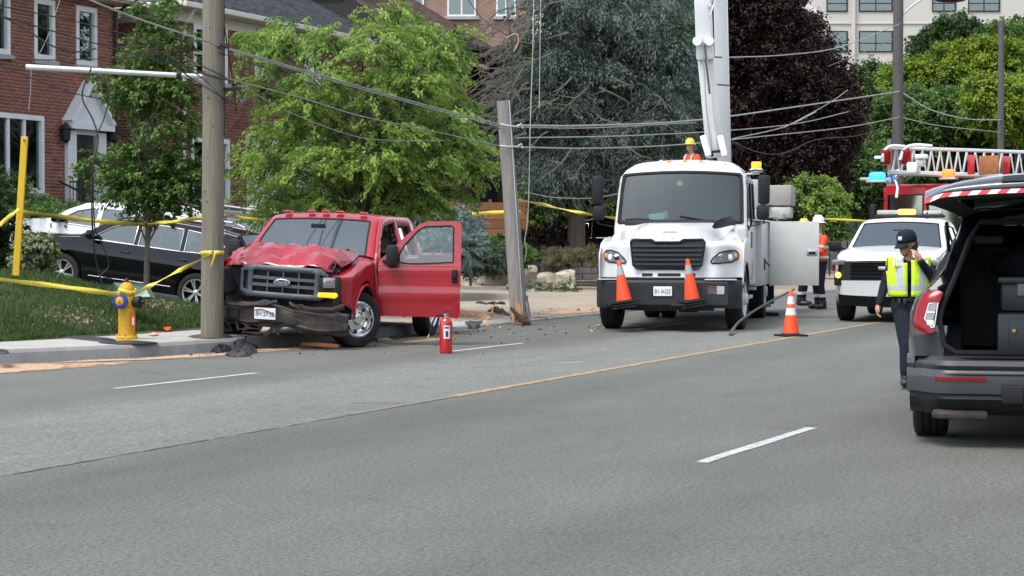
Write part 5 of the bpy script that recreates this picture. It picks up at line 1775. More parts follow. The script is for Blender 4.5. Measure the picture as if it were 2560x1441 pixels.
# far poles
p3 = thing('utility_pole', 'dark pole with a street lamp arm beyond the white pickup', 'utility pole')
YC = 66
pole_mesh(Vector((A(2243, 600, YC).x, YC, 0)), A(2246, -60, YC), .19, .155, 'pole wood dark', p3)
m = M(); m.cyl(Vector((A(2226, 600, YC).x, YC, 0)), A(2224, 348, YC), .08, n=10); m.build('stub', 'wall grey', p3)
m = M(); m.tube(catmull([A(2256, 36, YC), A(2290, 8, YC), A(2330, -14, YC), A(2380, -8, YC)], 5), .035, 8); m.build('lamp_bracket', 'galvanised', p3)
m = M(); m.ball(A(2375, 0, YC), .5, 14, sc=(1.0, .4, .18)); m.build('lamp_head', 'dark metal', p3)
p4 = thing('utility_pole', 'smaller far pole standing before the yellow green trees', 'utility pole')
YD = 96
pole_mesh(Vector((A(2501, 600, YD).x, YD, 0)), A(2503, 52, YD), .17, .13, 'pole wood dark', p4)

WIRES = thing('overhead_wires', 'overhead cables strung between the poles and hanging slack on the left', 'cables')
def wire(pts, r, mat='wire grey', k=8, name='cable'):
 m = M(); m.tube(catmull(pts, k), r, 5, cap=False)
 return m.build(name, mat, WIRES, smooth=60)
def W(*a):     # (u, v, Y)
 return [A(*q) for q in a]
bo = PAY - .17
wire(W((140, -35, 24), (330, 42, 26.4), (548, 114, bo)), .014)
wire(W((548, 114, bo), (800, 188, 31), (1060, 262, 33.8), (1252, 312, PBY - .16)), .012)
wire(W((548, 117, bo), (800, 193, 31), (1060, 267, 33.8), (1252, 317, PBY - .16)), .010)
wire(W((1290, 314, PBY - .1), (1480, 314, 42), (1740, 301, 47), (2000, 266, 56), (2250, 229, YC - .2)), .019)
wire(W((1290, 318, PBY - .1), (1480, 320, 42), (1740, 307, 47)), .012, 'wire pale')
wire(W((2250, 229, YC - .2), (2330, 276, 78), (2420, 298, 92), (2502, 300, YD - .2)), .028)
wire(W((2502, 300, YD - .2), (2540, 318, 112), (2600, 345, 125)), .028)
wire(W((548, 132, bo), (800, 215, 31), (1060, 292, 33.8), (1252, 322, PBY - .16)), .007, 'wire black')
wire(W((0, 15, 24), (180, 52, 25), (350, 95, 27), (505, 132, bo)), .008, 'wire black')
wire(W((-20, 34, 24), (180, 92, 25), (350, 140, 27), (505, 178, bo)), .009, 'wire black')
wire(W((505, 178, bo), (600, 205, 29), (760, 247, 31), (900, 290, 33), (1090, 330, 35), (1252, 366, PBY - .16)), .010)
wire(W((1290, 368, PBY - .1), (1480, 371, 42), (1700, 362, 47), (1900, 342, 54), (2120, 318, 62), (2250, 293, YC - .2)), .014)
wire(W((2250, 293, YC - .2), (2350, 315, 84), (2502, 332, YD - .2), (2600, 352, 120)), .018)
wire(W((1290, 345, PBY - .1), (1560, 340, 44), (1830, 326, 52), (2000, 308, 58), (2120, 280, 63)), .012)
wire(W((1830, 348, 52), (1960, 318, 57), (2040, 280, 60)), .014, 'wire pale')
wire(W((1960, 320, 57), (2070, 260, 60), (2120, 225, 62)), .010, 'wire pale')
wire(W((1830, 355, 52), (1900, 382, 55), (1960, 383, 57), (2040, 350, 60), (2140, 340, 63), (2230, 315, YC)), .010, 'wire black')
wire(W((1790, 145, 47), (1960, 138, 55), (2100, 118, 62), (2250, 60, YC - .2)), .014, 'wire grey')
wire(W((2070, 166, 70), (2160, 130, 68), (2250, 90, YC - .2)), .012, 'wire grey')
wire(W((0, 38, 24), (60, 70, 25), (120, 110, 26), (180, 130, 26.5), (240, 122, 27)), .011, 'wire black')
wire(W((-10, 148, 24), (150, 150, 25), (300, 145, 27), (400, 135, 28)), .007, 'wire black')
wire(W((-10, 160, 24), (90, 200, 25), (190, 235, 26), (300, 255, 27)), .007, 'wire black')
wire(W((560, 60, bo), (590, 260, 29.5), (585, 268, 29.3), (560, 250, bo), (505, 195, bo), (380, 120, 28), (300, 120, 27)), .009, 'wire black')
wire(W((420, 150, 28), (470, 190, bo), (560, 245, bo), (600, 262, 29), (606, 245, 29.5), (590, 215, 29), (560, 192, bo), (470, 150, bo)), .010, 'wire black')
wire(W((505, 182, bo), (535, 192, bo - .02), (575, 200, bo)), .016, 'wire black')
wire(W((560, 250, bo), (640, 240, 30), (730, 200, 31)), .008, 'wire black')
wire(W((600, 210, 29), (700, 270, 30), (850, 330, 31), (950, 350, 32), (1110, 352, 34)), .006, 'wire grey')
# loose cables that hang down by the arm
wire(W((228, 170, 27.6), (205, 240, 27.6), (232, 300, 27.6), (245, 350, 27.6), (232, 420, 27.6), (230, 540, 27.8), (238, 640, 28.4), (262, 735, 28.6)), .012, 'wire black')
wire(W((240, 182, 27.6), (275, 220, 27.6), (262, 290, 27.6), (240, 345, 27.6), (235, 380, 27.6)), .009, 'wire black')
wire(W((232, 420, 27.6), (236, 560, 27.8), (250, 600, 28), (272, 660, 28.2), (250, 690, 28.2)), .009, 'wire black')
wire(W((78, 175, 27.5), (76, 230, 27.5), (72, 275, 27.5)), .005, 'wire grey')
wire(W((150, 0, 27), (120, 90, 27), (90, 150, 27)), .005, 'wire pale')
wire(W((1335, -30, PBY + .4), (1332, 120, PBY + .3), (1326, 300, PBY + .2), (1322, 480, PBY + .1), (1318, 560, PBY), (1312, 600, PBY), (1316, 625, PBY), (1311, 655, PBY)), .011, 'wire pale')
wire(W((1352, -30, PBY + .4), (1350, 120, PBY + .4), (1348, 270, PBY + .3)), .009, 'wire pale')
wire(W((1262, -60, PBY), (1272, 60, PBY), (1282, 130, PBY), (1278, 250, PBY)), .010, 'wire black')
wire(W((1265, 95, PBY), (1290, 85, PBY), (1296, 105, PBY), (1284, 130, PBY)), .010, 'orange grit')
wire(W((1150, -30, 40), (1210, 50, 39), (1290, 100, 38), (1330, 110, PBY)), .012, 'wire black')
wire(W((1310, 480, 40), (1400, 495, 44), (1520, 490, 50), (1700, 440, 54)), .010, 'wire grey')
wire(W((1060, 470, 40), (1120, 465, 40), (1160, 440, 40)), .012, 'wire grey')

# yellow barrier tape
def tape(name, label, pts, w=.075, twist=0.0, k=10):
 w *= .82; twist *= 1.6
 m = M(); P = catmull([A(*q) for q in pts], k); n_ = len(P)
 L = []
 for i, p in enumerate(P):
  t = (P[min(i + 1, n_ - 1)] - P[max(i - 1, 0)]).normalized()
  side = t.cross(Vector((0, 1, 0))).normalized()
  if side.z < 0: side = -side
  a = twist * math.sin(i / n_ * PI * 3) + .25 * noise.noise((i * .35, len(label), 0))
  out_ = t.cross(side)
  d = side * math.cos(a) + out_ * math.sin(a)
  ww = w * (1 - .25 * abs(noise.noise((i * .5, 3, len(label)))))
  L.append([p + d * ww / 2, p - d * ww / 2])
 m.loft(L, closed=False)
 o = m.build(name, 'tape yellow', None, smooth=60, solid=.002)
 return tag(o, label, 'barrier tape', 'yellow barrier tape round the scene')
tape('barrier_tape', 'yellow tape from the left edge down to the fire hydrant', [(-60, 692, 26.5), (60, 706, 26.9), (160, 718, 27.2), (262, 732, 27.45), (300, 735, 27.5)], .085, .5)
tape('barrier_tape', 'yellow tape rising from the hydrant to the near pole', [(335, 733, 27.5), (370, 718, 27.5), (450, 676, 27.7), (530, 636, bo)], .08, .9)
tape('barrier_tape', 'knot of yellow tape tied round the near pole', [(502, 633, bo + .02), (520, 632, bo - .02), (545, 632, bo - .02), (560, 633, bo + .06)], .07, .1)
tape('barrier_tape', 'short loose tail of yellow tape below the knot on the near pole', [(538, 632, bo - .05), (534, 648, bo - .06), (527, 668, bo - .05)], .03, .2)
tape('barrier_tape', 'yellow tape from the leaning post across the SUVs to the young tree', [(58, 532, 30.8), (130, 540, 32), (230, 552, 34), (320, 560, 36), (366, 562, 36.4)], .10, .5)
tape('barrier_tape', 'yellow tape from the young tree to the near pole over the black SUV', [(366, 563, 36.4), (420, 556, 34), (505, 545, bo + .4)], .09, .6)
tape('barrier_tape', 'yellow tape from the leaning post out of the left edge', [(48, 522, 30.8), (20, 545, 30.4), (-30, 588, 29.8)], .08, .4)
tape('barrier_tape', 'yellow tape seen through the gap left of the pickup windscreen', [(560, 540, 34), (610, 545, 35), (690, 556, 36.5)], .07, .6)
tape('barrier_tape', 'yellow tape across the wooden fence left of the broken pole', [(1180, 536, 48), (1250, 531, 48), (1302, 530, 48.2)], .11, .3)
tape('barrier_tape', 'yellow tape from the broken pole to the bucket truck mirror', [(1285, 500, 38), (1340, 508, 40), (1400, 522, 41), (1470, 536, 41), (1550, 548, 41)], .085, .8)
tape('barrier_tape', 'faint yellow tape behind the workers', [(2040, 548, 60), (2110, 550, 60), (2200, 556, 60)], .08, .2)
# leaning yellow post
yp = thing('marker_post', 'leaning square yellow marker post at the left', 'post')
YP = 30.9
m = M(); m.bar(A(40, 690, YP), A(62, 342, YP), .10, .055, up=(0, 1, 0), bev=.01); m.build('post', 'post yellow', yp, smooth=0)
m = M(); m.cyl(A(62, 352, YP) + Vector((0, -.06, 0)), A(62, 352, YP) + Vector((0, .06, 0)), .012, n=8); m.build('bolt', 'rotten wood', yp)

# ------------------------------------------------------------------ hydrant
HY = G(317, 849, .165)
hy = thing('fire_hydrant', 'yellow fire hydrant with a blue outlet ring wrapped in barrier tape', 'fire hydrant', HY, rz=.0)
m = M()
m.lathe([(.001, 0), (.14, 0), (.145, .03), (.13, .05), (.112, .055), (.112, .46), (.118, .48), (.118, .56), (.112, .58), (.108, .64), (.098, .70), (.07, .745), (.035, .765), (.001, .765)], n=28)
m.build('barrel', 'hydrant yellow', hy, smooth=40)
m = M()
for k in range(8):
 a = 2 * PI * k / 8; m.cyl((math.cos(a) * .128, math.sin(a) * .128, .04), (math.cos(a) * .128, math.sin(a) * .128, .075), .013, n=6)
m.build('bolt', 'hydrant yellow', hy, smooth=0)
m = M(); m.lathe([(.001, .76), (.028, .76), (.03, .80), (.018, .825), (.001, .825)], n=5); m.build('operating_nut', 'rotten wood', hy, smooth=0)
ho = M(); fr = Vector((-.30, -.954, 0)).normalized(); c = Vector((0, 0, .52))
tt = [c + fr * q for q in (.09, .17, .171, .185)]
m = M(); m.tube([c + fr * .09, c + fr * .155], .075, 20); m.build('outlet', 'hydrant yellow', hy)
m = M(); m.tube([c + fr * .15, c + fr * .158, c + fr * .19, c + fr * .198], [.085, .104, .104, .08], 24); m.build('outlet_ring', 'hydrant blue', hy, smooth=30)
m = M(); m.tube([c + fr * .19, c + fr * .205, c + fr * .215], [.06, .058, .03], 20); m.tube([c + fr * .21, c + fr * .245], .022, 5); m.build('outlet_cap', 'hydrant yellow', hy, smooth=30)
sd = Vector((.97, -.22, 0)).normalized(); c = Vector((0, 0, .50))
m = M(); m.tube([c + sd * .08, c + sd * .15, c + sd * .155, c + sd * .20, c + sd * .21, c + sd * .25], [.07, .07, .085, .085, .03, .028], 18); m.build('side_outlet', 'black plastic', hy, smooth=30)
m = M(); m.box((.105, -.10, .25), (.05, .012, .15), rot=Euler((0, 0, .4))); m.box((.105, -.108, .25), (.025, .006, .10), rot=Euler((0, 0, .4)), mi=1); m.build('tag', ['cone orange', 'paper'], hy, smooth=0)
m = M()
pts = [(math.cos(a) * (.118 + .01 * math.sin(5 * a)), math.sin(a) * .125, .635 + .02 * math.sin(a * 2)) for a in np.linspace(0, 2 * PI, 30)]
m.loft([[Vector(p) + Vector((0, 0, .035)), Vector(p) - Vector((0, 0, .02))] for p in pts], closed=False)
tw2 = m.build('barrier_tape', 'tape yellow', None, smooth=60, solid=.003); tw2.location = HY
tag(tw2, 'turn of yellow tape wound round the hydrant top', 'barrier tape', 'yellow barrier tape round the scene')
# crumpled green translucent sign panel behind the hydrant
tp = thing('green_panel', 'bent pale green plastic panel lying on the bank behind the hydrant', 'panel')
m = M()
Yp = 30.5
oc = [(268, 722), (285, 706), (345, 706), (362, 716), (375, 742), (330, 744), (272, 744)]
oc3 = [A(u, v, Yp + .15 * i % .3) for i, (u, v) in enumerate(oc)]
m.add([tuple(p) for p in oc3] + [tuple(p + Vector((0, .5, -.05))) for p in oc3], [(0, 1, 2, 3, 4, 5, 6)] + [(i, (i + 1) % 7, 7 + (i + 1) % 7, 7 + i) for i in range(7)])
m.build('sheet', 'tarp green', tp, smooth=0)
# black rubber mat ground patches round the hydrant and the pole foot
def patch(name, label, cat, pts, z, mat, th=.012, seed=0, lump=0.0):
 """irregular sheet lying on the ground; pts in photo pixels on the plane z"""
 P = [G(u, v, z) for u, v in pts]
 P = catmull(P + [P[0]], 3)[:-1]
 c = sum(P, Vector()) / len(P)
 vs = [tuple(p + Vector((.02 * noise.noise((p.x * 12, p.y * 12, seed)), .03 * noise.noise((p.x * 12, p.y * 12, seed + 4)), 0))) for p in P]
 k = len(vs)
 m = M()
 ring1 = [Vector(v) for v in vs]
 ring2 = [Vector(v).lerp(c, .12) + Vector((0, 0, th + lump * abs(noise.noise((v[0] * 6, v[1] * 6, seed))))) for v in vs]
 ring3 = [Vector(v).lerp(c, .55) + Vector((0, 0, th + lump * abs(noise.noise((v[0] * 9, v[1] * 9, seed + 2))))) for v in vs]
 m.loft([ring1, ring2, ring3], cap=False)
 b = len(m.v); m.add([tuple(c + Vector((0, 0, th + lump * .5)))], [])
 for j in range(k): m.f.append((2 * k + j, 2 * k + (j + 1) % k, b)); m.m.append(0)
 o = m.build(name, mat, None, smooth=60 if lump < .02 else 25)
 return tag(o, label, cat)
patch('plastic_sheet', 'flat black torn sheet on the pavement left of the hydrant', 'debris', [(152, 846), (170, 838), (200, 838), (235, 846), (290, 850), (262, 855), (200, 850)], .172, 'wet black', .008, lump=.03)
patch('asphalt_patch', 'dark patch round the hydrant foot on the pavement', 'patch', [(240, 857), (270, 853), (320, 851), (375, 854), (395, 857), (350, 860), (285, 860)], .171, 'wet black', .004)
patch('asphalt_patch', 'dark earth round the foot of the near pole', 'patch', [(470, 842), (490, 838), (540, 836), (578, 839), (572, 844), (520, 846), (490, 845)], .171, 'soil', .006, lump=.02)
patch('plastic_shard', 'small black shard on the pavement at the left edge', 'debris', [(-15, 878), (5, 876), (22, 880), (18, 886), (-10, 886)], .17, 'wet black', .02)
patch('red_shard', 'small bright red plastic shard near the pole on the grass edge', 'debris', [(408, 822), (420, 819), (430, 823), (418, 827)], .19, 'cone orange', .02)
patch('red_shard', 'pale orange shard on the pavement right of the hydrant', 'debris', [(372, 836), (385, 832), (395, 836), (382, 839)], .185, 'orange grit', .01)
# ------------------------------------------------------------------ vehicle shells
# local axes of every vehicle: x forward, y to its left, z up, ground z = 0
TS = [-1, -.992, -.97, -.93, -.88, -.8, -.6, -.3, 0, .3, .6, .8, .88, .93, .97, .992, 1]
def heading(phi_toward=None, phi_away=None):
 if phi_toward is not None: return math.atan2(-math.cos(R(phi_toward)), -math.sin(R(phi_toward)))
 return math.atan2(math.cos(R(phi_away)), math.sin(R(phi_away)))
def densify(outl, k=4):
 """smooth the outline between its corners (points with a sharp flag stay sharp)"""
 return outl
def skin(root, outl, yfn, rr=.05, glass='car glass', paint='white paint', screen='windscreen', gl=.88, seal=.014):
 """outl: (x, z, crown, part name, material) ; the part of a point is that of the segment that starts there"""
 n = len(outl)
 P = [(o[0], o[1]) for o in outl]
 nor = []
 for i in range(n):
  a = P[max(0, i - 1)]; b = P[min(n - 1, i + 1)]
  t = Vector((b[0] - a[0], b[1] - a[1])).normalized()
  nor.append(Vector((t.y, -t.x)))       # front bottom -> over the top -> rear: outside is to the right side
 # outline runs front to rear over the top, so the outward normal is (dz, -dx) turned outwards
 cx = sum(p[0] for p in P) / n; cz = sum(p[1] for p in P) / n
 row = []
 for i in range(n):
  o = outl[i]; nn = nor[i]
  r = []
  for t in TS:
   e = max(0.0, (abs(t) - .88) / .12)
   d = rr * math.sqrt(max(0, 1 - e * e)) + o[2] * (1 - t * t)
   r.append(Vector((o[0] + nn.x * d * SGN[0], t * yfn(o[0], o[1]), o[1] + nn.y * d * SGN[0])))
  row.append(r)
 groups = {}
 for i in range(n - 1):
  groups.setdefault((outl[i][3], outl[i][4]), []).append(i)
 made = {}
 for (nm, mt), idx in groups.items():
  if mt in ('glass', 'screen'):
   m = M(); q = M(); q2 = M()
   for i in idx:
    for j in range(len(TS) - 1):
     f = [row[i][j], row[i][j + 1], row[i + 1][j + 1], row[i + 1][j]]
     (m if (abs(TS[j]) <= gl and abs(TS[j + 1]) <= gl) else q if TS[j] < 0 else q2).add(f, [(0, 1, 2, 3)])
   made[nm] = m.build(nm, screen if mt == 'screen' else glass, root, recalc=False, merge=True)
   q.build('pillar', paint, root, recalc=False, merge=True); q2.build('pillar', paint, root, recalc=False, merge=True)
   # rubber border
   b = M()
   jj = [j for j in range(len(TS)) if abs(TS[j]) <= gl]
   top = [row[idx[0]][j] for j in jj]; bot = [row[idx[-1] + 1][j] for j in jj]
   lft = [row[i][jj[0]] for i in idx] + [bot[0]]; rgt = [row[i][jj[-1]] for i in idx] + [bot[-1]]
   for ln in (top, bot, lft, rgt): b.tube(ln, seal, 6)
   b.build('seal', 'black plastic', root)
  else:
   m = M()
   ks = sorted(idx)
   runs = [[ks[0]]]
   for i in ks[1:]:
    if i == runs[-1][-1] + 1: runs[-1].append(i)
    else: runs.append([i])
   for rn in runs:
    m.loft([row[i] for i in rn] + [row[rn[-1] + 1]], closed=False)
   made[nm] = m.build(nm, mt, root, smooth=40)
 return row, made
SGN = [1]
def screen_corners(root, pts, crowns, yfn, gl, rr, r, mat='black plastic', off=.008):
 """black rounded corners on a windscreen; pts = outline points from bottom to top"""
 L = [0]
 for a, b in zip(pts, pts[1:]): L.append(L[-1] + math.hypot(b[0] - a[0], b[1] - a[1]))
 T = L[-1]
 def at(t, d):
  d = max(0, min(T, d)); i = max(k for k in range(len(L) - 1) if L[k] <= d + 1e-9) if d < T else len(L) - 2
  f = (d - L[i]) / (L[i + 1] - L[i])
  x = pts[i][0] + (pts[i + 1][0] - pts[i][0]) * f; z = pts[i][1] + (pts[i + 1][1] - pts[i][1]) * f; c = crowns[i] + (crowns[i + 1] - crowns[i]) * f
  tx, tz = pts[i + 1][0] - pts[i][0], pts[i + 1][1] - pts[i][1]; q = math.hypot(tx, tz)
  e = max(0.0, (abs(t) - .88) / .12); dd = rr * math.sqrt(max(0, 1 - e * e)) + c * (1 - t * t) + off
  return Vector((x + tz / q * dd, t * yfn(x, z), z - tx / q * dd))
 w = yfn(*pts[len(pts) // 2])
 for sx in (-1, 1):
  for top_ in (0, 1):
   m = M(); c0 = at(sx * gl, T * top_)
   ring = []
   for k in range(9):
    a = PI / 2 * k / 8
    dt = r * (1 - math.sin(a)); dl = r * (1 - math.cos(a))
    ring.append(at(sx * (gl - dt / w), (T - dl) if top_ else dl))
   for p, q in zip(ring, ring[1:]): m.add([c0, p, q], [(0, 1, 2)])
   m.build('screen_corner', mat, root, smooth=0, merge=True)
def arcs(xc, zc, r, sill, n=14):
 """arch from rear to front over the wheel"""
 a0 = math.asin(max(-1, min(1, (sill - zc) / r)))
 return [(xc + r * math.cos(PI - a0 - (PI - 2 * a0) * i / n), zc + r * math.sin(PI - a0 - (PI - 2 * a0) * i / n)) for i in range(n + 1)]
def sides(root, poly, yfn, windows, paint, glass='car glass', sgns=(1, -1), name='side_panel', inset=.012, step=.16, frame='black plastic'):
 for s in sgns:
  m = M(); m.panel(poly, windows, step, lambda x, z: (x, s * yfn(x, z), z))
  m.build(name, paint, root, smooth=30, recalc=False)
  for w in windows:
   g = M(); g.panel(w, [], .3, lambda x, z: (x, s * (yfn(x, z) - inset), z)); g.build('side_window', glass, root, recalc=False)
   b = M(); b.tube([(x, s * (yfn(x, z) - .002), z) for x, z in w + [w[0]]], .011, 5, cap=False); b.build('window_trim', frame, root)
def line_on(root, name, mat, pts, yfn, s=1, r=.008, off=.003):
 m = M(); m.tube([(x, s * (yfn(x, z) + off), z) for x, z in pts], r, 5); return m.build(name, mat, root)
def underbody(root, x0, x1, w, z0, z1, arches=()):
 m = M(); m.box(((x0 + x1) / 2, 0, (z0 + z1) / 2), (abs(x1 - x0), w, z1 - z0))
 for (xc, r) in arches:
  pass
 m.build('underbody', 'dark metal', root, smooth=0)
def seats(root, xs, y=.38, z=.75, h=.62):
 m = M()
 for x in xs:
  for s in (-1, 1):
   m.box((x, s * y, z), (.5, .5, .2), bev=.06)
   m.box((x - .28, s * y, z + h / 2 + .05), (.16, .48, h), rot=Euler((0, -.15, 0)), bev=.06)
   m.box((x - .34, s * y, z + h + .17), (.1, .26, .16), bev=.04)
 return m.build('seats', 'seat cloth', root, smooth=40)
def wheel_well(root, x, z, r, y0, y1):
 for s in (-1, 1):
  m = M()
  n = 12
  rings = [[(x + r * math.cos(PI * i / n), s * y0, z + r * math.sin(PI * i / n)), (x + r * math.cos(PI * i / n), s * y1, z + r * math.sin(PI * i / n))] for i in range(n + 1)]
  m.loft(rings, closed=False)
  m.prism([(x + r * math.cos(PI * i / n), z + r * math.sin(PI * i / n)) for i in range(n + 1)] + [(x - r, .3), (x + r, .3)], s * y0, s * (y0 + .01), lambda a, b, h: (a, h, b))
  m.build('wheel_well', 'interior', root, smooth=0)

# ------------------------------------------------------------------ parked SUVs
def suv(name, label, cat, loc, rz, paint, rot=None, chrome_line=True, group=None, rim='alloy', pickup=False, rails=True, H=1.0, dark_lower=True):
 root = thing(name, label, cat, loc, rz, group, rot)
 WB = 2.95
 def yf(x, z):
  w = .985 - .05 * ((z - .75) / .45) ** 2 if z < 1.1 else .955 - (z - 1.1) * .36
  w += .018 * math.exp(-((z - .92) / .10) ** 2)
  if x > .45: w -= .20 * ((x - .45) / .55) ** 2.2
  if x < -3.5: w -= .16 * ((-3.5 - x) / .6) ** 2
  return max(.3, w)
 top = [(.93, .30, .10, 'front_bumper', paint), (1.0, .45, .12, 'front_bumper', paint), (1.0, .62, .13, 'front_bumper', paint), (.97, .82, .13, 'bonnet', paint), (.88, .97, .10, 'bonnet', paint), (.55, 1.04, .03, 'bonnet', paint), (.1, 1.10, .03, 'bonnet', paint), (-.32, 1.16, .03, 'windscreen', 'glass'),
   (-.75, 1.42, .03, 'windscreen', 'glass'), (-1.12, 1.59, .03, 'roof', paint), (-1.45, 1.65, .03, 'roof', paint), (-2.2, 1.68, .03, 'roof', paint), (-3.1, 1.655, .03, 'roof', paint), (-3.62, 1.58, .03, 'rear_window', 'glass'), (-3.92, 1.18, .05, 'tailgate', paint), (-4.02, .95, .06, 'tailgate', paint), (-4.03, .66, .08, 'rear_bumper', paint), (-4.02, .36, .08, 'rear_bumper', paint)]
 if pickup:
  top = top[:11] + [(-2.0, 1.74, .03, 'roof', paint), (-2.75, 1.70, .03, 'rear_window', 'glass'), (-2.95, 1.22, .0, 'bed', paint), (-4.7, 1.20, .0, 'bed', paint), (-4.75, .95, .03, 'bed', paint), (-4.75, .45, .03, 'bed', paint)]
  WB = 3.5
 top = [(x, z * H if z > .7 else z, c, a, b) for x, z, c, a, b in top]
 skin(root, top, yf, .04, paint=paint)
 poly = [(a[0], a[1]) for a in top] + arcs(-WB, .40, .46, .30) + arcs(0, .40, .46, .30)
 wins = [[(-.52, 1.155), (-.98, 1.44), (-1.38, 1.56), (-1.50, 1.57), (-1.50, 1.155)], [(-1.60, 1.155), (-1.60, 1.58), (-2.1, 1.60), (-2.48, 1.59), (-2.50, 1.155)], [(-2.6, 1.16), (-2.58, 1.585), (-3.2, 1.54), (-3.42, 1.36), (-3.36, 1.2)]]
 if pickup: wins = wins[:2]
 wins = [[(x, z * H) for x, z in w] for w in wins]
 sides(root, poly, yf, wins, paint, frame='chrome' if chrome_line else 'black plastic')
 wheel_well(root, 0, .40, .455, .60, .97); wheel_well(root, -WB, .40, .455, .60, .97)
 underbody(root, .85, -3.95, 1.2, .25, .62)
 for s in (1, -1):
  if chrome_line: line_on(root, 'belt_trim', 'chrome', [(-.5, 1.14 * H), (-1.5, 1.145 * H), (-2.5, 1.15 * H), (-3.35, 1.19 * H)], yf, s, .009)
  line_on(root, 'door_seam', 'black plastic', [(-1.55, 1.12), (-1.55, .5), (-1.5, .38)], yf, s, .005, -.002)
  line_on(root, 'door_seam', 'black plastic', [(-.48, 1.12), (-.46, .6), (-.5, .38)], yf, s, .005, -.002)
  if not pickup: line_on(root, 'door_seam', 'black plastic', [(-2.52, 1.12), (-2.46, .85), (-2.62, .5)], yf, s, .005, -.002)
  line_on(root, 'sill_trim', 'chrome' if chrome_line else 'black plastic', [(-.6, .42), (-2.4, .44)], yf, s, .008)
  m = M(); m.box((-2.6 if not pickup else -2.3, s * (yf(-2.4, .98) + .02), .99), (.20, .03, .03), bev=.012); m.box((-1.35, s * (yf(-1.4, .98) + .02), .985), (.20, .03, .03), bev=.012)
  m.build('door_handle', paint, root)
  m = M(); m.box((-.62, s * 1.10, 1.24 * H), (.16, .24, .19), rot=Euler((0, 0, .15 * s)), bev=.06); m.bar((-.62, s * .93, 1.16 * H), (-.62, s * 1.05, 1.2 * H), .05, .04)
  m.build('mirror', paint if not rails else 'black paint', root)
  if rails and not pickup:
   m = M(); m.tube([(-1.25, s * .66, 1.66), (-1.4, s * .66, 1.77), (-2.9, s * .66, 1.78), (-3.3, s * .66, 1.66)], .02, 6); m.build('roof_rail', 'galvanised', root)
  m = M(); m.box((.86, s * .66, .80), (.16, .36, .12), rot=Euler((0, 0, -.45 * s)), bev=.04); m.build('headlight', 'clear lens', root)
 m = M(); m.box((1.08, 0, .70), (.05, .9, .22), bev=.02); m.build('grille', 'black plastic', root)
 m = M(); m.box((-.45, 0, 1.0), (.4, 1.5, .14), bev=.05); m.build('dashboard', 'interior', root)
 seats(root, (-1.3, -2.3), z=.7)
 for x in (0, -WB):
  for s in (1, -1): make_wheel(root, (x, s * .85, .39), .39, .25, .27, s, rim)
 return root
def place_on_yard(front_axle_uvY, phi_n, nose_up, zc):
 pass
# heading: towards +n (away from the road, up the driveway)
rz_n = math.atan2(ND.y, ND.x)
pit = -math.atan(.115)
def suv_at(s, n_axle_front, dphi=0.0):
 z1 = apron_z(s, n_axle_front) + .01; z0 = apron_z(s, n_axle_front - 2.95) + .01
 p = SN(s, n_axle_front, z1)
 return p, (0, -math.atan2(z1 - z0, 2.95), rz_n + dphi)
gp = 'vehicles parked on the driveway'
p, r_ = suv_at(36.15, 24.1, .10)
suv('parked_suv', 'glossy black SUV with chrome window line parked on the driveway behind the hydrant', 'SUV', p, 0, 'black paint', rot=r_, group=gp)
p, r_ = suv_at(39.2, 26.9, .04)
suv('parked_suv', 'white SUV parked just behind the black SUV, only bonnet and roof showing', 'SUV', p, 0, 'white paint', rot=r_, group=gp)
p, r_ = suv_at(43.4, 26.2, 0)
suv('parked_suv', 'dark green SUV roof showing between the near pole and the red pickup', 'SUV', p, 0, 'dark green paint', rot=r_, group=gp, chrome_line=False)
pk = A(1372, 640, 64)
suv('parked_pickup', 'dark pickup parked behind the burgundy shrub and the yellow tape', 'pickup truck', (pk.x - .1, 64.5, .35), R(180 - 12), 'black paint', pickup=True, group=gp, H=1.05)

# ------------------------------------------------------------------ the crashed red pickup
PH = 14.0
fr = Vector((-math.sin(R(PH)), -math.cos(R(PH)), 0)); lf = Vector((math.cos(R(PH)), -math.sin(R(PH)), 0))
wc = G(885, 868)
axc = wc - lf * .87
ROLL = R(-1.6)
f2 = thing('crashed_pickup', 'red pickup truck with a crushed front, its driver door wide open, against the pole', 'pickup truck')
f2.rotation_mode = 'XYZ'
f2.matrix_world = Matrix.Translation(axc + Vector((0, 0, .025))) @ Matrix.Rotation(heading(PH), 4, 'Z') @ Matrix.Rotation(ROLL, 4, 'X')
RP = 'red paint'
def yF(x, z):
 w = 1.0 - .035 * ((z - .85) / .5) ** 2 if z < 1.22 else .98 - (z - 1.22) * .30
 w += .02 * math.exp(-((z - .70) / .05) ** 2)
 return w
# left front fender, from wheel arch to the top edge
def prof(x, s):      # s = height along the skin
 zt = 1.02 + .24 * sm(-x, -.75, .45)
 k = (s - .5) / (1.35 - .5)
 zz = .5 + (zt - .5) * min(1, k * 1.12)
 if k < .72: y = 1.0 + .03 * math.exp(-((x) / .5) ** 2) * (1 - k)
 else:
  q = (k - .72) / .28; y = 1.0 - .26 * q ** 1.5
 zz = .5 + (zt - .5) * math.sin(min(1, k * 1.02) * PI / 2 * .98) if k > .5 else .5 + (zt - .5) * k * 1.42
 y -= .20 * sm(x, .5, .98)
 return (x, y, zz)
m = M()
arch = [(x, z) for x, z in arcs(0, .40, .47, .50, 16)]
pol = [(.70, .62), (.76, .8), (.78, 1.0), (.72, 1.2), (.55, 1.34), (-.48, 1.35), (-.50, .5)] + [(x, z) for x, z in arch]
pol = [(.72, .66), (.78, .85), (.78, 1.1), (.70, 1.34), (-.48, 1.34), (-.50, .45)] + arch
m.panel(pol, [], .08, prof)
m.v = [(x, y + .012 * noise.noise((x * 5, z * 6, 2)), z + .02 * noise.noise((x * 4, z * 5, 8)) * sm(x, -.2, .7)) for x, y, z in m.v]
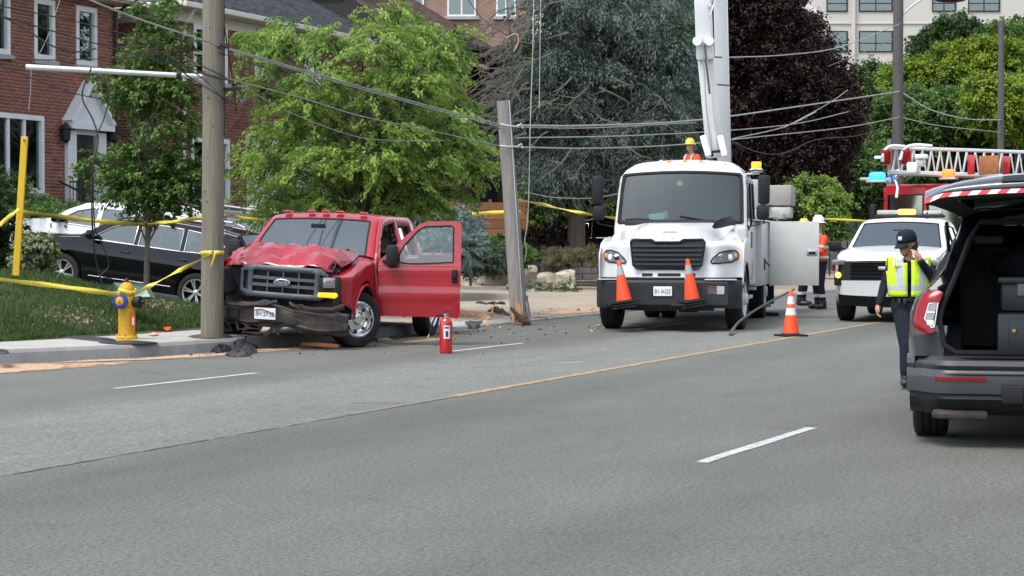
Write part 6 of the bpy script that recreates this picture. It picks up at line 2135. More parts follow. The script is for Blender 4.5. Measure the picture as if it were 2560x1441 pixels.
m.build('front_fender', RP, f2, smooth=50, solid=.01)
m = M(); m.tube([(x, 1.012 + .02 * math.exp(-(x / .5) ** 2), z) for x, z in arcs(0, .40, .475, .42, 16)], .022, 6); m.build('arch_lip', RP, f2)
# right fender crushed
m = M(); m.grid(lambda i, j: (.80 - 1.25 * i, -1.0 + .08 * math.sin(i * 9 + j * 4) + .18 * (1 - i) * j, .55 + .68 * j + .05 * math.sin(i * 17)), 14, 8)
m.v = [(x + .05 * noise.noise((x * 6, y * 6, z * 6)), y + .07 * noise.noise((x * 7, z * 7, 3)), z + .05 * noise.noise((x * 6, z * 5, 9))) for x, y, z in m.v]
m.build('crushed_fender', RP, f2, smooth=25, solid=.01)
# engine bay darkness and bits
m = M(); m.box((.12, 0, .80), (1.2, 1.55, .62)); m.box((.0, .1, 1.06), (.9, 1.2, .1)); m.build('engine_bay', 'interior', f2, smooth=0)
m = M(); rr = random.Random(8)
for i in range(26):
 x, y = rr.uniform(.3, .78), rr.uniform(.45, .86)
 a = Vector((x, y, rr.uniform(.85, 1.12))); m.tube([a, a + Vector((rr.uniform(-.2, .2), rr.uniform(-.12, .12), rr.uniform(-.12, .16))), a + Vector((rr.uniform(-.3, .1), rr.uniform(-.2, .1), rr.uniform(-.1, .1)))], rr.uniform(.01, .03), 5)
for i in range(16):
 a = Vector((rr.uniform(.5, .8), rr.uniform(-.85, .8), rr.uniform(.60, .72))); m.box(a, (rr.uniform(.05, .2), rr.uniform(.05, .25), rr.uniform(.03, .1)), rot=Euler((rr.uniform(-1, 1), rr.uniform(-1, 1), rr.uniform(-1, 1))))
m.build('engine_parts', 'dark metal', f2, smooth=0, kind='stuff')
# buckled bonnet
def hood(i, j):
 y = -.84 + 1.62 * j
 x = .86 - 1.22 * i
 crest = 1.415 + .02 * math.sin(j * 5.2 + .6) - .05 * sm(j, .75, 1)
 if i < .10: z = 1.13 + .08 * i / .10
 elif i < .52: z = 1.21 + (crest - 1.21) * sm((i - .10) / .42, 0, 1) ** .8
 else: z = crest - (crest - 1.28) * sm((i - .52) / .48, 0, 1)
 z += .022 * math.sin(j * 17 + i * 6) * (1 - i) + .03 * noise.noise((i * 5, j * 9, 1)) - .06 * abs(noise.noise((i * 6, j * 5, 6))) + .035 * abs(noise.noise((i * 3 + 4, j * 8 + i * 3, 16)))
 z -= .05 * math.exp(-((j - .97) / .05) ** 2) * (1 - i)
 z -= .07 * math.exp(-((j - .02) / .05) ** 2)
 dent = math.exp(-((j - .36) / .075) ** 4) * math.exp(-((i - .12) / .12) ** 2)
 x -= .07 * dent - .03 * math.sin(j * 22) * max(0, .3 - i)
 x -= .18 * sm(1 - j, .78, 1.0) + .10 * sm(j, .88, 1)
 z += .02 * dent
 z -= .022 * max(0, math.sin(j * 9.4 + 1)) ** 6 * (i < .5)
 return (x, y, z)
m = M(); m.grid(hood, 15, 25)
m.v = [(x + .02 * noise.noise((x * 9, y * 7, 1)), y, z + .05 * noise.noise((x * 4.5, y * 3.6, 5)) * (1 if x < .8 else .3)) for x, y, z in m.v]
bon = m.build('buckled_bonnet', RP, f2, smooth=13, solid=.012)
m = M()      # torn flap at the bonnet's left corner
m.add([(.62, .76, 1.22), (.50, .83, 1.12), (.15, .88, 1.20), (-.15, .86, 1.29), (-.1, .74, 1.36), (.35, .74, 1.38)], [(0, 1, 2, 5), (5, 2, 3, 4)])
m.build('bonnet_edge', RP, bon, smooth=0, solid=.01)
# cab
CB = [(-.46, 1.24, .03, 'windscreen', 'screen'), (-.76, 1.50, .035, 'windscreen', 'screen'), (-1.06, 1.73, .035, 'roof', RP), (-1.16, 1.785, .035, 'roof', RP), (-1.45, 1.82, .035, 'roof', RP), (-2.45, 1.815, .03, 'roof', RP), (-2.66, 1.76, .02, 'rear_window', 'glass'), (-2.76, 1.30, .02, 'cab_back', RP), (-2.78, .6, .0, 'cab_back', RP)]
skin(f2, CB, yF, .03, paint=RP)
screen_corners(f2, [(-.46, 1.24), (-.76, 1.50), (-1.06, 1.73)], [.03, .035, .035], yF, .88, .03, .06, RP)
# right side closed, left side with the driver's door opening
polc = [(x[0], x[1]) for x in CB] + [(-2.78, .42), (-.44, .42), (-.42, .9)]
dopen = [(-.58, .50), (-.56, 1.18), (-.84, 1.48), (-1.14, 1.68), (-1.70, 1.74), (-1.72, .50)]
dwin = [(-.62, 1.26), (-1.14, 1.66), (-1.62, 1.71), (-1.62, 1.24)]
rwin = [(-1.84, 1.26), (-1.84, 1.71), (-2.45, 1.69), (-2.52, 1.26)]
sides(f2, polc, yF, [dwin, rwin], RP, sgns=(-1,))
m = M(); m.panel(polc, [dopen, rwin], .12, lambda x, z: (x, yF(x, z), z)); m.build('cab_side', RP, f2, smooth=30, recalc=False, solid=.06)
g = M(); g.panel(rwin, [], .3, lambda x, z: (x, yF(x, z) - .012, z)); g.build('side_window', 'car glass', f2, recalc=False)
b = M(); b.tube([(x, yF(x, z), z) for x, z in rwin + [rwin[0]]], .014, 5, cap=False); b.build('window_trim', 'black plastic', f2)
b = M(); b.tube([(x, yF(x, z) - .02, z) for x, z in dopen + [dopen[0]]], .02, 5, cap=False); b.build('door_seal', 'black plastic', f2)
m = M(); m.box((-1.55, 0, .48), (2.4, 1.85, .12)); m.box((-.50, 0, .85), (.12, 1.8, .75)); m.box((-.62, 0, 1.13), (.38, 1.7, .20), bev=.05); m.box((-2.7, 0, .9), (.06, 1.8, .7)); m.build('cab_interior', 'interior', f2, smooth=0)
m = M(); th = np.linspace(0, 2 * PI, 19); m.tube([(-.95 + .12 * math.cos(t), .40 + .19 * math.sin(t), 1.14 + .13 * math.cos(t)) for t in th], .014, 6, cap=False); m.build('steering_wheel', 'black plastic', f2)
seats(f2, (-1.45,), z=.85, h=.60)
m = M(); m.box((-.86, .0, 1.68), (.02, .22, .06), bev=.01); m.build('rear_view_mirror', 'black plastic', f2)
for k in range(5):
 y = (-.58, -.22, 0, .22, .58)[k]
 m = M(); m.box((-1.18, y, 1.895 - .03 * abs(y)), (.10, .11, .035), bev=.016); m.build('roof_marker_light', RP, f2)
# cargo bed
BD = [(-2.84, .60, 0, 'bed', RP), (-2.84, 1.30, 0, 'bed', RP), (-4.78, 1.28, 0, 'bed', RP), (-4.86, .62, 0, 'bed', RP)]
polb = [(-2.86, .55), (-2.86, 1.30), (-4.82, 1.28), (-4.86, .6)] + arcs(-3.58, .40, .47, .55)
sides(f2, polb, yF, [], RP, name='bed_side')
m = M(); m.box((-2.88, 0, .95), (.04, 1.9, .7)); m.box((-4.82, 0, .95), (.05, 1.9, .68)); m.box((-3.85, 0, .72), (1.9, 1.86, .06)); m.build('bed', RP, f2, smooth=0)
underbody(f2, .5, -4.7, .9, .38, .6); wheel_well(f2, 0, .40, .47, .62, .98); wheel_well(f2, -3.58, .40, .47, .62, .98)
# grille shell, shifted by the blow
gy = .10
gr = bpy.data.objects.new('grille', None); COL.objects.link(gr); gr.parent = f2; gr.location = (.93, gy, 0); gr.rotation_euler = (R(-2.5), 0, R(4))
def frame2(m, y0, y1, z0, z1, w, x, d, mi=0, bev=.012):
 m.box((x, (y0 + y1) / 2, z1 - w / 2), (d, y1 - y0, w), bev=bev, mi=mi); m.box((x, (y0 + y1) / 2, z0 + w / 2), (d, y1 - y0, w), bev=bev, mi=mi)
 m.box((x, y0 + w / 2, (z0 + z1) / 2), (d, w, z1 - z0 - w), bev=bev, mi=mi); m.box((x, y1 - w / 2, (z0 + z1) / 2), (d, w, z1 - z0 - w), bev=bev, mi=mi)
GZ0, GZ1 = .68, 1.12
m = M()
# outer trapezoid: upper corners cut away
outr = [(-.62, GZ0 + .07), (-.52, GZ0), (.52, GZ0), (.62, GZ0 + .07), (.62, GZ1 - .07), (.52, GZ1), (-.52, GZ1), (-.62, GZ1 - .07)]
inn = [(-.44, GZ0 + .075), (.44, GZ0 + .075), (.44, GZ1 - .075), (-.44, GZ1 - .075)]
inl = [(-.585, GZ0 + .10), (-.505, GZ0 + .085), (-.505, GZ1 - .085), (-.585, GZ1 - .10)]
inr = [(-a, b) for a, b in inl][::-1]
xg = lambda y: .03 - .10 * (abs(y) / .62) ** 2.5 * .8
m.panel(outr, [inn, inl, inr], .08, lambda a, b: (xg(a), a, b))
m.build('grille_frame', 'grille grey', gr, smooth=30, solid=.05)
m = M()
for k in (1, 2):
 z = GZ0 + .075 + (GZ1 - GZ0 - .15) * k / 3
 m.loft([[(xg(y) - .005, y, z - .022), (xg(y) - .005, y, z + .022), (xg(y) - .05, y, z + .02), (xg(y) - .05, y, z - .02)] for y in np.linspace(-.45, .45, 9)])
for y in (-.22, 0, .22):
 m.box((xg(y) - .03, y, (GZ0 + GZ1) / 2), (.03, .018, GZ1 - GZ0 - .14))
m.build('grille_bar', 'grille grey', gr, smooth=30)
m = M()
for i in range(16):
 z = GZ0 + .08 + i * .0185; m.box((-.06, 0, z), (.01, .88, .005))
for i in range(30): m.box((-.065, -.43 + i * .03, (GZ0 + GZ1) / 2), (.008, .004, .30))
m.box((-.085, 0, .90), (.02, 1.1, .38), mi=1)
m.build('grille_mesh', ['dark metal', 'interior'], gr, smooth=0)
el = lambda a, b, n=28: [(math.cos(t) * a, math.sin(t) * b) for t in np.linspace(0, 2 * PI, n, endpoint=False)]
em = bpy.data.objects.new('emblem', None); COL.objects.link(em); em.parent = gr; em.location = (.045, 0, .90); em.rotation_euler = (R(2), 0, 0)
m = M(); m.prism(el(.118, .046), 0, .02, lambda a, b, h: (h, a, b)); m.build('rim', 'chrome', em, bev=.004)
m = M(); m.prism(el(.104, .036), .02, .026, lambda a, b, h: (h, a, b)); m.build('field', 'oval blue', em)
text('Ford', .062, em, 'chrome', (.0275, 0, 0), (PI / 2, 0, PI / 2), extrude=.001, sx=1.25)
# left headlight with lit amber lamp
hl = bpy.data.objects.new('headlight', None); COL.objects.link(hl); hl.parent = f2; hl.location = (.80, .74, -.055); hl.rotation_euler = (0, 0, R(20))
m = M(); m.box((-.02, 0, .92), (.12, .28, .24), bev=.03); m.box((-.02, .12, .80), (.14, .12, .50), bev=.03); m.build('housing', 'black plastic', hl)
m = M(); m.box((.045, .015, .965), (.03, .17, .145), bev=.02); m.build('reflector', 'clear lens', hl)
m = M(); m.prism([(-.14, .77), (.10, .755), (.14, .79), (.12, .83), (-.13, .83)], .02, .06, lambda a, b, h: (h, a, b)); m.build('indicator', 'amber lit', hl, bev=.01)
m = M(); m.box((.78, -.75, .9), (.1, .3, .34), rot=Euler((.2, .3, -.5)), bev=.03); m.build('broken_headlight', 'black plastic', f2)
# torn bumper
def bump(i, j):
 y = -.92 + 1.98 * i
 sag = -.10 * sm(i, .35, .95)
 x = 1.0 - .16 * sm(abs(y), .62, 1.06) - .14 * sm(-y, .45, .95) + .02 * math.sin(i * 21)
 z = .30 + .32 * j + sag + .02 * math.sin(i * 13 + j * 3)
 if j > .8: x -= .05; z -= .02 + .03 * noise.noise((i * 9, 0, 0))
 if j < .2: x -= .06; z += .03 * noise.noise((i * 11, 3, 0))
 z += .05 * math.exp(-((i - .42) / .05) ** 2) * j
 x += .03 * noise.noise((i * 8, j * 5, 0))
 return (x, y, z)
m = M(); m.grid(bump, 60, 10); bp_ = m.build('bent_bumper', 'muddy plastic', f2, smooth=35, solid=.03)
for (y, z) in ((-.55, .45), (.30, .38)):
 m = M(); m.box((1.0, y, z), (.04, .18, .12), bev=.02); m.build('fog_recess', 'interior', bp_)
m = M()
pt = [(1.03, .28, .60), (1.04, .5, .56), (1.0, .8, .54), (.92, 1.02, .60)]
m.tube(catmull(pt, 4), .05, 7, squash=.6); m.tube(catmull([(1.02, -.85, .62), (1.05, -.5, .58), (1.04, -.1, .60), (1.02, .1, .64)], 4), .035, 6)
m.v = [(x + .02 * noise.noise((x * 15, y * 15, z * 15)), y, z + .03 * noise.noise((y * 12, z * 12, 1))) for x, y, z in m.v]
m.build('torn_trim', 'muddy plastic', f2, smooth=30)
m = M(); rr = random.Random(5)
for i in range(14):
 y = rr.uniform(-.8, .5); a = Vector((.92, y, .30 + rr.uniform(-.05, .05)))
 m.tube([a, a + Vector((.02, rr.uniform(-.12, .12), -rr.uniform(.03, .12))), a + Vector((.03, rr.uniform(-.2, .2), -rr.uniform(.05, .16)))], [.03, .02, .006], 5)
m.build('hanging_scraps', 'muddy plastic', f2, smooth=0, kind='stuff')
lp = bpy.data.objects.new('licence_plate', None); COL.objects.link(lp); lp.parent = f2; lp.location = (1.07, -.06, .47); lp.rotation_euler = (R(-1), R(4), 0)
m = M(); m.box((0, 0, 0), (.008, .305, .155), bev=.003); m.build('plate', 'plate white', lp, smooth=0)
text('BH 27·32', .088, lp, 'plate ink', (.006, 0, -.008), (PI / 2, 0, PI / 2), extrude=.001, sx=.8)
m = M(); m.tube([(.012, -.14, .045), (.02, -.05, .06), (.02, .06, .03), (.012, .14, -.01)], .008, 5); m.build('scrape', 'muddy plastic', lp)
# wheels, the front pair turned
make_wheel(f2, (0, .86, .39), .39, .265, .235, 1, 'steel', R(-36))
make_wheel(f2, (0, -.86, .39), .39, .265, .235, -1, 'steel', R(-36))
make_wheel(f2, (-3.58, .86, .39), .39, .265, .235, 1, 'steel')
make_wheel(f2, (-3.58, -.86, .39), .39, .265, .235, -1, 'steel')
# right mirror
m = M(); m.box((-.62, -1.18, 1.32), (.12, .2, .26), bev=.05); m.bar((-.62, -.95, 1.26), (-.62, -1.1, 1.3), .06, .05); m.build('mirror', 'black plastic', f2)
# open driver's door
dr = bpy.data.objects.new('driver_door', None); COL.objects.link(dr); dr.parent = f2
al = R(77)
dr.matrix_local = Matrix.Translation((-.50, 1.03, 0)) @ Matrix.Rotation(R(.8), 4, 'X') @ Matrix.Rotation(PI - al, 4, 'Z')
# in the door's own axes x runs from the hinge to the free edge; the outer skin faces -y (towards the camera)
dout = [(0, .47), (.02, .43), (1.15, .41), (1.19, .45), (1.20, 1.72), (1.17, 1.775), (1.08, 1.785), (.72, 1.775), (.60, 1.735), (.40, 1.56), (.10, 1.27), (.0, 1.18)]
dhole = [(.25, 1.20), (.40, 1.44), (.58, 1.64), (.68, 1.70), (1.05, 1.715), (1.085, 1.69), (1.085, 1.20), (.60, 1.17), (.45, 1.17)]
ys = lambda a, z: (a, (-.02 - .022 * math.exp(-((z - .72) / .055) ** 2) - .02 * math.exp(-((z - 1.08) / .05) ** 2) - .02 * math.sin(max(0, min(1, (z - .36) / .85)) * PI) + (.10 * max(0, z - 1.2))), z)
m = M(); m.plate(dout, [dhole], .07, lambda a, z, t: (a, ys(a, z)[1] + t, z), .06); m.build('door_skin', RP, dr, smooth=40, recalc=False)
m = M(); m.panel(dhole, [], .3, lambda a, z: (a, ys(a, z)[1] + .02, z)); m.build('door_glass', 'door glass', dr)
m = M(); m.tube([ys(a, z) for a, z in dhole + [dhole[0]]], .013, 5, cap=False); m.build('glass_seal', 'black plastic', dr)
m = M(); m.box((.62, .05, .78), (1.0, .03, .70), bev=.01); m.box((.7, .08, .98), (.5, .05, .08), bev=.02); m.build('door_lining', 'seat cloth', dr)
m = M(); m.box((1.11, -.055, 1.0), (.085, .02, .19), bev=.02); m.box((1.11, -.07, 1.02), (.06, .02, .10), bev=.01); m.build('door_handle', 'black plastic', dr)
m = M(); m.box((.17, -.052, .735), (.22, .008, .018), bev=.003); m.build('badge', 'chrome', dr)
m = M(); m.tube([ys(a, 1.145) for a in np.linspace(.02, 1.18, 12)], .008, 5); m.build('belt_moulding', RP, dr)
m = M(); m.box((.23, -.16, 1.28), (.17, .13, .31), rot=Euler((0, 0, .1)), bev=.05); m.bar((.1, -.04, 1.2), (.2, -.12, 1.2), .05, .04); m.bar((.1, -.04, 1.34), (.2, -.12, 1.34), .05, .04)
mir = m.build('mirror', 'black plastic', dr)
m = M(); m.box((.23, -.085, 1.29), (.13, .006, .2), bev=.002); m.build('mirror_glass', 'chrome', mir)
# ------------------------------------------------------------------ the white bucket truck
bt = thing('bucket_truck', 'white utility bucket truck facing the camera with two cones on its bumper', 'bucket truck')
BPH = 11.0
bl_f = Vector((-math.sin(R(BPH)), -math.cos(R(BPH)), 0)); bl_l = Vector((math.cos(R(BPH)), -math.sin(R(BPH)), 0))
bt.location = (2.74, 35.1, 0); bt.rotation_euler = (0, 0, heading(BPH))
WP = 'white paint'
def bloc(x, y, z=0):
 return Vector((2.74, 35.1, 0)) + bl_f * x + bl_l * y + Vector((0, 0, z))
# bonnet: one sheet from the lower front lip over the nose to the windscreen
def hood2(i, j):
 y = -1.19 + 2.38 * j
 a = abs(y)
 xf = 1.02 - .10 * sm(a, .35, .70) - .42 * sm(a, .70, 1.19) ** 1.3
 ztop = 1.53 - .05 * sm(a, .45, .7) - .02 * sm(a, .95, 1.19)
 zc = 1.80 - .04 * sm(a, .5, .9) - .26 * sm(a, .92, 1.15)
 if i < .45:
  k = i / .45
  z = .88 + (ztop - .10 - .88) * k
  x = xf - .05 * k ** 2 - .03 * math.sin(k * PI)
 elif i < .6:
  k = (i - .45) / .15 * PI / 2
  r = .11 if a < .6 else .16 + .1 * sm(a, .9, 1.19)
  z = ztop - .10 + .10 * math.sin(k)
  x = xf - .05 - r * (1 - math.cos(k))
 else:
  r = .11 if a < .6 else .16 + .1 * sm(a, .9, 1.19)
  k = (i - .6) / .4
  x0 = xf - .05 - r
  x = x0 + (-.78 - x0) * k
  z = ztop + (zc - ztop) * (k ** .8)
  # valley between nose and wing
  z -= .15 * math.exp(-((a - .80) / .12) ** 2) * math.sin(k * PI) * .9
  z += .05 * math.exp(-((a - 1.02) / .12) ** 2) * math.sin(min(1, k * 1.2) * PI)
  z -= .10 * sm(a, 1.08, 1.19) * (1 - .2 * k)
 return (x, y, z)
m = M(); m.grid(hood2, 48, 56)
bn = m.build('bonnet', WP, bt, smooth=50)
bmh = bn
# cut the grille opening and three slots
c = M(); gp_ = [(-.60, 1.47), (-.25, 1.47), (-.19, 1.505), (-.10, 1.505), (.10, 1.505), (.19, 1.505), (.25, 1.47), (.60, 1.47), (.615, 1.40), (.55, 1.07), (.50, 1.04), (-.50, 1.04), (-.55, 1.07), (-.615, 1.40)]
gp_ = [(-.58, 1.50), (-.26, 1.50), (-.20, 1.46), (.20, 1.46), (.26, 1.50), (.58, 1.50), (.61, 1.46), (.56, 1.08), (.51, 1.03), (-.51, 1.03), (-.56, 1.08), (-.61, 1.46)]
def cut_faces(o, test):
 bm = bmesh.new(); bm.from_mesh(o.data)
 bmesh.ops.delete(bm, geom=[f for f in bm.faces if test(f.calc_center_median())], context='FACES')
 bm.to_mesh(o.data); bm.free()
m = M(); m.panel(gp_, [], .12, lambda a, b: (1.045 - .03 * (abs(a) / .6) ** 2 - .05 * ((b - 1.03) / .47) ** 2, a, b));
gb_ = m.build('grille_back', 'interior', bt, smooth=0)
m = M()
def gx(a, b): return 1.06 - .05 * (abs(a) / .6) ** 2 - .05 * ((b - 1.03) / .47) ** 2
m.tube([(gx(a, b), a, b) for a, b in gp_ + [gp_[0]]], .022, 6, cap=False)
m.build('grille_surround', 'black plastic', bt)
for k in range(5):
 z = 1.09 + k * .075
 w = .53 + .06 * k / 4
 m = M(); m.loft([[(gx(y, z) + .022, y, z - .008), (gx(y, z) + .03, y, z + .018), (gx(y, z) - .02, y, z + .024), (gx(y, z) - .02, y, z - .016)] for y in np.linspace(-w, w, 11)])
 m.build('grille_bar', 'grille grey', bt, smooth=30)
for k in range(2):
 for y in (-.2, .2):
  pass
m = M(); m.box((gx(0, 1.5) + .03, 0, 1.525), (.02, .30, .045), rot=Euler((0, -.5, 0)), bev=.01); m.build('badge', 'chrome', bt)
text('FREIGHTLINER', .028, bt, 'black print', (gx(0, 1.5) + .048, 0, 1.532), (PI / 2 - .0, 0, PI / 2), extrude=.001, sx=1.2)
m = M(); m.box((.62, 0, 1.628), (.02, .24, .02), bev=.005); m.build('bonnet_latch', 'grille grey', bt)
for k, (y0, y1) in enumerate(((-.42, -.24), (-.16, .22), (.30, .46))):
 m = M(); m.box((1.0, (y0 + y1) / 2, .925), (.05, y1 - y0, .055), bev=.015); m.build('slot', 'interior', bt)
# headlights lie in the wings
for s in (1, -1):
 hl_ = bpy.data.objects.new('headlight', None); COL.objects.link(hl_); hl_.parent = bt
 ol = [(.70, 1.14), (.74, 1.20), (.84, 1.29), (.98, 1.325), (1.08, 1.32), (1.125, 1.26), (1.11, 1.18), (1.02, 1.13), (.84, 1.115), (.73, 1.115)]
 def hx(a, b):
  q = hood2((b - .88) / .55 * .45 * 1.02 if b < 1.4 else .45, (s * a + 1.19) / 2.38); return q[0]
 m = M(); m.panel(ol, [], .05, lambda a, b: (hx(a, b) + .012, s * a, b)); m.build('lens', 'headlamp glass', hl_)
 m = M(); m.panel(ol, [], .1, lambda a, b: (hx(a, b) + .004, s * a, b)); m.build('bowl', 'lamp bowl', hl_)
 m = M(); m.tube([(hx(a, b) + .012, s * a, b) for a, b in ol + [ol[0]]], .012, 5, cap=False); m.build('bezel', 'black plastic', hl_)
 for (a, r, mi) in ((.86, .055, 0), (.99, .05, 1)):
  m = M(); p = Vector((hx(a, 1.21) + .016, s * a, 1.215)); d = Vector((1, s * .45, 0)).normalized()
  m.tube([p - d * .01, p + d * .012, p + d * .016], [r, r, r * .7], 16)
  m.build('reflector', ['chrome', 'lamp white'][mi], hl_)
 m = M(); p = Vector((hx(1.07, 1.22) + .016, s * 1.075, 1.235)); m.ball(p, .04, 10, sc=(.5, 1, 1.2)); m.build('indicator', 'amber lens', hl_)
 # wing side with the arch
 poly = [(.58, .92), (.60, 1.25), (.42, 1.44), (.0, 1.53), (-.78, 1.55), (-.80, .70)] + arcs(0, .52, .60, .70)
 m = M(); m.panel(poly, [], .1, lambda x, z: (x, s * (1.19 + .012 * math.exp(-((z - 1.1) / .25) ** 2)), z)); m.build('wing', WP, bt, smooth=40, recalc=False, solid=.02)
 m = M(); m.tube([(x, s * 1.20, z) for x, z in arcs(0, .52, .60, .72)], .025, 6); m.build('arch_lip', 'black plastic', bt)
 # black cowl snorkel on the bonnet
m = M()
m.loft([[Vector((x, y, z)) for (x, y, z) in ring] for ring in (
 [(.30, .66, 1.72), (.30, .70, 1.78), (.26, .74, 1.72), (.30, .70, 1.68)],
 [(.10, .72, 1.78), (.12, .80, 1.86), (.05, .88, 1.78), (.10, .80, 1.70)],
 [(-.30, .84, 1.82), (-.28, .92, 1.90), (-.36, 1.0, 1.84), (-.30, .92, 1.74)],
 [(-.45, .90, 1.82), (-.44, .95, 1.88), (-.48, 1.0, 1.83), (-.45, .95, 1.76)])])
m.build('air_intake', 'black plastic', bt, smooth=30)
# bumper
m = M()
pts_b = []
for y in np.linspace(-1.2, 1.2, 25):
 x = 1.10 - .02 * (y / 1.2) ** 2 - .30 * sm(abs(y), .98, 1.2) ** 1.5
 pts_b.append([(x - .03, y, .38), (x + .03, y, .44), (x + .03, y, .80), (x - .01, y, .84), (x - .10, y, .84), (x - .10, y, .38)])
m.loft(pts_b); m.build('bumper', 'grille dark', bt, smooth=40)
m = M(); m.box((1.00, 0, .865), (.10, 2.2, .04), bev=.01); m.build('bumper_gap', 'interior', bt)
for (y0, y1) in ((-1.14, -.72), (.62, 1.14)):
 m = M(); m.box((1.115 - .06, (y0 + y1) / 2, .85), (.12, y1 - y0, .02), rot=Euler((0, 0, 0)), bev=.005); m.build('bumper_step', 'galvanised', bt)
lp = bpy.data.objects.new('licence_plate', None); COL.objects.link(lp); lp.parent = bt; lp.location = (1.145, -.06, .66)
m = M(); m.box((0, 0, 0), (.008, .305, .155), bev=.003); m.box((-.006, 0, 0), (.006, .34, .19), mi=1); m.build('plate', ['plate white', 'dark metal'], lp, smooth=0)
text('81·AG5', .10, lp, 'plate ink', (.006, 0, -.008), (PI / 2, 0, PI / 2), extrude=.001, sx=.85)
st = bpy.data.objects.new('bumper_sticker', None); COL.objects.link(st); st.parent = bt; st.location = (1.125, .80, .68)
m = M(); m.box((0, -.05, 0), (.004, .15, .13)); m.box((0, .085, 0), (.004, .12, .13), mi=1); m.box((.003, -.05, .04), (.002, .13, .02), mi=2); m.build('print', ['grille grey', 'box grey light', 'tail red'], st, smooth=0)
m = M(); m.box((.3, 0, .55), (1.4, .9, .3)); m.box((.9, 0, .40), (.2, 1.5, .12)); m.tube([(0, -1, .5), (0, 1, .5)], .08, 8); m.box((.5, .3, .36), (.3, .3, .12)); m.box((.2, -.35, .38), (.4, .25, .14)); m.build('axle', 'dark metal', bt, smooth=0)
# cab
def yB(x, z):
 return 1.15 - .00 * z - (.05 * max(0, z - 1.7) if z > 1.7 else 0) - 3.0 * max(0, z - 2.52) ** 2
CBT = [(-.84, .80, .0, 'firewall', WP), (-.88, 1.68, .05, 'cowl', WP), (-.92, 1.77, .08, 'windscreen', 'screen'), (-1.04, 2.07, .10, 'windscreen', 'screen'), (-1.17, 2.38, .11, 'windscreen', 'screen'), (-1.26, 2.59, .11, 'roof', WP), (-1.34, 2.68, .10, 'roof', WP), (-1.50, 2.76, .07, 'roof', WP), (-1.85, 2.80, .06, 'roof', WP), (-2.7, 2.80, .06, 'roof', WP), (-2.85, 2.72, .03, 'cab_back', WP), (-2.88, 1.9, 0, 'cab_back', WP), (-2.88, .9, 0, 'cab_back', WP)]
skin(bt, CBT, yB, .06, paint=WP, screen='truck screen', gl=.93, seal=.032)

screen_corners(bt, [(-.92, 1.77), (-1.04, 2.07), (-1.17, 2.38), (-1.26, 2.59)], [.08, .10, .11, .11], yB, .93, .06, .15)
wd = [(-1.04, 1.80), (-1.12, 2.02), (-1.32, 2.42), (-1.40, 2.48), (-1.98, 2.50), (-2.02, 2.46), (-2.02, 1.82), (-1.96, 1.76), (-1.25, 1.66), (-1.1, 1.68)]
we = [(-2.22, 1.82), (-2.22, 2.46), (-2.28, 2.50), (-2.66, 2.50), (-2.70, 2.46), (-2.70, 1.82)]
poly = [(a[0], a[1]) for a in CBT] + [(-2.88, .72), (-.86, .72)]
sides(bt, poly, yB, [wd, we], WP)
for s in (1, -1):
 line_on(bt, 'door_seam', 'black plastic', [(-1.32, 2.52), (-1.0, 1.9), (-.95, 1.5), (-.95, .85), (-1.9, .80), (-2.10, 1.0), (-2.10, 2.54), (-1.4, 2.54)], yB, s, .007, -.001)
 m = M(); m.box((-1.9, s * 1.14, 1.5), (.06, .05, .30), bev=.02); m.build('grab_handle', 'black plastic', bt)
 # west coast mirrors on arms
 mr_ = bpy.data.objects.new('mirror', None); COL.objects.link(mr_); mr_.parent = bt
 m = M(); m.box((-.86, s * 1.44, 2.36), (.13, .20, .50), bev=.05); m.box((-.86, s * 1.42, 1.97), (.14, .22, .26), bev=.06); m.build('shell', 'black plastic', mr_)
 m = M(); m.tube([(-1.1, s * 1.10, 2.66), (-.9, s * 1.28, 2.70), (-.86, s * 1.44, 2.68), (-.86, s * 1.44, 1.78), (-1.0, s * 1.12, 1.72)], .014, 6); m.build('arm', 'dark metal', mr_)
 # steps
 m = M(); m.box((-1.5, s * 1.04, .50), (1.0, .26, .06), bev=.01); m.box((-1.5, s * 1.08, .80), (.9, .1, .04)); m.cyl((-1.0, s * 1.0, .42), (-1.0, s * 1.0, .85), .03); m.build('step', 'galvanised', bt)
m = M(); m.tube([(-1.0, 1.06, .72), (-1.0, 1.12, .98)], .07, 10); m.tube([(-1.0, 1.12, .98), (-1.0, 1.12, 1.0)], .08, 10); m.build('air_cleaner', 'galvanised', bt)
for k, y in enumerate((-.80, -.26, .02, .30, .72)):
 m = M(); m.ball((-1.43, y, 2.87 - .13 * y * y), .045, 10, sc=(1.2, 1, .8)); m.build('marker_light', 'amber lens', bt)
for yy in (-.45, .36):
 m = M(); m.tube([(-1.5, yy, 2.87), (-1.8, yy, 2.90), (-2.6, yy, 2.90)], .02, 5); m.build('roof_bead', WP, bt)
m = M(); m.box((-.88, 0, 1.78), (.30, 1.9, .12), bev=.04); m.box((-1.6, 0, 1.0), (1.6, 2.0, .4)); m.box((-2.75, 0, 1.75), (.05, 2.0, 1.7)); m.box((-2.1, 0, 2.60), (1.2, 1.8, .03)); m.box((-2.15, 1.06, 2.2), (.10, .03, .9)); m.box((-2.15, -1.06, 2.2), (.10, .03, .9)); m.box((-2.0, 1.04, 1.35), (1.9, .04, .7)); m.box((-2.0, -1.04, 1.35), (1.9, .04, .7)); m.build('cab_interior', 'interior', bt, smooth=0)
seats(bt, (-1.75,), y=.55, z=1.45, h=.75)
m = M(); m.tube([(-1.15 + .10 * math.cos(t), .52 + .22 * math.sin(t), 1.90 + .16 * math.cos(t)) for t in th], .016, 6, cap=False); m.build('steering_wheel', 'black plastic', bt)
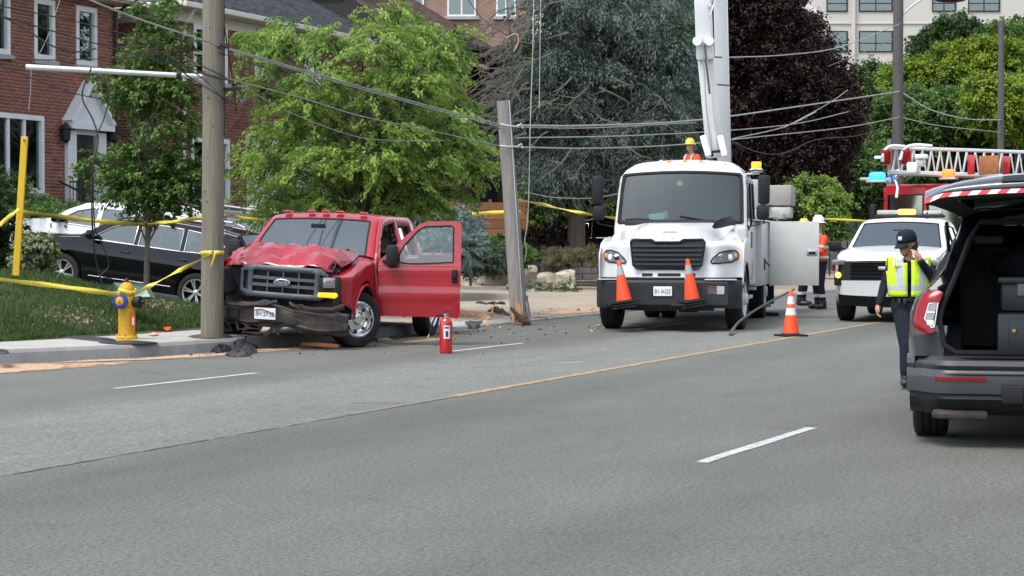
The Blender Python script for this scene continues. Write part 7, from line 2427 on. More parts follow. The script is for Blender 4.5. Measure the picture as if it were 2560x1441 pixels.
m = M(); m.box((-.93, -.42, 1.90), (.14, .26, .02), rot=Euler((.2, .9, .3))); m.box((-.93, -.26, 1.94), (.05, .06, .12), rot=Euler((.2, .2, .3))); m.build('papers', 'paper', bt, smooth=0)
m = M()
for (y0, y1, z1) in ((-.95, -.35, 1.87), (.0, .6, 1.93)):
 m.tube(catmull([(-.76, y1, 1.82), (-.79 + .0, (y0 + y1) / 2, 1.86), (-.80, y0, z1 - .02)], 4), .014, 5)
m.build('wiper', 'black plastic', bt)
m = M(); m.box((-1.06, -.03, 2.48), (.004, .09, .09), rot=Euler((0, -.35, 0))); m.build('window_sticker', 'helmet yellow', bt, smooth=0)
# beacon
bc = bpy.data.objects.new('beacon', None); COL.objects.link(bc); bc.parent = bt; bc.location = (-2.3, 1.20, 2.70)
m = M(); m.box((0, -.1, -.02), (.1, .3, .03)); m.lathe([(.001, 0), (.10, 0), (.12, .05), (.10, .07)], n=16); m.build('base', 'utility white', bc)
m = M(); m.lathe([(.085, .07), (.09, .16), (.08, .19), (.001, .195)], n=16); m.build('lens', 'amber lit', bc)
m = M(); m.box((-1.52, .84, 2.76), (.10, .16, .06), rot=Euler((-.5, 0, 0)), bev=.02); m.build('side_marker', 'amber lit', bt)
# service body behind the cab
UW = 'utility white'
SB_ = bpy.data.objects.new('service_body', None); COL.objects.link(SB_); SB_.parent = bt
m = M(); m.box((-4.05, .98, 1.24), (1.9, .50, 1.16), bev=.012); m.box((-7.2, .98, 1.40), (3.2, .50, .86), bev=.012)
m.box((-6.1, -.98, 1.30), (5.9, .50, 1.1), bev=.012); m.box((-6.0, 0, 1.05), (5.9, 1.5, .12)); m.box((-5.3, .98, 1.62), (.8, .50, .42), bev=.01)
m.build('compartment', UW, SB_, smooth=30)
m = M(); m.box((-5.6, .98, 1.85), (6.2, .56, .03), bev=.008); m.box((-5.6, -.98, 1.87), (6.2, .56, .03), bev=.008); m.build('top_plate', 'galvanised', SB_)
for k, (x0, x1) in enumerate(((-3.12, -4.05),)):
 m = M(); m.box(((x0 + x1) / 2, 1.236, 1.24), (abs(x1 - x0) - .06, .012, 1.06), bev=.005); m.build('closed_door', UW, SB_)
m = M(); m.box((-3.75, 1.25, 1.05), (.10, .025, .22), bev=.008); m.tube([(-3.75, 1.26, 1.10), (-3.62, 1.34, 1.03), (-3.5, 1.36, 1.01)], .014, 6); m.build('latch', 'dark metal', SB_)
m = M(); m.box((-4.98, 1.245, 1.24), (.06, .03, 1.16)); m.build('door_post', UW, SB_, smooth=0)
cd_ = bpy.data.objects.new('open_cabinet_door', None); COL.objects.link(cd_); cd_.parent = bt; cd_.location = (-4.95, 1.26, 0); cd_.rotation_euler = (0, 0, R(4))
m = M(); m.box((.0, .47, 1.24), (.045, .92, 1.22), bev=.008); m.build('door_panel', UW, cd_)
m = M(); m.box((.028, .80, 1.26), (.012, .20, .12), bev=.02); m.build('handle_plate', 'steel', cd_)
m = M(); m.box((.036, .80, 1.25), (.01, .13, .05), bev=.01); m.build('handle', 'black plastic', cd_)
m = M(); m.box((.0, .015, 1.24), (.06, .05, 1.24), bev=.01); m.build('hinge', 'galvanised', cd_)
m = M()
m.box((-9.0, 1.0, 2.42), (1.3, .95, .42), bev=.03); m.build('bin', 'box grey', SB_)
m = M(); m.box((-8.6, 1.06, 2.06), (.8, .8, .22), bev=.02); m.box((-7.0, .9, 2.0), (1.2, .3, .18), bev=.02); m.box((-8.1, 1.3, 1.98), (1.6, .1, .1)); m.build('rack', 'box grey light', SB_)
m = M(); m.box((-4.2, .86, 2.35), (.5, .5, .55), bev=.03); m.build('tool_box', 'box grey light', SB_)
m = M()
for x in (-6.5, -7.5, -8.5, -9.3): m.box((x, 1.0, 2.0), (.08, .08, .35))
m.box((-8.0, 1.0, 2.17), (3.2, .08, .06)); m.build('rack_frame', 'dark metal', SB_, smooth=0)
m = M(); m.box((-4.6, 0, .72), (7.5, .8, .3)); m.box((-3.2, .7, .62), (.9, .5, .4), bev=.05); m.build('chassis', 'dark metal', bt, smooth=0)
m = M(); m.box((-2.9, .95, .62), (.35, .4, .05)); m.build('side_step', 'galvanised', bt)
for s in (1, -1): make_wheel(bt, (0, s * 1.05, .51), .51, .29, .29, s, 'truck', R(-3))
for s in (1, -1):
 make_wheel(bt, (-5.2, s * 1.02, .51), .51, .28, .29, s, 'truck'); make_wheel(bt, (-5.2, s * .70, .51), .51, .28, .29, s, 'truck')
m = M(); m.box((-5.9, .98, .55), (.02, .6, .6)); m.build('mudflap', 'rubber', bt, smooth=0)
# stabiliser leg
m = M(); m.box((-6.4, 1.1, .62), (.18, .18, .9), bev=.01); m.build('outrigger', UW, bt)
m = M(); m.box((-6.4, 1.15, .04), (.5, .4, .06), bev=.01); m.build('outrigger_pad', 'dark metal', bt)
# boom: turntable and two arms rising out of the picture
bm_ = bpy.data.objects.new('boom', None); COL.objects.link(bm_); bm_.parent = bt
def bL(u, v, Y):
 p = A(u, v, Y) - Vector((2.74, 35.1, 0))
 return Vector((p.dot(bl_f), p.dot(bl_l), p.z))
def beam(m, a, b, w, d, mi=0, bev=.02):
 m.bar(a, b, w, d, up=(0, 1, 0), mi=mi, bev=bev)
m = M(); m.lathe([(.45, 1.1), (.45, 1.5), (.35, 1.6), (.3, 2.4)], o=(-4.0, 0, 0), n=20); m.build('turntable', UW, bm_)
YB = 39.4
m = M(); a, b = bL(1811, 420, YB + .3), bL(1797, -190, YB); beam(m, a, b, .26, .25); m.build('lower_boom', 'boom white', bm_)
m = M()
a, b = bL(1788, 395, YB - .6), bL(1760, 90, YB - .7); beam(m, a, b, .24, .30)
a2_, b2_ = bL(1763, 150, YB - .9), bL(1750, -190, YB - .9); beam(m, a2_, b2_, .30, .30)
m.build('upper_boom', 'boom white', bm_)
m = M(); p = bL(1759, 104, YB - 1.1)
for dy in (-.11, .11): m.tube([p + Vector((.1, dy, 0)), p + Vector((-.3, dy, 0))], .085, 14)
m.build('knuckle', 'boom white', bm_)
m = M(); m.tube([bL(1761, 108, YB - 1.1), bL(1775, 240, YB - 1.0)], .022, 8); m.build('ram_rod', 'chrome', bm_)
m = M(); m.tube([bL(1775, 235, YB - 1.0), bL(1790, 380, YB - .9)], .045, 10); m.build('ram', 'boom white', bm_)
m = M();
for (ua, va, ub, vb) in ((1757, 340, 1772, 392), (1800, 340, 1812, 392)): beam(m, bL(ua, va, YB - 1.0), bL(ub, vb, YB - 1.1), .10, .12)
m.build('cradle', 'boom white', bm_)
m = M(); m.tube([bL(1781, 392, YB - 1.1), bL(1781, 380, YB - 1.1), bL(1800, 378, YB - 1.1)], .03, 8); m.build('fitting', 'dark metal', bm_)
m = M(); e = bL(1780, -190, YB - .4); m.box(e + Vector((0, 0, .1)), (.7, .7, .35), bev=.05); m.box(e + Vector((.6, -.1, .7)), (.7, .7, 1.0), bev=.08); m.build('bucket', UW, bm_)
m = M()
for (u, v) in ((1808, 212), (1790, 142)):
 a = bL(u - 16, v, YB - .25); b = bL(u + 15, v + 2, YB - .25); m.tube([a, b], .014, 6)
m.build('strap', 'dark metal', bm_)
m = M(); m.tube(catmull([bL(1756, 118, YB - 1.12), bL(1762, 200, YB - 1.1), bL(1766, 270, YB - 1.08), bL(1780, 378, YB - 1.05)], 4), .010, 5); m.tube([bL(1770, 20, YB - 1.1), bL(1790, -10, YB - 1.0), bL(1775, 40, YB - 1.1)], .018, 5); m.build('hose', 'steel', bm_)

# ------------------------------------------------------------------ white pickup with amber bar
PPH = 18.0
pw_f = Vector((-math.sin(R(PPH)), -math.cos(R(PPH)), 0)); pw_l = Vector((math.cos(R(PPH)), -math.sin(R(PPH)), 0))
wp = thing('white_pickup', 'white pickup truck with lit amber roof beacon behind the police officer', 'pickup truck', G(2112, 801) + pw_l * .90, heading(PPH))
def yP(x, z):
 w = 1.0 - .05 * ((z - .85) / .5) ** 2 if z < 1.2 else .965 - (z - 1.2) * .32
 if x > .5: w -= .16 * ((x - .5) / .5) ** 2
 return w
top = [(.80, .34, .10, 'front_valance', 'black plastic'), (.88, .50, .10, 'front_valance', 'black plastic'), (.93, .52, .12, 'bumper', WP), (.95, .76, .12, 'grille_panel', 'black plastic'), (.92, 1.10, .10, 'bonnet', WP), (.88, 1.16, .09, 'bonnet', WP), (.74, 1.20, .05, 'bonnet', WP), (.3, 1.26, .05, 'bonnet', WP), (-.25, 1.30, .05, 'cowl', 'black plastic'), (-.40, 1.30, .04, 'windscreen', 'screen'),
  (-.79, 1.56, .05, 'windscreen', 'screen'), (-1.09, 1.75, .05, 'roof', WP), (-1.24, 1.80, .05, 'roof', WP), (-1.6, 1.84, .04, 'roof', WP), (-2.7, 1.82, .04, 'roof', WP), (-3.0, 1.76, .03, 'rear_window', 'glass'), (-3.1, 1.34, 0, 'bed', WP), (-5.0, 1.32, 0, 'bed', WP), (-5.02, .5, 0, 'bed', WP)]
skin(wp, top, yP, .045, paint=WP)
poly = [(a[0], a[1]) for a in top] + arcs(-3.75, .42, .49, .40) + arcs(0, .42, .49, .40)
sides(wp, poly, yP, [[(-.6, 1.33), (-1.05, 1.68), (-1.3, 1.76), (-1.75, 1.77), (-1.75, 1.31)], [(-1.88, 1.31), (-1.88, 1.77), (-2.7, 1.74), (-2.8, 1.31)]], WP)
wheel_well(wp, 0, .41, .48, .6, .98); wheel_well(wp, -3.75, .41, .48, .6, .98); underbody(wp, .7, -4.9, 1.2, .3, .6)
for x in (0, -3.75):
 for s in (1, -1): make_wheel(wp, (x, s * .87, .405), .405, .275, .25, s, 'alloy')
m = M()
for k in range(5): m.loft([[(1.125 - .10 * (y / .8) ** 2, y, .80 + k * .068), (1.14 - .10 * (y / .8) ** 2, y, .82 + k * .068), (1.08 - .1 * (y / .8) ** 2, y, .832 + k * .068)] for y in np.linspace(-.64, .64, 9)])
m.build('grille_bar', 'black paint', wp)
for s in (1, -1):
 hl_ = bpy.data.objects.new('headlight', None); COL.objects.link(hl_); hl_.parent = wp
 m = M(); m.box((.985, s * .84, 1.09), (.08, .28, .10), rot=Euler((0, 0, -.40 * s)), bev=.02); m.build('lens', 'clear lens', hl_)
 m = M(); m.box((.955, s * .95, 1.03), (.06, .05, .2), rot=Euler((0, 0, -.5 * s)), bev=.01); m.build('reflector', 'tail red', hl_)
 m = M(); m.box((.99, s * .86, .78), (.06, .16, .22), rot=Euler((0, 0, -.35 * s)), bev=.02); m.build('lamp_recess', 'black plastic', wp)
 m = M(); p = Vector((1.035, s * .86, .86)); m.tube([p, p + Vector((.02, .0, 0))], .055, 14); m.build('lamp', 'yellow lit', wp)
 m = M(); m.box((-.50, s * 1.17, 1.38), (.14, .24, .20), bev=.05); m.bar((-.5, s * .95, 1.32), (-.5, s * 1.1, 1.34), .06, .05); m.build('mirror', 'black plastic', wp)
m = M(); m.box((1.125, .0, .99), (.02, .26, .07), bev=.02); m.build('emblem', 'steel', wp)
m = M(); m.box((-.43, 0, 1.26), (.3, 1.6, .12), bev=.04); m.box((-1.7, 0, .8), (2.4, 1.8, .4)); m.box((-3.0, 0, 1.4), (.05, 1.6, .7)); m.build('cab_interior', 'interior', wp, smooth=0)
seats(wp, (-1.5, -2.4), z=.95, h=.6)
m = M(); m.box((-.80, .0, 1.66), (.02, .24, .07), bev=.01); m.build('rear_view_mirror', 'black plastic', wp)
lb = bpy.data.objects.new('light_bar', None); COL.objects.link(lb); lb.parent = wp; lb.location = (-2.35, 0, 1.93)
m = M(); m.box((0, 0, .03), (.28, 1.35, .06), bev=.02); m.build('bar', 'dark metal', lb)
m = M(); m.box((.02, -.42, .105), (.24, .42, .09), bev=.03); m.box((.02, .45, .10), (.24, .36, .08), bev=.03); m.build('clear_cover', 'box grey light', lb)
m = M(); m.box((.02, -.06, .115), (.26, .34, .11), bev=.045); m.build('lit_module', 'yellow lit', lb)
m = M(); m.tube([(-1.55, .42, 1.93), (-1.62, .42, 2.04)], [.03, .008], 6); m.build('antenna', 'black plastic', wp)

for s in (-1, 1):
 m = M(); m.tube(catmull([(.95, s * .45, 1.235), (.5, s * .5, 1.275), (-.2, s * .62, 1.325)], 4), .018, 6)
 m.build('bonnet_crease', WP, wp)
screen_corners(wp, [(-.40, 1.30), (-.79, 1.56), (-1.09, 1.75)], [.04, .05, .05], yP, .88, .045, .07)

# ------------------------------------------------------------------ fire truck with aerial ladder
FPH = 34.0
ff = Vector((-math.sin(R(FPH)), -math.cos(R(FPH)), 0)); fl_ = Vector((math.cos(R(FPH)), -math.sin(R(FPH)), 0))
ft_o = Vector((A(2290, 600, 57).x, 57, 0)) + Vector((.6, 0, 0))
ft = thing('fire_truck', 'red fire truck with white aerial ladder and lit blue light behind the white pickup', 'fire truck', ft_o, heading(FPH))
def fL(u, v, Y):
 p = A(u, v, Y) - ft_o
 return Vector((p.dot(ff), p.dot(fl_), p.z))
FR = 'fire red'
m = M()
wcut = [[(-1.12, 1.75), (-1.12, 2.72), (-.06, 2.72), (-.06, 1.75)], [(.06, 1.75), (.06, 2.72), (1.12, 2.72), (1.12, 1.75)]]
m.plate([(-1.25, .5), (1.25, .5), (1.25, 2.78), (1.18, 2.92), (-1.18, 2.92), (-1.25, 2.78)], wcut, .3, lambda a, b, t: (.9 - .10 * (a / 1.25) ** 2 - t, a, b), .08)
m.build('cab_front', FR, ft, smooth=30, recalc=False)
for w in wcut:
 g = M(); g.panel(w, [], .4, lambda a, b: (.86 - .10 * (a / 1.25) ** 2, a, b)); g.build('windscreen', 'fire screen', ft)
 g = M(); g.tube([(.905 - .10 * (a / 1.25) ** 2, a, b) for a, b in w + [w[0]]], .025, 5, cap=False); g.build('seal', 'black plastic', ft)
for s in (1, -1):
 swin = [[(.55, 1.75), (.55, 2.65), (-.35, 2.65), (-.35, 1.75)], [(-1.0, 1.75), (-1.0, 2.65), (-2.2, 2.65), (-2.2, 1.75)]]
 m = M(); m.plate([(.80, .5), (.80, 2.92), (-2.8, 2.92), (-2.8, .5)], swin, .4, lambda a, b, t: (a, s * (1.25 - t), b), .06); m.build('cab_side', FR, ft, smooth=0, recalc=False)
 for w in swin:
  g = M(); g.panel(w, [], .5, lambda a, b: (a, s * 1.22, b)); g.build('side_window', 'fire screen', ft)
  g = M(); g.tube([(a, s * 1.255, b) for a, b in w + [w[0]]], .02, 5, cap=False); g.build('seal', 'black plastic', ft)
 m = M(); m.box((.9, s * 1.52, 2.2), (.16, .2, .55), bev=.06); m.box((.9, s * 1.5, 1.8), (.16, .2, .22), bev=.06); m.tube([(.8, s * 1.2, 2.6), (1.0, s * 1.4, 2.62), (.95, s * 1.52, 2.5)], .02, 6); m.build('mirror', 'black plastic', ft)
m = M(); m.box((-1.0, 0, 2.96), (3.6, 2.4, .10), bev=.04); m.build('cab_roof', FR, ft)
m = M(); m.box((1.0, 0, .65), (.3, 2.4, .35), bev=.05); m.build('bumper', 'galvanised', ft)
m = M(); m.box((.93, 0, 1.25), (.06, 1.0, .5), bev=.02); m.build('grille', 'chrome', ft)
for s in (1, -1):
 m = M(); m.box((.92, s * .85, 1.2), (.08, .4, .25), bev=.03); m.build('headlight', 'clear lens', ft)
m = M(); m.box((-1.2, 0, 1.2), (3.2, 2.3, 1.0)); m.box((-2.7, 0, 2.2), (.1, 2.3, 1.2)); m.box((.5, 0, 1.75), (.4, 2.0, .12)); m.build('cab_interior', 'interior', ft, smooth=0)
seats(ft, (-.4, -1.6), y=.7, z=1.6, h=.7)
m = M(); m.box((-6.6, 0, 1.55), (7.2, 2.46, 2.1), bev=.03); m.build('body', FR, ft)
for k in range(5):
 m = M(); m.box((-3.6 - k * 1.4, 1.24, 1.5), (1.2, .03, 1.5), bev=.01); m.build('shutter', 'galvanised', ft)
for x in (-.3, -7.0):
 for s in (1, -1): make_wheel(ft, (x, s * 1.08, .53), .53, .3, .3, s, 'truck')
m = M(); m.box((-.9, 0, 2.0), (.3, 2, .1)); m.build('dashboard', 'interior', ft, smooth=0)
# light bars
for (u, v, mt, w_) in ((2194, 447, 'blue lit', .30), (2372, 440, 'red lit', .24)):
 q = bpy.data.objects.new('roof_light', None); COL.objects.link(q); q.parent = ft; q.location = fL(u, v + 9, 55.6)
 m = M(); m.box((0, 0, .02), (.25, w_ * 1.9, .05), bev=.01); m.build('base', 'galvanised', q)
 m = M(); m.box((.02, 0, .15), (.25, w_ * 1.5, .24), bev=.09); m.build('lens', mt, q)
m = M(); m.box(fL(2165, 448, 55.8), (.2, .28, .08), bev=.02); m.box(fL(2225, 452, 55.8), (.2, .18, .16), bev=.02); m.build('clear_light', 'box grey light', ft)
m = M(); p = fL(2230, 440, 55.5)
for i, (u, v, r_) in enumerate(((2232, 428, .07), (2246, 432, .10), (2240, 445, .08), (2262, 438, .07))): m.ball(fL(u, v, 55.5), r_, 10)
m.tube([fL(2235, 440, 55.5), fL(2243, 470, 55.4), fL(2240, 495, 55.3)], .05, 8); m.build('nozzle', 'chrome', ft)
m = M(); m.tube([fL(2228, 428, 55.6), fL(2240, 455, 55.6), fL(2246, 470, 55.6)], .06, 8); m.build('hose', 'dark metal', ft)
# ladder
la = bpy.data.objects.new('aerial_ladder', None); COL.objects.link(la); la.parent = ft
LY0, LY1 = 55.2, 58.5
def lp_(t, v):     # t 0..1 from the tip (u 2206) to the right (u 2700)
 u = 2206 + 494 * t
 return fL(u, v, LY0 + (LY1 - LY0) * t)
m = M()
for off in (0, 2.0):
 o_ = Vector((0, 0, 0)) + (-fl_ * 0)
 for (v0, v1, r_) in ((370, 388, .05), (432, 452, .07)):
  m.tube([fL(2222, v0, LY0 + off * .4), fL(2420, v0 + 6, LY0 + .9 + off * .4), fL(2760, v1, LY1 + .4 + off * .4)], r_, 6)
m.build('rail', 'white paint', la)
m = M()
for off in (0, .8):
 for k in range(24):
  u = 2230 + k * 22
  Yk = LY0 + (u - 2206) / 494 * (LY1 - LY0) + off
  zt = 372 + (u - 2222) * .033; zb_ = 432 + (u - 2222) * .036
  m.tube([fL(u, zb_, Yk), fL(u + 11, zt, Yk)], .032, 5); m.tube([fL(u + 11, zt, Yk), fL(u + 20, zb_, Yk)], .022, 5)
m.build('lattice', 'white paint', la, kind='stuff')
m = M()
for k in range(22):
 u = 2230 + k * 24
 Yk = LY0 + (u - 2206) / 494 * (LY1 - LY0)
 m.tube([fL(u, 428 + (u - 2222) * .036, Yk), fL(u, 428 + (u - 2222) * .036, Yk + .8)], .03, 5)
m.build('rung', 'box grey light', la, kind='stuff')
for (u, v0, v1) in ((2214, 372, 412), (2264, 374, 408)):
 m = M(); m.box((fL(u, v0, 55) + fL(u + 4, v1, 55)) / 2, (.3, .26, .42), rot=Euler((0, .2, .3)), bev=.06); m.build('tip_guard', 'tail red', la)
m = M(); m.tube(catmull([fL(2206, 405, 54.9), fL(2210, 380, 54.9), fL(2228, 366, 54.9), fL(2262, 367, 54.9)], 4), .05, 6); m.tube(catmull([fL(2250, 400, 54.9), fL(2262, 372, 54.9), fL(2290, 363, 54.9), fL(2330, 366, 54.9)], 4), .05, 6); m.build('tip_rail', 'white paint', la)
m = M(); m.box(fL(2196, 394, 54.8), (.12, .2, .08), bev=.02); m.build('tip_light', 'lamp white', la); m = M(); m.box(fL(2304, 392, 54.7), (.3, .34, .12), rot=Euler((0, 0, .3)), bev=.04); m.box(fL(2302, 408, 54.8), (.2, .22, .2), bev=.05); m.box(fL(2284, 420, 54.8), (.3, .3, .3), bev=.05); m.build('spotlight', 'lamp white', la)
m = M(); m.box(fL(2428, 412, 55.7), (.06, .20, .52), bev=.02); m.build('sign_end', 'fire red', la)
m = M(); m.box(fL(2516, 414, 56.4), (.06, .20, .50), bev=.02); m.build('sign_end', 'fire red', la)
m = M(); m.box(fL(2472, 413, 56.0), (.05, .62, .50), rot=Euler((0, 0, -.25)), bev=.01); m.build('sign_board', 'rust wood', la)

# ------------------------------------------------------------------ dark police SUV, tail to the camera
EPH = 13.0
ef_ = Vector((math.sin(R(EPH)), math.cos(R(EPH)), 0)); el_ = Vector((-math.cos(R(EPH)), math.sin(R(EPH)), 0))
ex = thing('open_suv', 'dark grey SUV with its tailgate raised and red and white tape on the gate edge', 'SUV', G(2328, 1088) - el_ * .83, heading(phi_away=EPH))
CP = 'charcoal paint'
def yE(x, z):
 w = .985 - .06 * ((z - .72) / .45) ** 2 if z < 1.02 else .955 - (z - 1.02) * .38
 w += .012 * math.exp(-((z - .93) / .05) ** 2)
 if x < -.45: w -= .12 * ((-.45 - x) / .6) ** 2
 w -= .12 * sm(z, 1.08, 1.26)
 if x > 3.4: w -= .16 * ((x - 3.4) / .6) ** 2
 return w
top = [(3.98, .30, .08, 'front_bumper', CP), (4.02, .65, .1, 'front_bumper', CP), (3.9, .98, .1, 'bonnet', CP), (3.4, 1.06, .04, 'bonnet', CP), (2.7, 1.16, .03, 'windscreen', 'glass'), (2.25, 1.42, .03, 'windscreen', 'glass'), (1.85, 1.60, .03, 'roof', CP), (1.4, 1.66, .03, 'roof', CP), (.6, 1.69, .03, 'roof', CP), (-.3, 1.68, .03, 'roof', CP), (-.50, 1.67, .02, 'roof', CP)]
skin(ex, top, yE, .04, paint=CP)
rear_edge = [(-.50, 1.67), (-.64, 1.45), (-.77, 1.18), (-.83, 1.10), (-.88, .84), (-.88, .66)]
poly = [(a[0], a[1]) for a in top] + rear_edge[1:] + [(-.84, .60), (-.74, .36)] + arcs(0, .40, .46, .32) + arcs(3.02, .40, .46, .32)
wq = [[(-.38, 1.20), (-.30, 1.56), (.35, 1.61), (.42, 1.16)], [(.55, 1.16), (.55, 1.60), (1.1, 1.62), (1.35, 1.60), (1.35, 1.14)], [(1.48, 1.14), (1.48, 1.58), (1.75, 1.54), (2.3, 1.2), (2.3, 1.14)]]
sides(ex, poly, yE, wq, CP, step=.12)
for s in (1, -1):
 m = M(); m.panel([(-.40, 1.21), (-.36, 1.64), (-.52, 1.66), (-.80, 1.17), (-.60, 1.17)], [], .1, lambda x, z: (x, s * (yE(x, z) + .004), z)); m.build('quarter_trim', 'black plastic', ex, recalc=False)
wheel_well(ex, 0, .40, .455, .6, .96); wheel_well(ex, 3.02, .40, .455, .6, .96)
m = M(); m.box((1.6, 0, .45), (4.2, 1.5, .2)); m.build('underbody', 'dark metal', ex, smooth=0)
for x in (0, 3.02):
 for s in (1, -1): make_wheel(ex, (x, s * .83, .39), .39, .265, .26, s, 'alloy')
# rear frame round the opening
def rx(z):
 for (a, b), (c, d) in zip(rear_edge, rear_edge[1:]):
  if d <= z <= b: return c + (a - c) * (z - d) / (b - d)
 return rear_edge[0][0] if z > 1.7 else rear_edge[-1][0]
def frame_pt(y, z):
 return (rx(z) - .035 - .03 * (1 - (y / .95) ** 2), y, z)
outl = [(-(yE(rx(z), z)), z) for z in np.linspace(1.70, .66, 13)]
outl = outl + [(-a, b) for a, b in outl[::-1]]
inn = [(-.46, 1.63), (-.53, 1.50), (-.64, 1.20), (-.715, 1.02), (-.735, .92), (-.70, .74), (-.62, .685), (.62, .685), (.70, .74), (.735, .92), (.715, 1.02), (.64, 1.20), (.53, 1.50), (.46, 1.63)]
m = M(); m.plate(outl, [inn], .08, lambda a, b, t: (frame_pt(a, b)[0] + t, a, b), .10); m.build('opening_frame', 'black paint', ex, smooth=40, recalc=False)
m = M(); m.tube([(frame_pt(a, b)[0] - .012, a * 1.02, b) for a, b in inn + [inn[0]]], .022, 8, cap=False); m.build('weather_seal', 'rubber', ex)
for s in (1, -1):    # painted quarter corners below the lamps
 m = M()
 def qf(i, j):
  z = .66 + .22 * j
  yo = yE(rx(z), z); y = yo - (.20 + .03 * j) * i
  return (rx(z) - .045 - .03 * (1 - (y / .95) ** 2) - .012 * math.sin(PI * min(1, i + .3)), s * y, z)
 m.grid(qf, 6, 6)
 m.build('quarter_corner', CP, ex, smooth=50)
# tail lamps
for s in (1, -1):
 tl = bpy.data.objects.new('tail_light', None); COL.objects.link(tl); tl.parent = ex
 def tp(a, b, d):
  y = yE(rx(b), b) + .012 - a; return (rx(b) - .06 - d - .02 * math.sin(min(1, a / .2) * PI / 2) + .06 * max(0, (.03 - a) / .03), s * y, b)
 ol = [(-.0, .90), (.02, .85), (.10, .82), (.145, .835), (.155, 1.06), (.145, 1.12), (.07, 1.14), (.01, 1.12)]
 m = M(); m.plate(ol, [], .05, lambda a, b, t: tp(a, b, .03 - t), .06); m.build('lens', 'tail red', tl, smooth=50, recalc=False)
 il = [(.085, 1.04), (.148, 1.045), (.148, .87), (.13, .865), (.085, .93)]
 m = M(); m.panel(il, [], .05, lambda a, b: tp(a, b, .034)); m.build('inner_lens', 'clear lens', tl, smooth=50)
 m = M(); m.tube([tp(a, b, .036) for a, b in il + [il[0]]], .004, 5, cap=False); m.tube([tp(.085, .975, .036), tp(.148, .975, .036)], .006, 5); m.build('divider', 'lamp white', tl)
 m = M(); m.box(tp(.125, .90, .035), (.01, .05, .035), bev=.01); m.build('reverse_lamp', 'lamp white', tl)
 # wing side panel: wraps round so that there is no slit beside the lamp
# bumper: painted upper, black lower
def bmp(profile, y1=.985):
 rings = []
 for y in np.linspace(-1, 1, 33):
  yy = y * y1
  cx_ = -.30 * sm(abs(y), .62, 1.0) ** 2.2
  rings.append([(-(p[0] + cx_), yy, p[1]) for p in profile])
 return rings
m = M(); m.loft(bmp([(.86, .66), (1.03, .66), (1.085, .635), (1.10, .60), (1.075, .57), (1.09, .555), (1.10, .50), (1.09, .40), (.95, .38), (.86, .40)])); m.build('rear_bumper', 'bumper grey', ex, smooth=40)
m = M(); m.loft(bmp([(.80, .42), (1.07, .40), (1.085, .36), (1.03, .29), (.90, .235), (.70, .22), (.70, .40)], .965)); m.build('lower_bumper', 'black plastic', ex, smooth=40)
m = M(); m.loft(bmp([(1.092, .545), (1.112, .54), (1.092, .53)], .93)); m.build('bumper_crease', 'bumper grey', ex, smooth=30)
m = M(); m.loft(bmp([(.98, .668), (1.06, .668), (1.075, .655)], .78)); m.build('scuff_plate', 'black plastic', ex, smooth=30)
for s in (1, -1):
 m = M(); m.loft([[(-(1.108 - .30 * sm(abs(y), .61, .985) ** 2.2), y * s, z) for z in (.495, .518)] + [(-(1.09 - .30 * sm(abs(y), .61, .985) ** 2.2), y * s, .506)] for y in np.linspace(.42, .78, 8)]); m.build('reflector', 'tail red', ex, smooth=30)
 m = M(); m.box((-.96, s * .60, .245), (.16, .40, .07), bev=.03, mi=0); m.build('exhaust_shield', ['muddy plastic'], ex)
m = M(); m.box((-1.105, 0, .40), (.05, .62, .14), bev=.02); m.build('plate_recess', 'black plastic', ex)
m = M(); m.box((-1.132, 0, .385), (.006, .30, .12), bev=.003); m.tube([(-1.135, y, z) for y, z in ((-.16, .32), (.16, .32), (.16, .45), (-.16, .45), (-.16, .32))], .006, 5); m.build('tow_bracket', 'dark metal', ex)
# cargo space
m = M()
m.box((.2, 0, .62), (2.3, 1.5, .05));
for s in (1, -1):
 m.loft([[(-.80, s * .80, .64), (1.3, s * .80, .64)], [(-.72, s * .76, 1.1), (1.3, s * .78, 1.1)], [(-.5, s * .62, 1.62), (1.3, s * .62, 1.66)]], closed=False)
m.add([(-.5, -.64, 1.665), (1.3, -.64, 1.69), (1.3, .64, 1.69), (-.5, .64, 1.665)], [(0, 1, 2, 3)])
m.build('cargo_lining', 'seat dark', ex, smooth=0)
m = M()
for y in (-.42, 0, .42):
 m.box((.55, y, 1.05), (.16, .44, .8), bev=.05)
m.build('rear_seat', 'seat dark', ex, smooth=40)
for k, y in enumerate((-.42, 0, .42)):
 m = M(); m.box((.52, y, 1.50), (.10, .26, .07), bev=.03); m.build('headrest', 'box grey', ex)
m = M()
for k in range(6):
 m.box((-.46, -.40 + k * .13, 1.615), (.03, .10, .022), bev=.008)
m.build('interior_lamp', 'lamp dim', ex)
m = M(); m.tube([(.5, .55, 1.5), (.2, .35, 1.2), (-.1, .25, 1.0)], .03, 6); m.tube([(.5, .1, 1.5), (.0, .0, 1.25), (-.2, -.2, 1.05)], .02, 6); m.tube([(.4, -.3, 1.55), (.1, -.1, 1.3), (-.1, .1, 1.12)], .035, 6); m.build('strap', 'seat dark', ex)
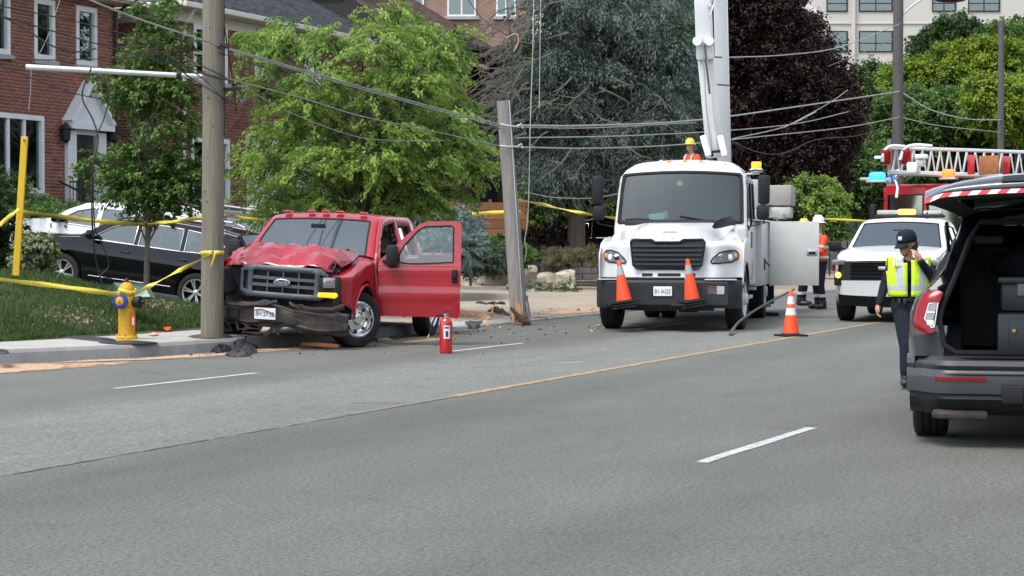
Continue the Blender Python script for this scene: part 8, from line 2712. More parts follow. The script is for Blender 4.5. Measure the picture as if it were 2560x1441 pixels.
# boxes carried inside
gbx = 'cases in the open boot of the dark SUV'
def ex_thing(name, label, cat, x, y, z, group=None):
 p = ex.location + ef_ * x + el_ * y + Vector((0, 0, z))
 return thing(name, label, cat, p, ex.rotation_euler.z, group)
q = ex_thing('equipment_drawer', 'large black drawer unit in the open boot of the dark SUV', 'drawer unit', -.15, -.16, .65, gbx)
m = M(); m.box((.0, 0, .155), (.9, 1.0, .31), bev=.015); m.build('cabinet', 'case black', q)
m = M(); m.box((-.455, -.02, .155), (.012, .88, .24), bev=.01); m.build('drawer_front', 'case black', q)
m = M(); m.box((-.465, .38, .18), (.02, .03, .035), bev=.005); m.build('latch', 'brass', q)
m = M(); m.ball((-.466, .09, .245), .018, 8); m.build('lock', 'tarp green', q)
q = ex_thing('tool_case', 'black plastic tool case with a dented latch on the drawer unit', 'case', -.10, -.02, .965, gbx)
m = M(); m.box((0, -.05, .12), (.55, .78, .24), bev=.03); m.box((-.04, -.05, .235), (.60, .82, .05), bev=.015); m.build('shell', 'case black', q)
m = M(); m.box((-.30, .19, .17), (.03, .055, .10), bev=.008); m.build('latch', 'box grey', q)
m = M(); m.box((-.29, -.06, .06), (.01, .25, .012), bev=.002); m.box((-.29, .10, .065), (.01, .07, .04), bev=.004); m.build('handle_plate', 'steel', q)
m = M(); m.box((-.30, -.36, .075), (.02, .06, .12), bev=.005); m.build('orange_clip', 'cone orange', q)
q = ex_thing('duffel_bag', 'slumped black bag piled on the case behind the seats', 'bag', .05, .0, 1.21, gbx)
m = M(); m.ball((0, .1, .10), .2, 16, sc=(1, 1.5, .7)); m.ball((.1, -.25, .12), .2, 16, sc=(1, 1.2, .9))
m.v = [(x + .05 * noise.noise((x * 6, y * 6, z * 6)), y, z + .06 * noise.noise((x * 7, y * 7, z * 7 + 4))) for x, y, z in m.v]
m.build('sack', 'dark cloth', q, smooth=60)
pc2 = ex_thing('paper_towel', 'crumpled white paper lying on the boot sill of the dark SUV', 'paper', -.86, -.12, .675)
m = M(); m.loft([[(.0, .22, .06), (.05, .2, .07)], [(-.02, .16, .03), (.06, .15, .05)], [(-.03, .10, .01), (.05, .10, .02)], [(-.02, 0, .03), (.03, 0, .035)], [(-.02, -.12, .02), (.02, -.12, .025)], [(-.03, -.28, .015), (.02, -.28, .02)]], closed=False)
m.build('sheet', 'white print', pc2, smooth=0, solid=.006)
# raised tailgate
tg = bpy.data.objects.new('tailgate', None); COL.objects.link(tg); tg.parent = ex; tg.location = (-.52, 0, 1.72); tg.rotation_euler = (0, R(9.0), 0)
# in its own axes -x runs from the hinge to the free edge, z up is the outer skin
W_ = lambda t: .60 + .24 * sm(t, 0, .8)
def gsk(t, v, th_):
 # t along, v across (-1..1)
 crown = .03 * (1 - v * v)
 drop = -.10 * sm(t, .78, 1.08) ** 1.3
 return (-(t) - .07 * (1 - v * v) * sm(t, .6, 1), v * W_(t) , .03 + crown + drop * (1 if th_ == 0 else 0) + (0 if th_ == 0 else -.06 - .06 * sm(t, .5, 1.0)) - .035 * sm(abs(v), .80, 1.0) ** 2)
m = M(); m.grid(lambda i, j: gsk(i * 1.05, -1 + 2 * j, 0), 16, 24); m.build('outer_skin', CP, tg, smooth=50)
m = M(); m.grid(lambda i, j: gsk(i * 1.05, -1 + 2 * j, 1), 16, 24); m.grid(lambda i, j: tuple(Vector(gsk(1.05, -1 + 2 * i, 0)).lerp(Vector(gsk(1.05, -1 + 2 * i, 1)), j)), 24, 2)
for vv in (-1, 1): m.grid(lambda i, j: tuple(Vector(gsk(1.05 * i, vv, 0)).lerp(Vector(gsk(1.05 * i, vv, 1)), j)), 16, 2)
m.build('lining', 'interior', tg, smooth=50)
# lower skin that turns under the plate, seen from behind when the gate is up
def lip(i, j):
 v = -1 + 2 * j
 p = Vector(gsk(1.05, v, 0));
 a = Vector((-.02 - .03 * math.sin(i * PI), 0, -.015 + .155 * (i)))
 w = 1 - .10 * i
 return (p.x + a.x + .16 * i * i, p.y * w, p.z - .02 + .15 * i * (1 - .35 * v * v))
m = M(); m.grid(lip, 8, 30); m.build('lower_skin', CP, tg, smooth=60, solid=.02)
m = M(); m.grid(lambda i, j: tuple(Vector(lip(.42 + .42 * i, .30 + .40 * j)) + Vector((-.014, 0, 0))), 3, 12); m.build('plate_recess', 'black plastic', tg, smooth=40)
m = M(); m.box(tuple(Vector(lip(.55, .5)) + Vector((-.03, 0, .0))), (.008, .30, .10), rot=Euler((0, .5, 0)), bev=.003); m.build('licence_plate', 'plate white', tg, smooth=0)
sr = M(); sw_ = M()
nS = 26
for k in range(nS):
 v0, v1 = -1 + 2 * k / nS, -1 + 2 * (k + 1) / nS
 sl_ = .035
 q = []
 for (v, dz) in ((v0, .006), (v1, .006), (v1 + sl_, -.024), (v0 + sl_, -.024)):
  v = max(-1, min(1, v)); p = Vector(lip(0, (v + 1) / 2)); q.append(tuple(p + Vector((-.022, 0, dz))))
 (sr if k % 2 else sw_).add(q, [(0, 1, 2, 3)])
sr.build('red_stripe', 'stripe red', tg, smooth=0, kind='stuff'); sw_.build('white_stripe', 'white print', tg, smooth=0, kind='stuff')
m = M(); m.panel([(-.12, -.50), (-.12, .50), (-.55, .62), (-.55, -.62)], [], .3, lambda a, b: (a, b, gsk(-a, b / W_(-a), 1)[2] - .004)); m.build('gate_window', 'car glass', tg)
for s in (1, -1):
 m = M(); m.tube([(-.70, s * .69, 1.42), (-1.02, s * .70, 1.62)], .014, 8); m.build('gas_strut', 'dark metal', ex)
# ------------------------------------------------------------------ people
def cap_mesh(m, a, b, r0, r1, n=14):
 a, b = Vector(a), Vector(b)
 d = (b - a); L = d.length
 if L < 1e-5: d = Vector((0, 0, 1)); L = 1e-5
 d.normalize()
 pts, rs = [], []
 for i in range(5):
  t = PI / 2 * (1 - i / 4); pts.append(a - d * math.sin(t) * r0); rs.append(max(1e-4, math.cos(t) * r0))
 for i in range(5):
  t = PI / 2 * i / 4; pts.append(b + d * math.sin(t) * r1); rs.append(max(1e-4, math.cos(t) * r1))
 m.tube(pts, rs, n)
def body(parent, caps, mats, voxel=.012, name='body', smooth_it=3, squash=None):
 """one continuous figure: capsules (a, b, ra, rb, material) fused by a voxel remesh"""
 m = M()
 for c in caps: cap_mesh(m, *c[:4])
 me = bpy.data.meshes.new('tmp'); me.from_pydata(m.v, [], m.f)
 o = bpy.data.objects.new('tmp', me); COL.objects.link(o)
 md = o.modifiers.new('r', 'REMESH'); md.mode = 'VOXEL'; md.voxel_size = voxel
 md = o.modifiers.new('s', 'SMOOTH'); md.factor = .5; md.iterations = smooth_it
 dg = bpy.context.evaluated_depsgraph_get()
 me2 = bpy.data.meshes.new_from_object(o.evaluated_get(dg))
 bpy.data.objects.remove(o)
 me2.name = name
 me2.materials.clear()
 for x in mats: me2.materials.append(MT[x])
 n = len(me2.vertices); co = np.empty(n * 3); me2.vertices.foreach_get('co', co); co = co.reshape(-1, 3)
 best = np.full(n, 1e9); lab = np.zeros(n, int)
 for c in caps:
  a, b = np.array(c[0], float), np.array(c[1], float)
  d = b - a; L2_ = max(1e-9, d @ d)
  t = np.clip(((co - a) @ d) / L2_, 0, 1)
  dist = np.linalg.norm(co - (a + t[:, None] * d), axis=1) - (c[2] + (c[3] - c[2]) * t)
  k = dist < best; best[k] = dist[k]; lab[k] = c[4]
 idx = [lab[p.vertices[0]] for p in me2.polygons]
 me2.polygons.foreach_set('material_index', idx)
 me2.polygons.foreach_set('use_smooth', [True] * len(me2.polygons))
 me2.update()
 o = bpy.data.objects.new(name, me2); COL.objects.link(o); o.parent = parent
 return o
def hand(caps, wrist, d, side, palm_n, s=1.0, curl=.5, mi=0):
 """palm and five fingers; d = direction of the hand, side = towards the thumb, palm_n = the way the fingers curl"""
 w, d, sd, pn = Vector(wrist), Vector(d).normalized(), Vector(side).normalized(), Vector(palm_n).normalized()
 caps.append((w, w + d * .05 * s, .024 * s, .03 * s, mi))
 for q in (-.026, -.009, .009, .026):
  caps.append((w + d * .02 * s + sd * q * .7 * s, w + d * .085 * s + sd * q * s, .016 * s, .013 * s, mi))
 for q, L in ((.027, .066), (.009, .074), (-.009, .070), (-.026, .056)):
  b = w + d * .085 * s + sd * q * s
  d1 = (d * math.cos(curl) + pn * math.sin(curl)).normalized(); d2 = (d * math.cos(curl * 2.2) + pn * math.sin(curl * 2.2)).normalized()
  c = b + d1 * L * .52 * s; e = c + d2 * L * .48 * s
  caps.append((b, c, .0105 * s, .0095 * s, mi)); caps.append((c, e, .0095 * s, .008 * s, mi))
 b = w + d * .03 * s + sd * .026 * s; d1 = (d * .7 + sd * .6 + pn * .3).normalized()
 caps.append((b, b + d1 * .04 * s, .014 * s, .012 * s, mi)); caps.append((b + d1 * .04 * s, b + d1 * .04 * s + (d * .9 + pn * .4).normalized() * .03 * s, .011 * s, .009 * s, mi))
def head(caps, c, f, mi=0, s=1.0):
 """skull, jaw, nose, ears; f = the way the face looks"""
 c, f = Vector(c), Vector(f).normalized(); up = Vector((0, 0, 1)); l = up.cross(f).normalized()
 caps.append((c + up * .03 * s - f * .015 * s, c + up * .02 * s + f * .01 * s, .086 * s, .080 * s, mi))
 caps.append((c + f * .03 * s - up * .01 * s, c + f * .045 * s - up * .075 * s, .066 * s, .042 * s, mi))
 caps.append((c + f * .088 * s + up * .005 * s, c + f * .103 * s - up * .025 * s, .009 * s, .013 * s, mi))
 caps.append((c + f * .085 * s - up * .058 * s + l * .012, c + f * .085 * s - up * .058 * s - l * .012, .011 * s, .011 * s, mi))
 for q in (-1, 1): caps.append((c + l * .083 * q * s + up * .01 * s, c + l * .085 * q * s - up * .02 * s, .014 * s, .010 * s, mi))
def eyes(parent, c, f, s=1.0):
 c, f = Vector(c), Vector(f).normalized(); l = Vector((0, 0, 1)).cross(f).normalized()
 m = M()
 for q in (-1, 1): m.ball(c + f * .078 * s + l * .030 * q * s + Vector((0, 0, .008)), .0095, 8)
 m.build('eyes', 'boot black', parent)
def shell_torso(name, parent, rings, mats, face_mat, skip=lambda a, k: False, n=36):
 """garment: rings (z, cx, cy, rx, ry)"""
 m = M(); R_ = [[Vector((cx + rx_ * math.cos(2 * PI * j / n), cy + ry_ * math.sin(2 * PI * j / n), z)) for j in range(n)] for (z, cx, cy, rx_, ry_) in rings]
 for k in range(len(rings) - 1):
  for j in range(n):
   if skip(2 * PI * (j + .5) / n, k): continue
   j2 = (j + 1) % n
   m.add([R_[k][j], R_[k][j2], R_[k + 1][j2], R_[k + 1][j]], [(0, 1, 2, 3)], face_mat(2 * PI * (j + .5) / n, (rings[k][0] + rings[k + 1][0]) / 2))
 return m.build(name, mats, parent, smooth=60, solid=.006, merge=True)

# police officer
OD = 21.2; oX = (2272 - 1280) / FPX * OD
off = thing('person', 'police officer in a yellow vest and black cap walking with a hand to her face', 'person', (oX, OD, 0))
def o_(u, v, y=0.0): return Vector(((u - 2272) / 245.3, y, 1.5 - (v - 600) / 245.3))
caps = []
CL, TR, BO, SK = 1, 2, 3, 0
hc = o_(2266, 610, -.02); fdir = Vector((-.74, -.62, -.25))
head(caps, hc, fdir, SK)
caps += [(o_(2272, 650), o_(2268, 630), .05, .046, SK)]
# torso
caps += [(o_(2250, 672), o_(2296, 672), .085, .085, CL), (o_(2254, 690), o_(2290, 690), .115, .115, CL), (o_(2258, 720), o_(2284, 720), .112, .112, CL), (o_(2258, 745), o_(2284, 745), .11, .11, CL), (o_(2255, 766), o_(2287, 766), .115, .115, TR)]
caps += [(o_(2232, 661), o_(2314, 661), .060, .060, CL)]
# right arm hanging
caps += [(o_(2232, 662), o_(2213, 715, .03), .062, .052, CL), (o_(2213, 715, .03), o_(2197, 758, -.04), .052, .038, CL)]
hand(caps, o_(2196, 760, -.04), (-.25, -.1, -1), (-.2, -.9, 0), (.9, -.2, 0), 1.0, .5, SK)
# left arm up to the face
caps += [(o_(2314, 662), o_(2333, 700, -.08), .066, .056, CL), (o_(2333, 700, -.08), o_(2293, 655, -.20), .054, .038, CL)]
hand(caps, o_(2292, 652, -.20), (-.45, .12, 1), (-.6, -.5, .1), (-.5, .5, 0), 1.0, .55, SK)
# legs, striding
caps += [(o_(2256, 772), o_(2260, 862, -.16), .105, .078, TR), (o_(2260, 862, -.16), o_(2256, 925, -.20), .074, .060, TR), (o_(2284, 772), o_(2293, 855, .10), .102, .076, TR), (o_(2293, 855, .10), o_(2300, 908, .38), .056, .044, TR)]
caps += [(o_(2256, 925, -.20), o_(2256, 948, -.19), .054, .050, BO), (o_(2257, 951, -.14), o_(2246, 953, -.38), .048, .044, BO), (o_(2300, 908, .38), o_(2301, 928, .44), .050, .046, BO), (o_(2301, 932, .44), o_(2293, 950, .28), .044, .040, BO)]
body(off, caps, ['skin', 'dark cloth', 'trouser navy', 'boot black'], .0085, smooth_it=2)
eyes(off, hc, fdir)
m = M()      # cap with peak
X = Matrix.Translation(hc + Vector((0, 0, .035))) @ fdir.to_track_quat('X', 'Z').to_matrix().to_4x4()
m.X = X
m.lathe([(.103, -.01), (.104, .02), (.098, .06), (.075, .095), (.03, .112), (.001, .114)], n=24)
m.grid(lambda i, j: (.085 + (.10 * math.sin(PI * j) ** .7) * i + .0 * j, -.085 + .17 * j, -.005 - .03 * i - .015 * (2 * j - 1) ** 2), 5, 12)
m.X = None
m.build('cap', 'trouser navy', off, smooth=50, solid=.006)
m = M(); m.X = X; m.box((.10, .0, .045), (.012, .05, .04), rot=Euler((0, -.3, 0)), bev=.01); m.X = None; m.build('cap_badge', 'vest silver', off)
m = M(); m.X = X; m.ball((-.055, .0, -.045), .072, 14, sc=(.8, 1.15, 1.0)); m.ball((-.10, .0, -.085), .042, 12); m.ball((-.02, .07, -.04), .03, 8, sc=(1, .6, 1.5)); m.ball((-.02, -.07, -.04), .03, 8, sc=(1, .6, 1.5)); m.X = None; m.build('hair', 'hair brown', off)
# vest: front opening, reflective bands
c0 = o_(2271, 700)
rings = []
for k in range(15):
 z = .925 + k * .0285
 t = k / 14
 rings.append((z, c0.x + .0, 0, .205 + .012 * math.sin(t * PI) + (.028 * t), .158 + .012 * math.sin(t * PI)))
def vm(a, z):
 fa = math.cos(a)       # a = 270 deg faces the camera
 if .985 < z < 1.035: return 1
 if z > 1.05 and (.42 < abs(fa) < .64): return 1
 return 0
shell_torso('vest', off, rings, ['vest yellow', 'vest silver'], vm, skip=lambda a, k: (abs(math.cos(a) + .10) < .035 + .20 * max(0, (k - 7) / 7) and math.sin(a) < 0) or (k > 8 and abs(math.sin(a)) < .34))
m = M()
for (ua, ub) in ((2240, 2232), (2305, 2312)):
 for s_ in (-1, 1):
  pass
for s_, ux in ((-1, 2238), (1, 2304)):
 a = o_(ux, 666, -.152); b = o_(ux + (3 if s_ > 0 else -2), 646, 0); c = o_(ux, 666, .152)
 m.loft([[p + Vector((-.035, 0, 0)), p + Vector((.035, 0, 0))] for p in catmull([a, o_(ux, 649, -.095), b, o_(ux, 649, .095), c], 4)], closed=False)
m.build('vest_shoulder', 'vest yellow', off, smooth=60, solid=.006)
m = M()
for s_, ux in ((-1, 2230), (1, 2311)):
 m.loft([[p + Vector((-.014, -.004, .004)), p + Vector((.014, -.004, .004))] for p in catmull([o_(ux, 668, -.156), o_(ux, 650, -.100), o_(ux, 648, 0)], 4)], closed=False)
m.build('shoulder_band', 'vest silver', off, smooth=60, solid=.003)
m = M(); m.lathe([(1.0, -.025), (1.03, -.02), (1.03, .02), (1.0, .025)], n=32); m.v = [(x * .148 + c0.x, y * .112, z + .888) for x, y, z in m.v]
for a in (200, 230, 250, 300, 330):
 q = R(a); m.box((c0.x + .155 * math.cos(q), .12 * math.sin(q), .875), (.05, .04, .07), rot=Euler((0, 0, q)), bev=.008)
m.build('duty_belt', 'boot black', off)
m = M(); m.box(o_(2316, 676, -.10), (.05, .012, .05), rot=Euler((0, 0, .4)), bev=.01); m.build('shoulder_patch', 'vest silver', off)
m = M(); m.box(o_(2281, 622, -.13), (.045, .014, .09), rot=Euler((.1, -.5, .5)), bev=.006); ph = m.build('phone', 'boot black', None)
ph.location = (oX, OD, 0); tag(ph, 'dark phone held to the face of the police officer', 'phone')

def worker(label, u, D, px, top_v, foot_v, fx, helmet, lean=0.0, arms='front', base=0.0, name='person'):
 """standing worker in orange; heights follow the photograph"""
 sc_ = FPX / D
 H_ = (foot_v - top_v) / sc_
 t = thing(name, label, 'person', ((u - 1280) / D ** -1 / FPX if False else (u - 1280) / FPX * D, D, base))
 k = H_ / 1.86
 def q(x, y, z): return Vector((x * k, y * k, z * k))
 f = Vector((fx, -math.sqrt(max(0, 1 - fx * fx)), 0)) if abs(fx) <= 1 else Vector((fx / abs(fx), 0, 0))
 l = Vector((0, 0, 1)).cross(f)
 def w(fw, sd, z): return (f * fw + l * sd) * k + Vector((0, 0, z * k)) + f * lean * max(0, z - .9) * k
 c = []
 hc = w(.03, 0, 1.66)
 head(c, hc, f + Vector((0, 0, -.25)), 0, k)
 c.append((w(0, 0, 1.48), w(.02, 0, 1.60), .055 * k, .052 * k, 0))
 c += [(w(0, -.13, 1.36), w(0, .13, 1.36), .105 * k, .105 * k, 1), (w(0, -.09, 1.2), w(0, .09, 1.2), .125 * k, .125 * k, 1), (w(0, -.08, 1.02), w(0, .08, 1.02), .13 * k, .13 * k, 1), (w(0, -.08, .93), w(0, .08, .93), .12 * k, .12 * k, 2)]
 for s in (-1, 1):
  sh = w(0, .19 * s, 1.40)
  if arms == 'front': el, wr = w(.10, .25 * s, 1.14), w(.32, .16 * s, 1.18)
  else: el, wr = w(.0, .27 * s, 1.12), w(.10, .25 * s, .90)
  c += [(sh, el, .068 * k, .058 * k, 1), (el, wr, .055 * k, .042 * k, 1)]
  hand(c, wr, (wr - el), Vector((0, 0, 1)), -l * s, 1.0 * k, .5, 3)
  c += [(w(0, .10 * s, .90), w(.03, .12 * s, .50), .100 * k, .072 * k, 2), (w(.03, .12 * s, .50), w(-.02, .13 * s, .14), .068 * k, .058 * k, 2), (w(-.02, .13 * s, .14), w(-.02, .13 * s, .08), .066 * k, .060 * k, 4), (w(-.04, .13 * s, .055), w(.13, .14 * s, .05), .054 * k, .048 * k, 4)]
 body(t, c, ['skin', 'jacket orange', 'trouser navy', 'hair brown', 'boot black'], .014, smooth_it=2)
 eyes(t, hc, f, k)
 m = M()
 up = Vector((0, 0, 1))
 X = Matrix.Translation(hc + Vector((0, 0, .055 * k))) @ f.to_track_quat('X', 'Z').to_matrix().to_4x4() @ Matrix.Scale(k, 4)
 m.X = X
 m.lathe([(.155, -.012), (.16, -.004), (.118, .012), (.115, .05), (.10, .10), (.06, .135), (.001, .148)], n=26)
 m.box((.0, 0, .135), (.16, .03, .03), bev=.012)
 m.X = None
 m.build('helmet', helmet, t, smooth=40)
 m = M()
 for z, r1, r2 in ((1.02, .235, .155), (1.22, .232, .15)):
  pts = [w(r2 * math.cos(a) * 1.02, r1 * math.sin(a), z) for a in np.linspace(0, 2 * PI, 33)]
  m.loft([[p - Vector((0, 0, .028 * k)), p + Vector((0, 0, .028 * k))] for p in pts], closed=False)
 m.build('reflective_band', 'vest silver', t, smooth=60, solid=.004)
 for s in (-1, 1):
  m = M(); pts = [w(fw, .11 * s, z) for fw, z in ((.155, 1.22), (.135, 1.38), (.05, 1.475), (-.05, 1.475), (-.135, 1.38), (-.155, 1.22))]
  m.loft([[p - l * .025 * k, p + l * .025 * k] for p in catmull(pts, 3)], closed=False)
  m.build('reflective_strap', 'vest silver', t, smooth=60); m = M()
  sh = w(0, .19 * s, 1.40); el = w(.10, .25 * s, 1.14) if arms == 'front' else w(.0, .27 * s, 1.12)
  a, b = sh.lerp(el, .60), sh.lerp(el, .78); m.tube([a, b], [.074 * k, .070 * k], 14, cap=False)
  m.build('sleeve_band', 'vest silver', t, smooth=60); m = M()
  a, b = w(-.005, .127 * s, .30), w(-.01, .128 * s, .24); m.tube([a, b], [.070 * k, .068 * k], 14, cap=False)
  m.build('trouser_band', 'vest silver', t, smooth=60)
 return t
worker('worker in orange jacket and white hard hat behind the open cabinet door', 2049, 45, 0, 537, 772, -.95, 'helmet white', arms='front')
worker('worker whose yellow hard hat shows just above the open cabinet door', 2006, 47.5, 0, 548, 765, .9, 'helmet yellow', arms='down')
# crew member standing on the deck behind the cab
cw = worker('crew member in orange with yellow hard hat standing behind the bucket truck cab', 1733, 38.9, 0, 337, 530, -.75, 'helmet yellow', lean=.12, arms='down', base=1.0)
cw.location.z = 1.5 + (600 - 337) * 38.9 / FPX - (530 - 337) * 38.9 / FPX - .07

# ------------------------------------------------------------------ traffic cones
def make_cone(label, loc, bands=2, rot=None, group=None, h=.70, r=.135, bmat='cone band', skirt=.36):
 c = thing('traffic_cone', label, 'traffic cone', loc, 0, group, rot)
 m = M(); m.lathe([(r, .03), (.028, h - .01), (.022, h), (.012, h), (.015, h - .02)], n=28); m.build('cone', 'cone orange', c, smooth=50)
 def rad(z): return r + (.028 - r) * (z - .03) / (h - .04)
 for (z0, z1) in ([(.33, .44), (.50, .62)] if bands == 2 else [(.46, .60)]):
  m = M(); m.lathe([(rad(z0) + .0025, z0), (rad(z1) + .0025, z1)], n=28); m.build('reflective_band', bmat, c, smooth=50)
 m = M(); m.box((0, 0, .016), (skirt, skirt, .03), bev=.01); m.lathe([(r + .02, .03), (r + .005, .05), (r - .005, .05)], n=24); m.build('base', 'rubber', c, smooth=40)
 return c
make_cone('orange traffic cone with two white bands standing alone on the road', G(1977, 841), 2, (0, 0, R(20)), h=.72, r=.13, skirt=.40)
gc = 'cones stacked on the bumper of the bucket truck'
for (ub, vb, ux, lab, tilt) in ((1561, 772, 0, 'left', (R(-3), R(-7), R(8))), (1731, 768, 0, 'right', (R(2), R(-8), R(10)))):
 base = A(ub, vb, 33.72)
 for k in range(3):
  off_ = Vector((.0, 0, .045 * k))
  lb_ = {0: 'lowest cone of the %s stack on the truck bumper, only its black base showing', 1: 'middle cone of the %s stack on the truck bumper, only its base showing', 2: 'top orange cone with a grey band on the %s end of the truck bumper'}[k] % lab
  make_cone(lb_, base + off_ + Vector((.012 * (k % 2), 0, 0)), 1, (tilt[0], tilt[1], tilt[2] + .1 * (k - 1)), gc, h=.70, r=.13, bmat='cone band grey', skirt=.37)
for y_ in (-.72, .32):
 m = M(); m.box((1.28, y_, .44), (.36, .41, .04), bev=.01); m.build('cone_tray', 'dark metal', bt)

# ------------------------------------------------------------------ fire extinguisher
fe = thing('fire_extinguisher', 'red fire extinguisher standing on the lane line in front of the pickup', 'fire extinguisher', G(1115, 884), R(-12))
m = M(); m.lathe([(.001, 0), (.080, 0), (.086, .008), (.087, .03), (.087, .40), (.080, .435), (.055, .465), (.03, .475), (.001, .475)], n=30); m.build('cylinder', 'extinguisher red', fe, smooth=40)
m = M(); m.lathe([(.028, .47), (.028, .50), (.036, .505), (.036, .525), (.001, .53)], n=14); m.build('valve', 'steel', fe)
m = M(); m.bar((-.03, 0, .53), (.10, 0, .515), .03, .014); m.bar((-.04, 0, .545), (.09, -.01, .57), .03, .014); m.build('handle', 'dark metal', fe, bev=.003)
m = M(); m.tube(catmull([(-.03, 0, .50), (-.12, -.01, .50), (-.17, -.02, .42), (-.19, -.03, .33), (-.215, -.04, .25)], 5), .012, 8); m.build('hose', 'rubber', fe)
m = M(); m.tube([(-.215, -.04, .255), (-.23, -.045, .20)], [.011, .016], 8); m.build('nozzle', 'brass', fe)
m = M(); m.grid(lambda i, j: (.0885 * math.sin(-.1 + .95 * i), -.0885 * math.cos(-.1 + .95 * i), .20 + .17 * j), 8, 2); lb2 = m.build('label', 'plate white', fe)
m = M(); m.grid(lambda i, j: (.0892 * math.sin(.0 + .7 * i), -.0892 * math.cos(.0 + .7 * i), .33 + .025 * j), 6, 1); m.grid(lambda i, j: (.0892 * math.sin(.15 + .45 * i), -.0892 * math.cos(.15 + .45 * i), .22 + .08 * j), 6, 1); m.build('print', 'plate ink', lb2)

# ------------------------------------------------------------------ wreckage and litter
def chunk(name, label, cat, pts, r, mat, seed=0, n=7, squash=.5, noise_=.03, group=None, fr_=8):
 m = M(); m.tube(catmull(pts, 4), r, n, squash=squash) if not isinstance(r, list) else m.tube(pts, r, n, squash=squash)
 m.v = [(x + noise_ * noise.noise((x * fr_ + seed, y * fr_, z * fr_)), y + noise_ * noise.noise((x * fr_, y * fr_ + seed, z * fr_ + 9)), max(.006, z + noise_ * noise.noise((x * fr_ + 3, y * fr_, z * fr_ + seed)))) for x, y, z in m.v]
 return tag(m.build(name, mat, None, smooth=0), label, cat, group)
gw = 'broken pieces of the utility pole'
def g3(u, v, z):
 p = G(u, v, 0); return Vector((p.x, p.y, z))
chunk('broken_wood', 'long pinkish split log from the broken pole beside the red door', 'wood', [g3(1140, 796, .10), g3(1170, 800, .11), g3(1200, 802, .09), g3(1222, 806, .03)], .085, 'fresh wood', 1, group=gw)
chunk('broken_wood', 'jagged brown wood piece just left of the broken pole foot', 'wood', [g3(1212, 789, .03), g3(1235, 790, .12), g3(1252, 794, .10), g3(1276, 797, .02)], .06, 'rotten wood', 4, noise_=.06, group=gw)
chunk('broken_wood', 'small tan splinter standing up near the pole foot', 'wood', [g3(1228, 792, .05), g3(1236, 790, .20), g3(1240, 788, .26)], [.03, .025, .01], 'fresh wood', 6, group=gw)
chunk('broken_wood', 'flat dark wood strip right of the broken pole foot', 'wood', [g3(1318, 800, .02), g3(1340, 800, .03), g3(1366, 801, .01)], .035, 'rotten wood', 8, squash=.4, group=gw)
chunk('broken_wood', 'thin dark sliver far left of the pole foot on the apron', 'wood', [g3(1190, 776, .16), g3(1225, 778, .16), g3(1262, 776, .15)], .03, 'rotten wood', 9, squash=.4, group=gw)
chunk('broken_wood', 'reddish wooden slat lying under the front wheel of the pickup', 'wood', [g3(754, 870, .05), g3(790, 872, .05), g3(846, 874, .04)], .035, 'rust wood', 11, squash=.8, noise_=.01, group=gw)
chunk('broken_wood', 'thin stick leaning up from the slat under the pickup', 'wood', [g3(800, 870, .04), g3(812, 868, .2), g3(822, 864, .28)], .010, 'rust wood', 12, noise_=.0, group=gw)
patch('concrete_slab', 'pale grey broken slab beside the foot of the broken pole', 'debris', [(1222, 802), (1232, 793), (1262, 790), (1290, 792), (1285, 802), (1250, 808)], .0, 'kerb concrete', .05, 3)
patch('black_fragment', 'black plastic fragment right of the fire extinguisher', 'debris', [(1158, 814), (1172, 810), (1198, 812), (1212, 808), (1196, 822), (1172, 823)], .0, 'wet black', .05, 4, lump=.03)
patch('black_fragment', 'small black fragment behind the fire extinguisher', 'debris', [(1138, 817), (1150, 814), (1160, 817), (1150, 821)], .0, 'wet black', .03, 6)
for k, (u, v, r_) in enumerate(((1180, 806, .05), (1206, 812, .04), (1140, 806, .05), (1222, 800, .04), (1168, 796, .05), (1262, 800, .05))):
 chunk('wood_chip', ['pale chip on the apron left of the pole', 'small chip by the black fragment', 'chip beside the red door bottom', 'chip at the end of the long log', 'chip on top of the long log', 'chip on the pale slab'][k], 'wood chip', [g3(u, v, .02), g3(u + 6, v, .04), g3(u + 12, v + 1, .02)], r_ * .6, 'fresh wood' if k % 2 else 'rotten wood', 20 + k)
# torn black plastic against the kerb
def crumple(name, label, cat, pts, h, mat, seed, z0=0.0):
 P = [g3(u, v, z0) for u, v in pts]; c = sum(P, Vector()) / len(P)
 m = M()
 def fn(i, j):
  a = i * 2 * PI; k = int(i * len(P)) % len(P); t = i * len(P) - int(i * len(P))
  p = P[k].lerp(P[(k + 1) % len(P)], t)
  q = p.lerp(c, j)
  return (q.x + .04 * noise.noise((a * 3, j * 4, seed)), q.y + .05 * noise.noise((a * 3, j * 4, seed + 4)), z0 + .01 + h * (j ** .6) * (.5 + .9 * abs(noise.noise((q.x * 5, q.y * 5, seed)))) + .04 * noise.noise((q.x * 14, q.y * 9, seed)))
 m.grid(fn, 22, 6)
 return tag(m.build(name, mat, None, smooth=0, solid=.006), label, cat)
crumple('torn_plastic', 'crumpled black wheel liner lying against the kerb by the near pole', 'car part', [(508, 876), (530, 868), (575, 866), (585, 880), (545, 886)], .16, 'black plastic', 3)
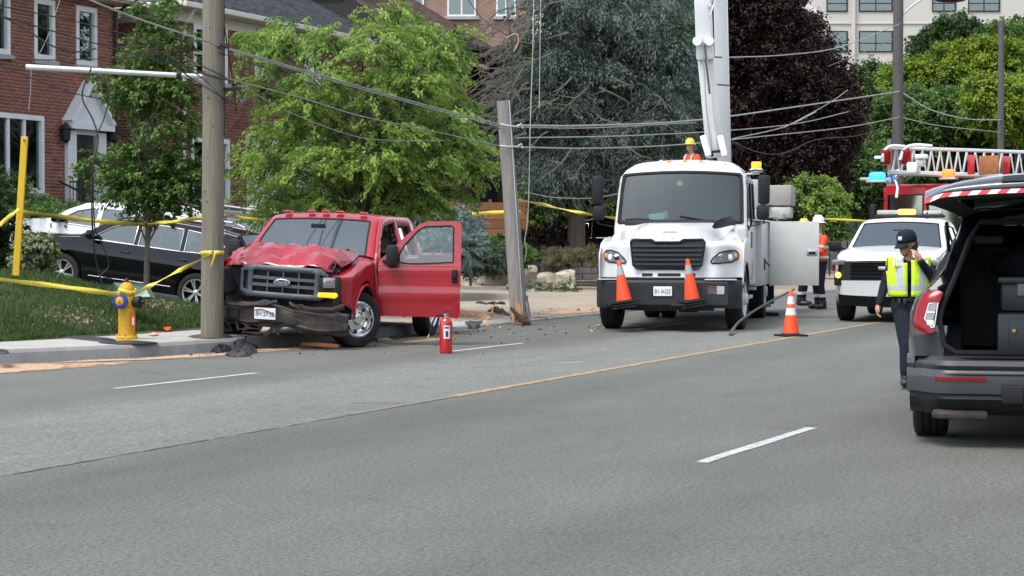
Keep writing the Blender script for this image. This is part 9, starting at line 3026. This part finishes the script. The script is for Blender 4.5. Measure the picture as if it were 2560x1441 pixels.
crumple('torn_plastic', 'curved dark grey plastic shell standing on the road under the pickup front', 'car part', [(575, 880), (590, 862), (640, 860), (645, 884), (600, 888)], .20, 'grille dark', 7)
crumple('torn_plastic', 'flat torn liner strip just right of the grey shell', 'car part', [(560, 888), (600, 884), (640, 880), (620, 892), (580, 894)], .07, 'muddy plastic', 9)
wb_ = thing('water_bottle', 'clear plastic water bottle lying on the road beside the front wheel', 'bottle', g3(945, 856, .035), R(-8))
m = M(); m.lathe([(.001, 0), (.03, 0), (.033, .02), (.030, .06), (.033, .10), (.033, .15), (.014, .19), (.014, .21), (.001, .21)], axis='x', n=16); m.build('bottle', 'paper', wb_)
# leaning bent rod by the truck's front wheel
rd = thing('bent_rod', 'long bent dark rod leaning from the road up to the truck side', 'rod')
m = M(); m.tube(catmull([g3(1826, 841, .02), A(1834, 822, 33.3), A(1850, 803, 33.8), A(1885, 778, 34.6), A(1925, 755, 35.8), A(1985, 724, 37.2)], 5), [.028] * 6 + [.02] * 20, 8); m.build('shaft', 'rod grey', rd)
# wooden wheel chock, dirt and scattered bits
sc_m = M(); rr = random.Random(55)
for i in range(90):
 s_, n_ = rr.uniform(23, 33.5), 0
 n_ = kerb_n(s_) - abs(rr.gauss(0, 1.1)) - .05
 p = SN(s_, n_, .012); r_ = rr.uniform(.006, .020)
 sc_m.box(p, (r_ * 2, r_, r_ * .8), rot=Euler((rr.uniform(-.5, .5), rr.uniform(-.5, .5), rr.uniform(0, 3))))
tag(sc_m.build('debris', 'muddy plastic', None, smooth=0, kind='stuff'), 'scatter of small dark crash fragments along the kerb', 'debris', kind='stuff')
sc_m = M()
for i in range(90):
 s_ = rr.uniform(31, 40); n_ = 14.3 + rr.gauss(0, .9)
 z_ = .02 if n_ < kerb_n(s_) else .12
 p = SN(s_, n_, z_); r_ = rr.uniform(.01, .035)
 sc_m.box(p, (r_ * 3, r_, r_ * .7), rot=Euler((0, rr.uniform(-.3, .3), rr.uniform(0, 3))))
tag(sc_m.build('splinters', 'fresh wood', None, smooth=0, kind='stuff'), 'wood splinters scattered round the foot of the broken pole', 'splinters', kind='stuff')
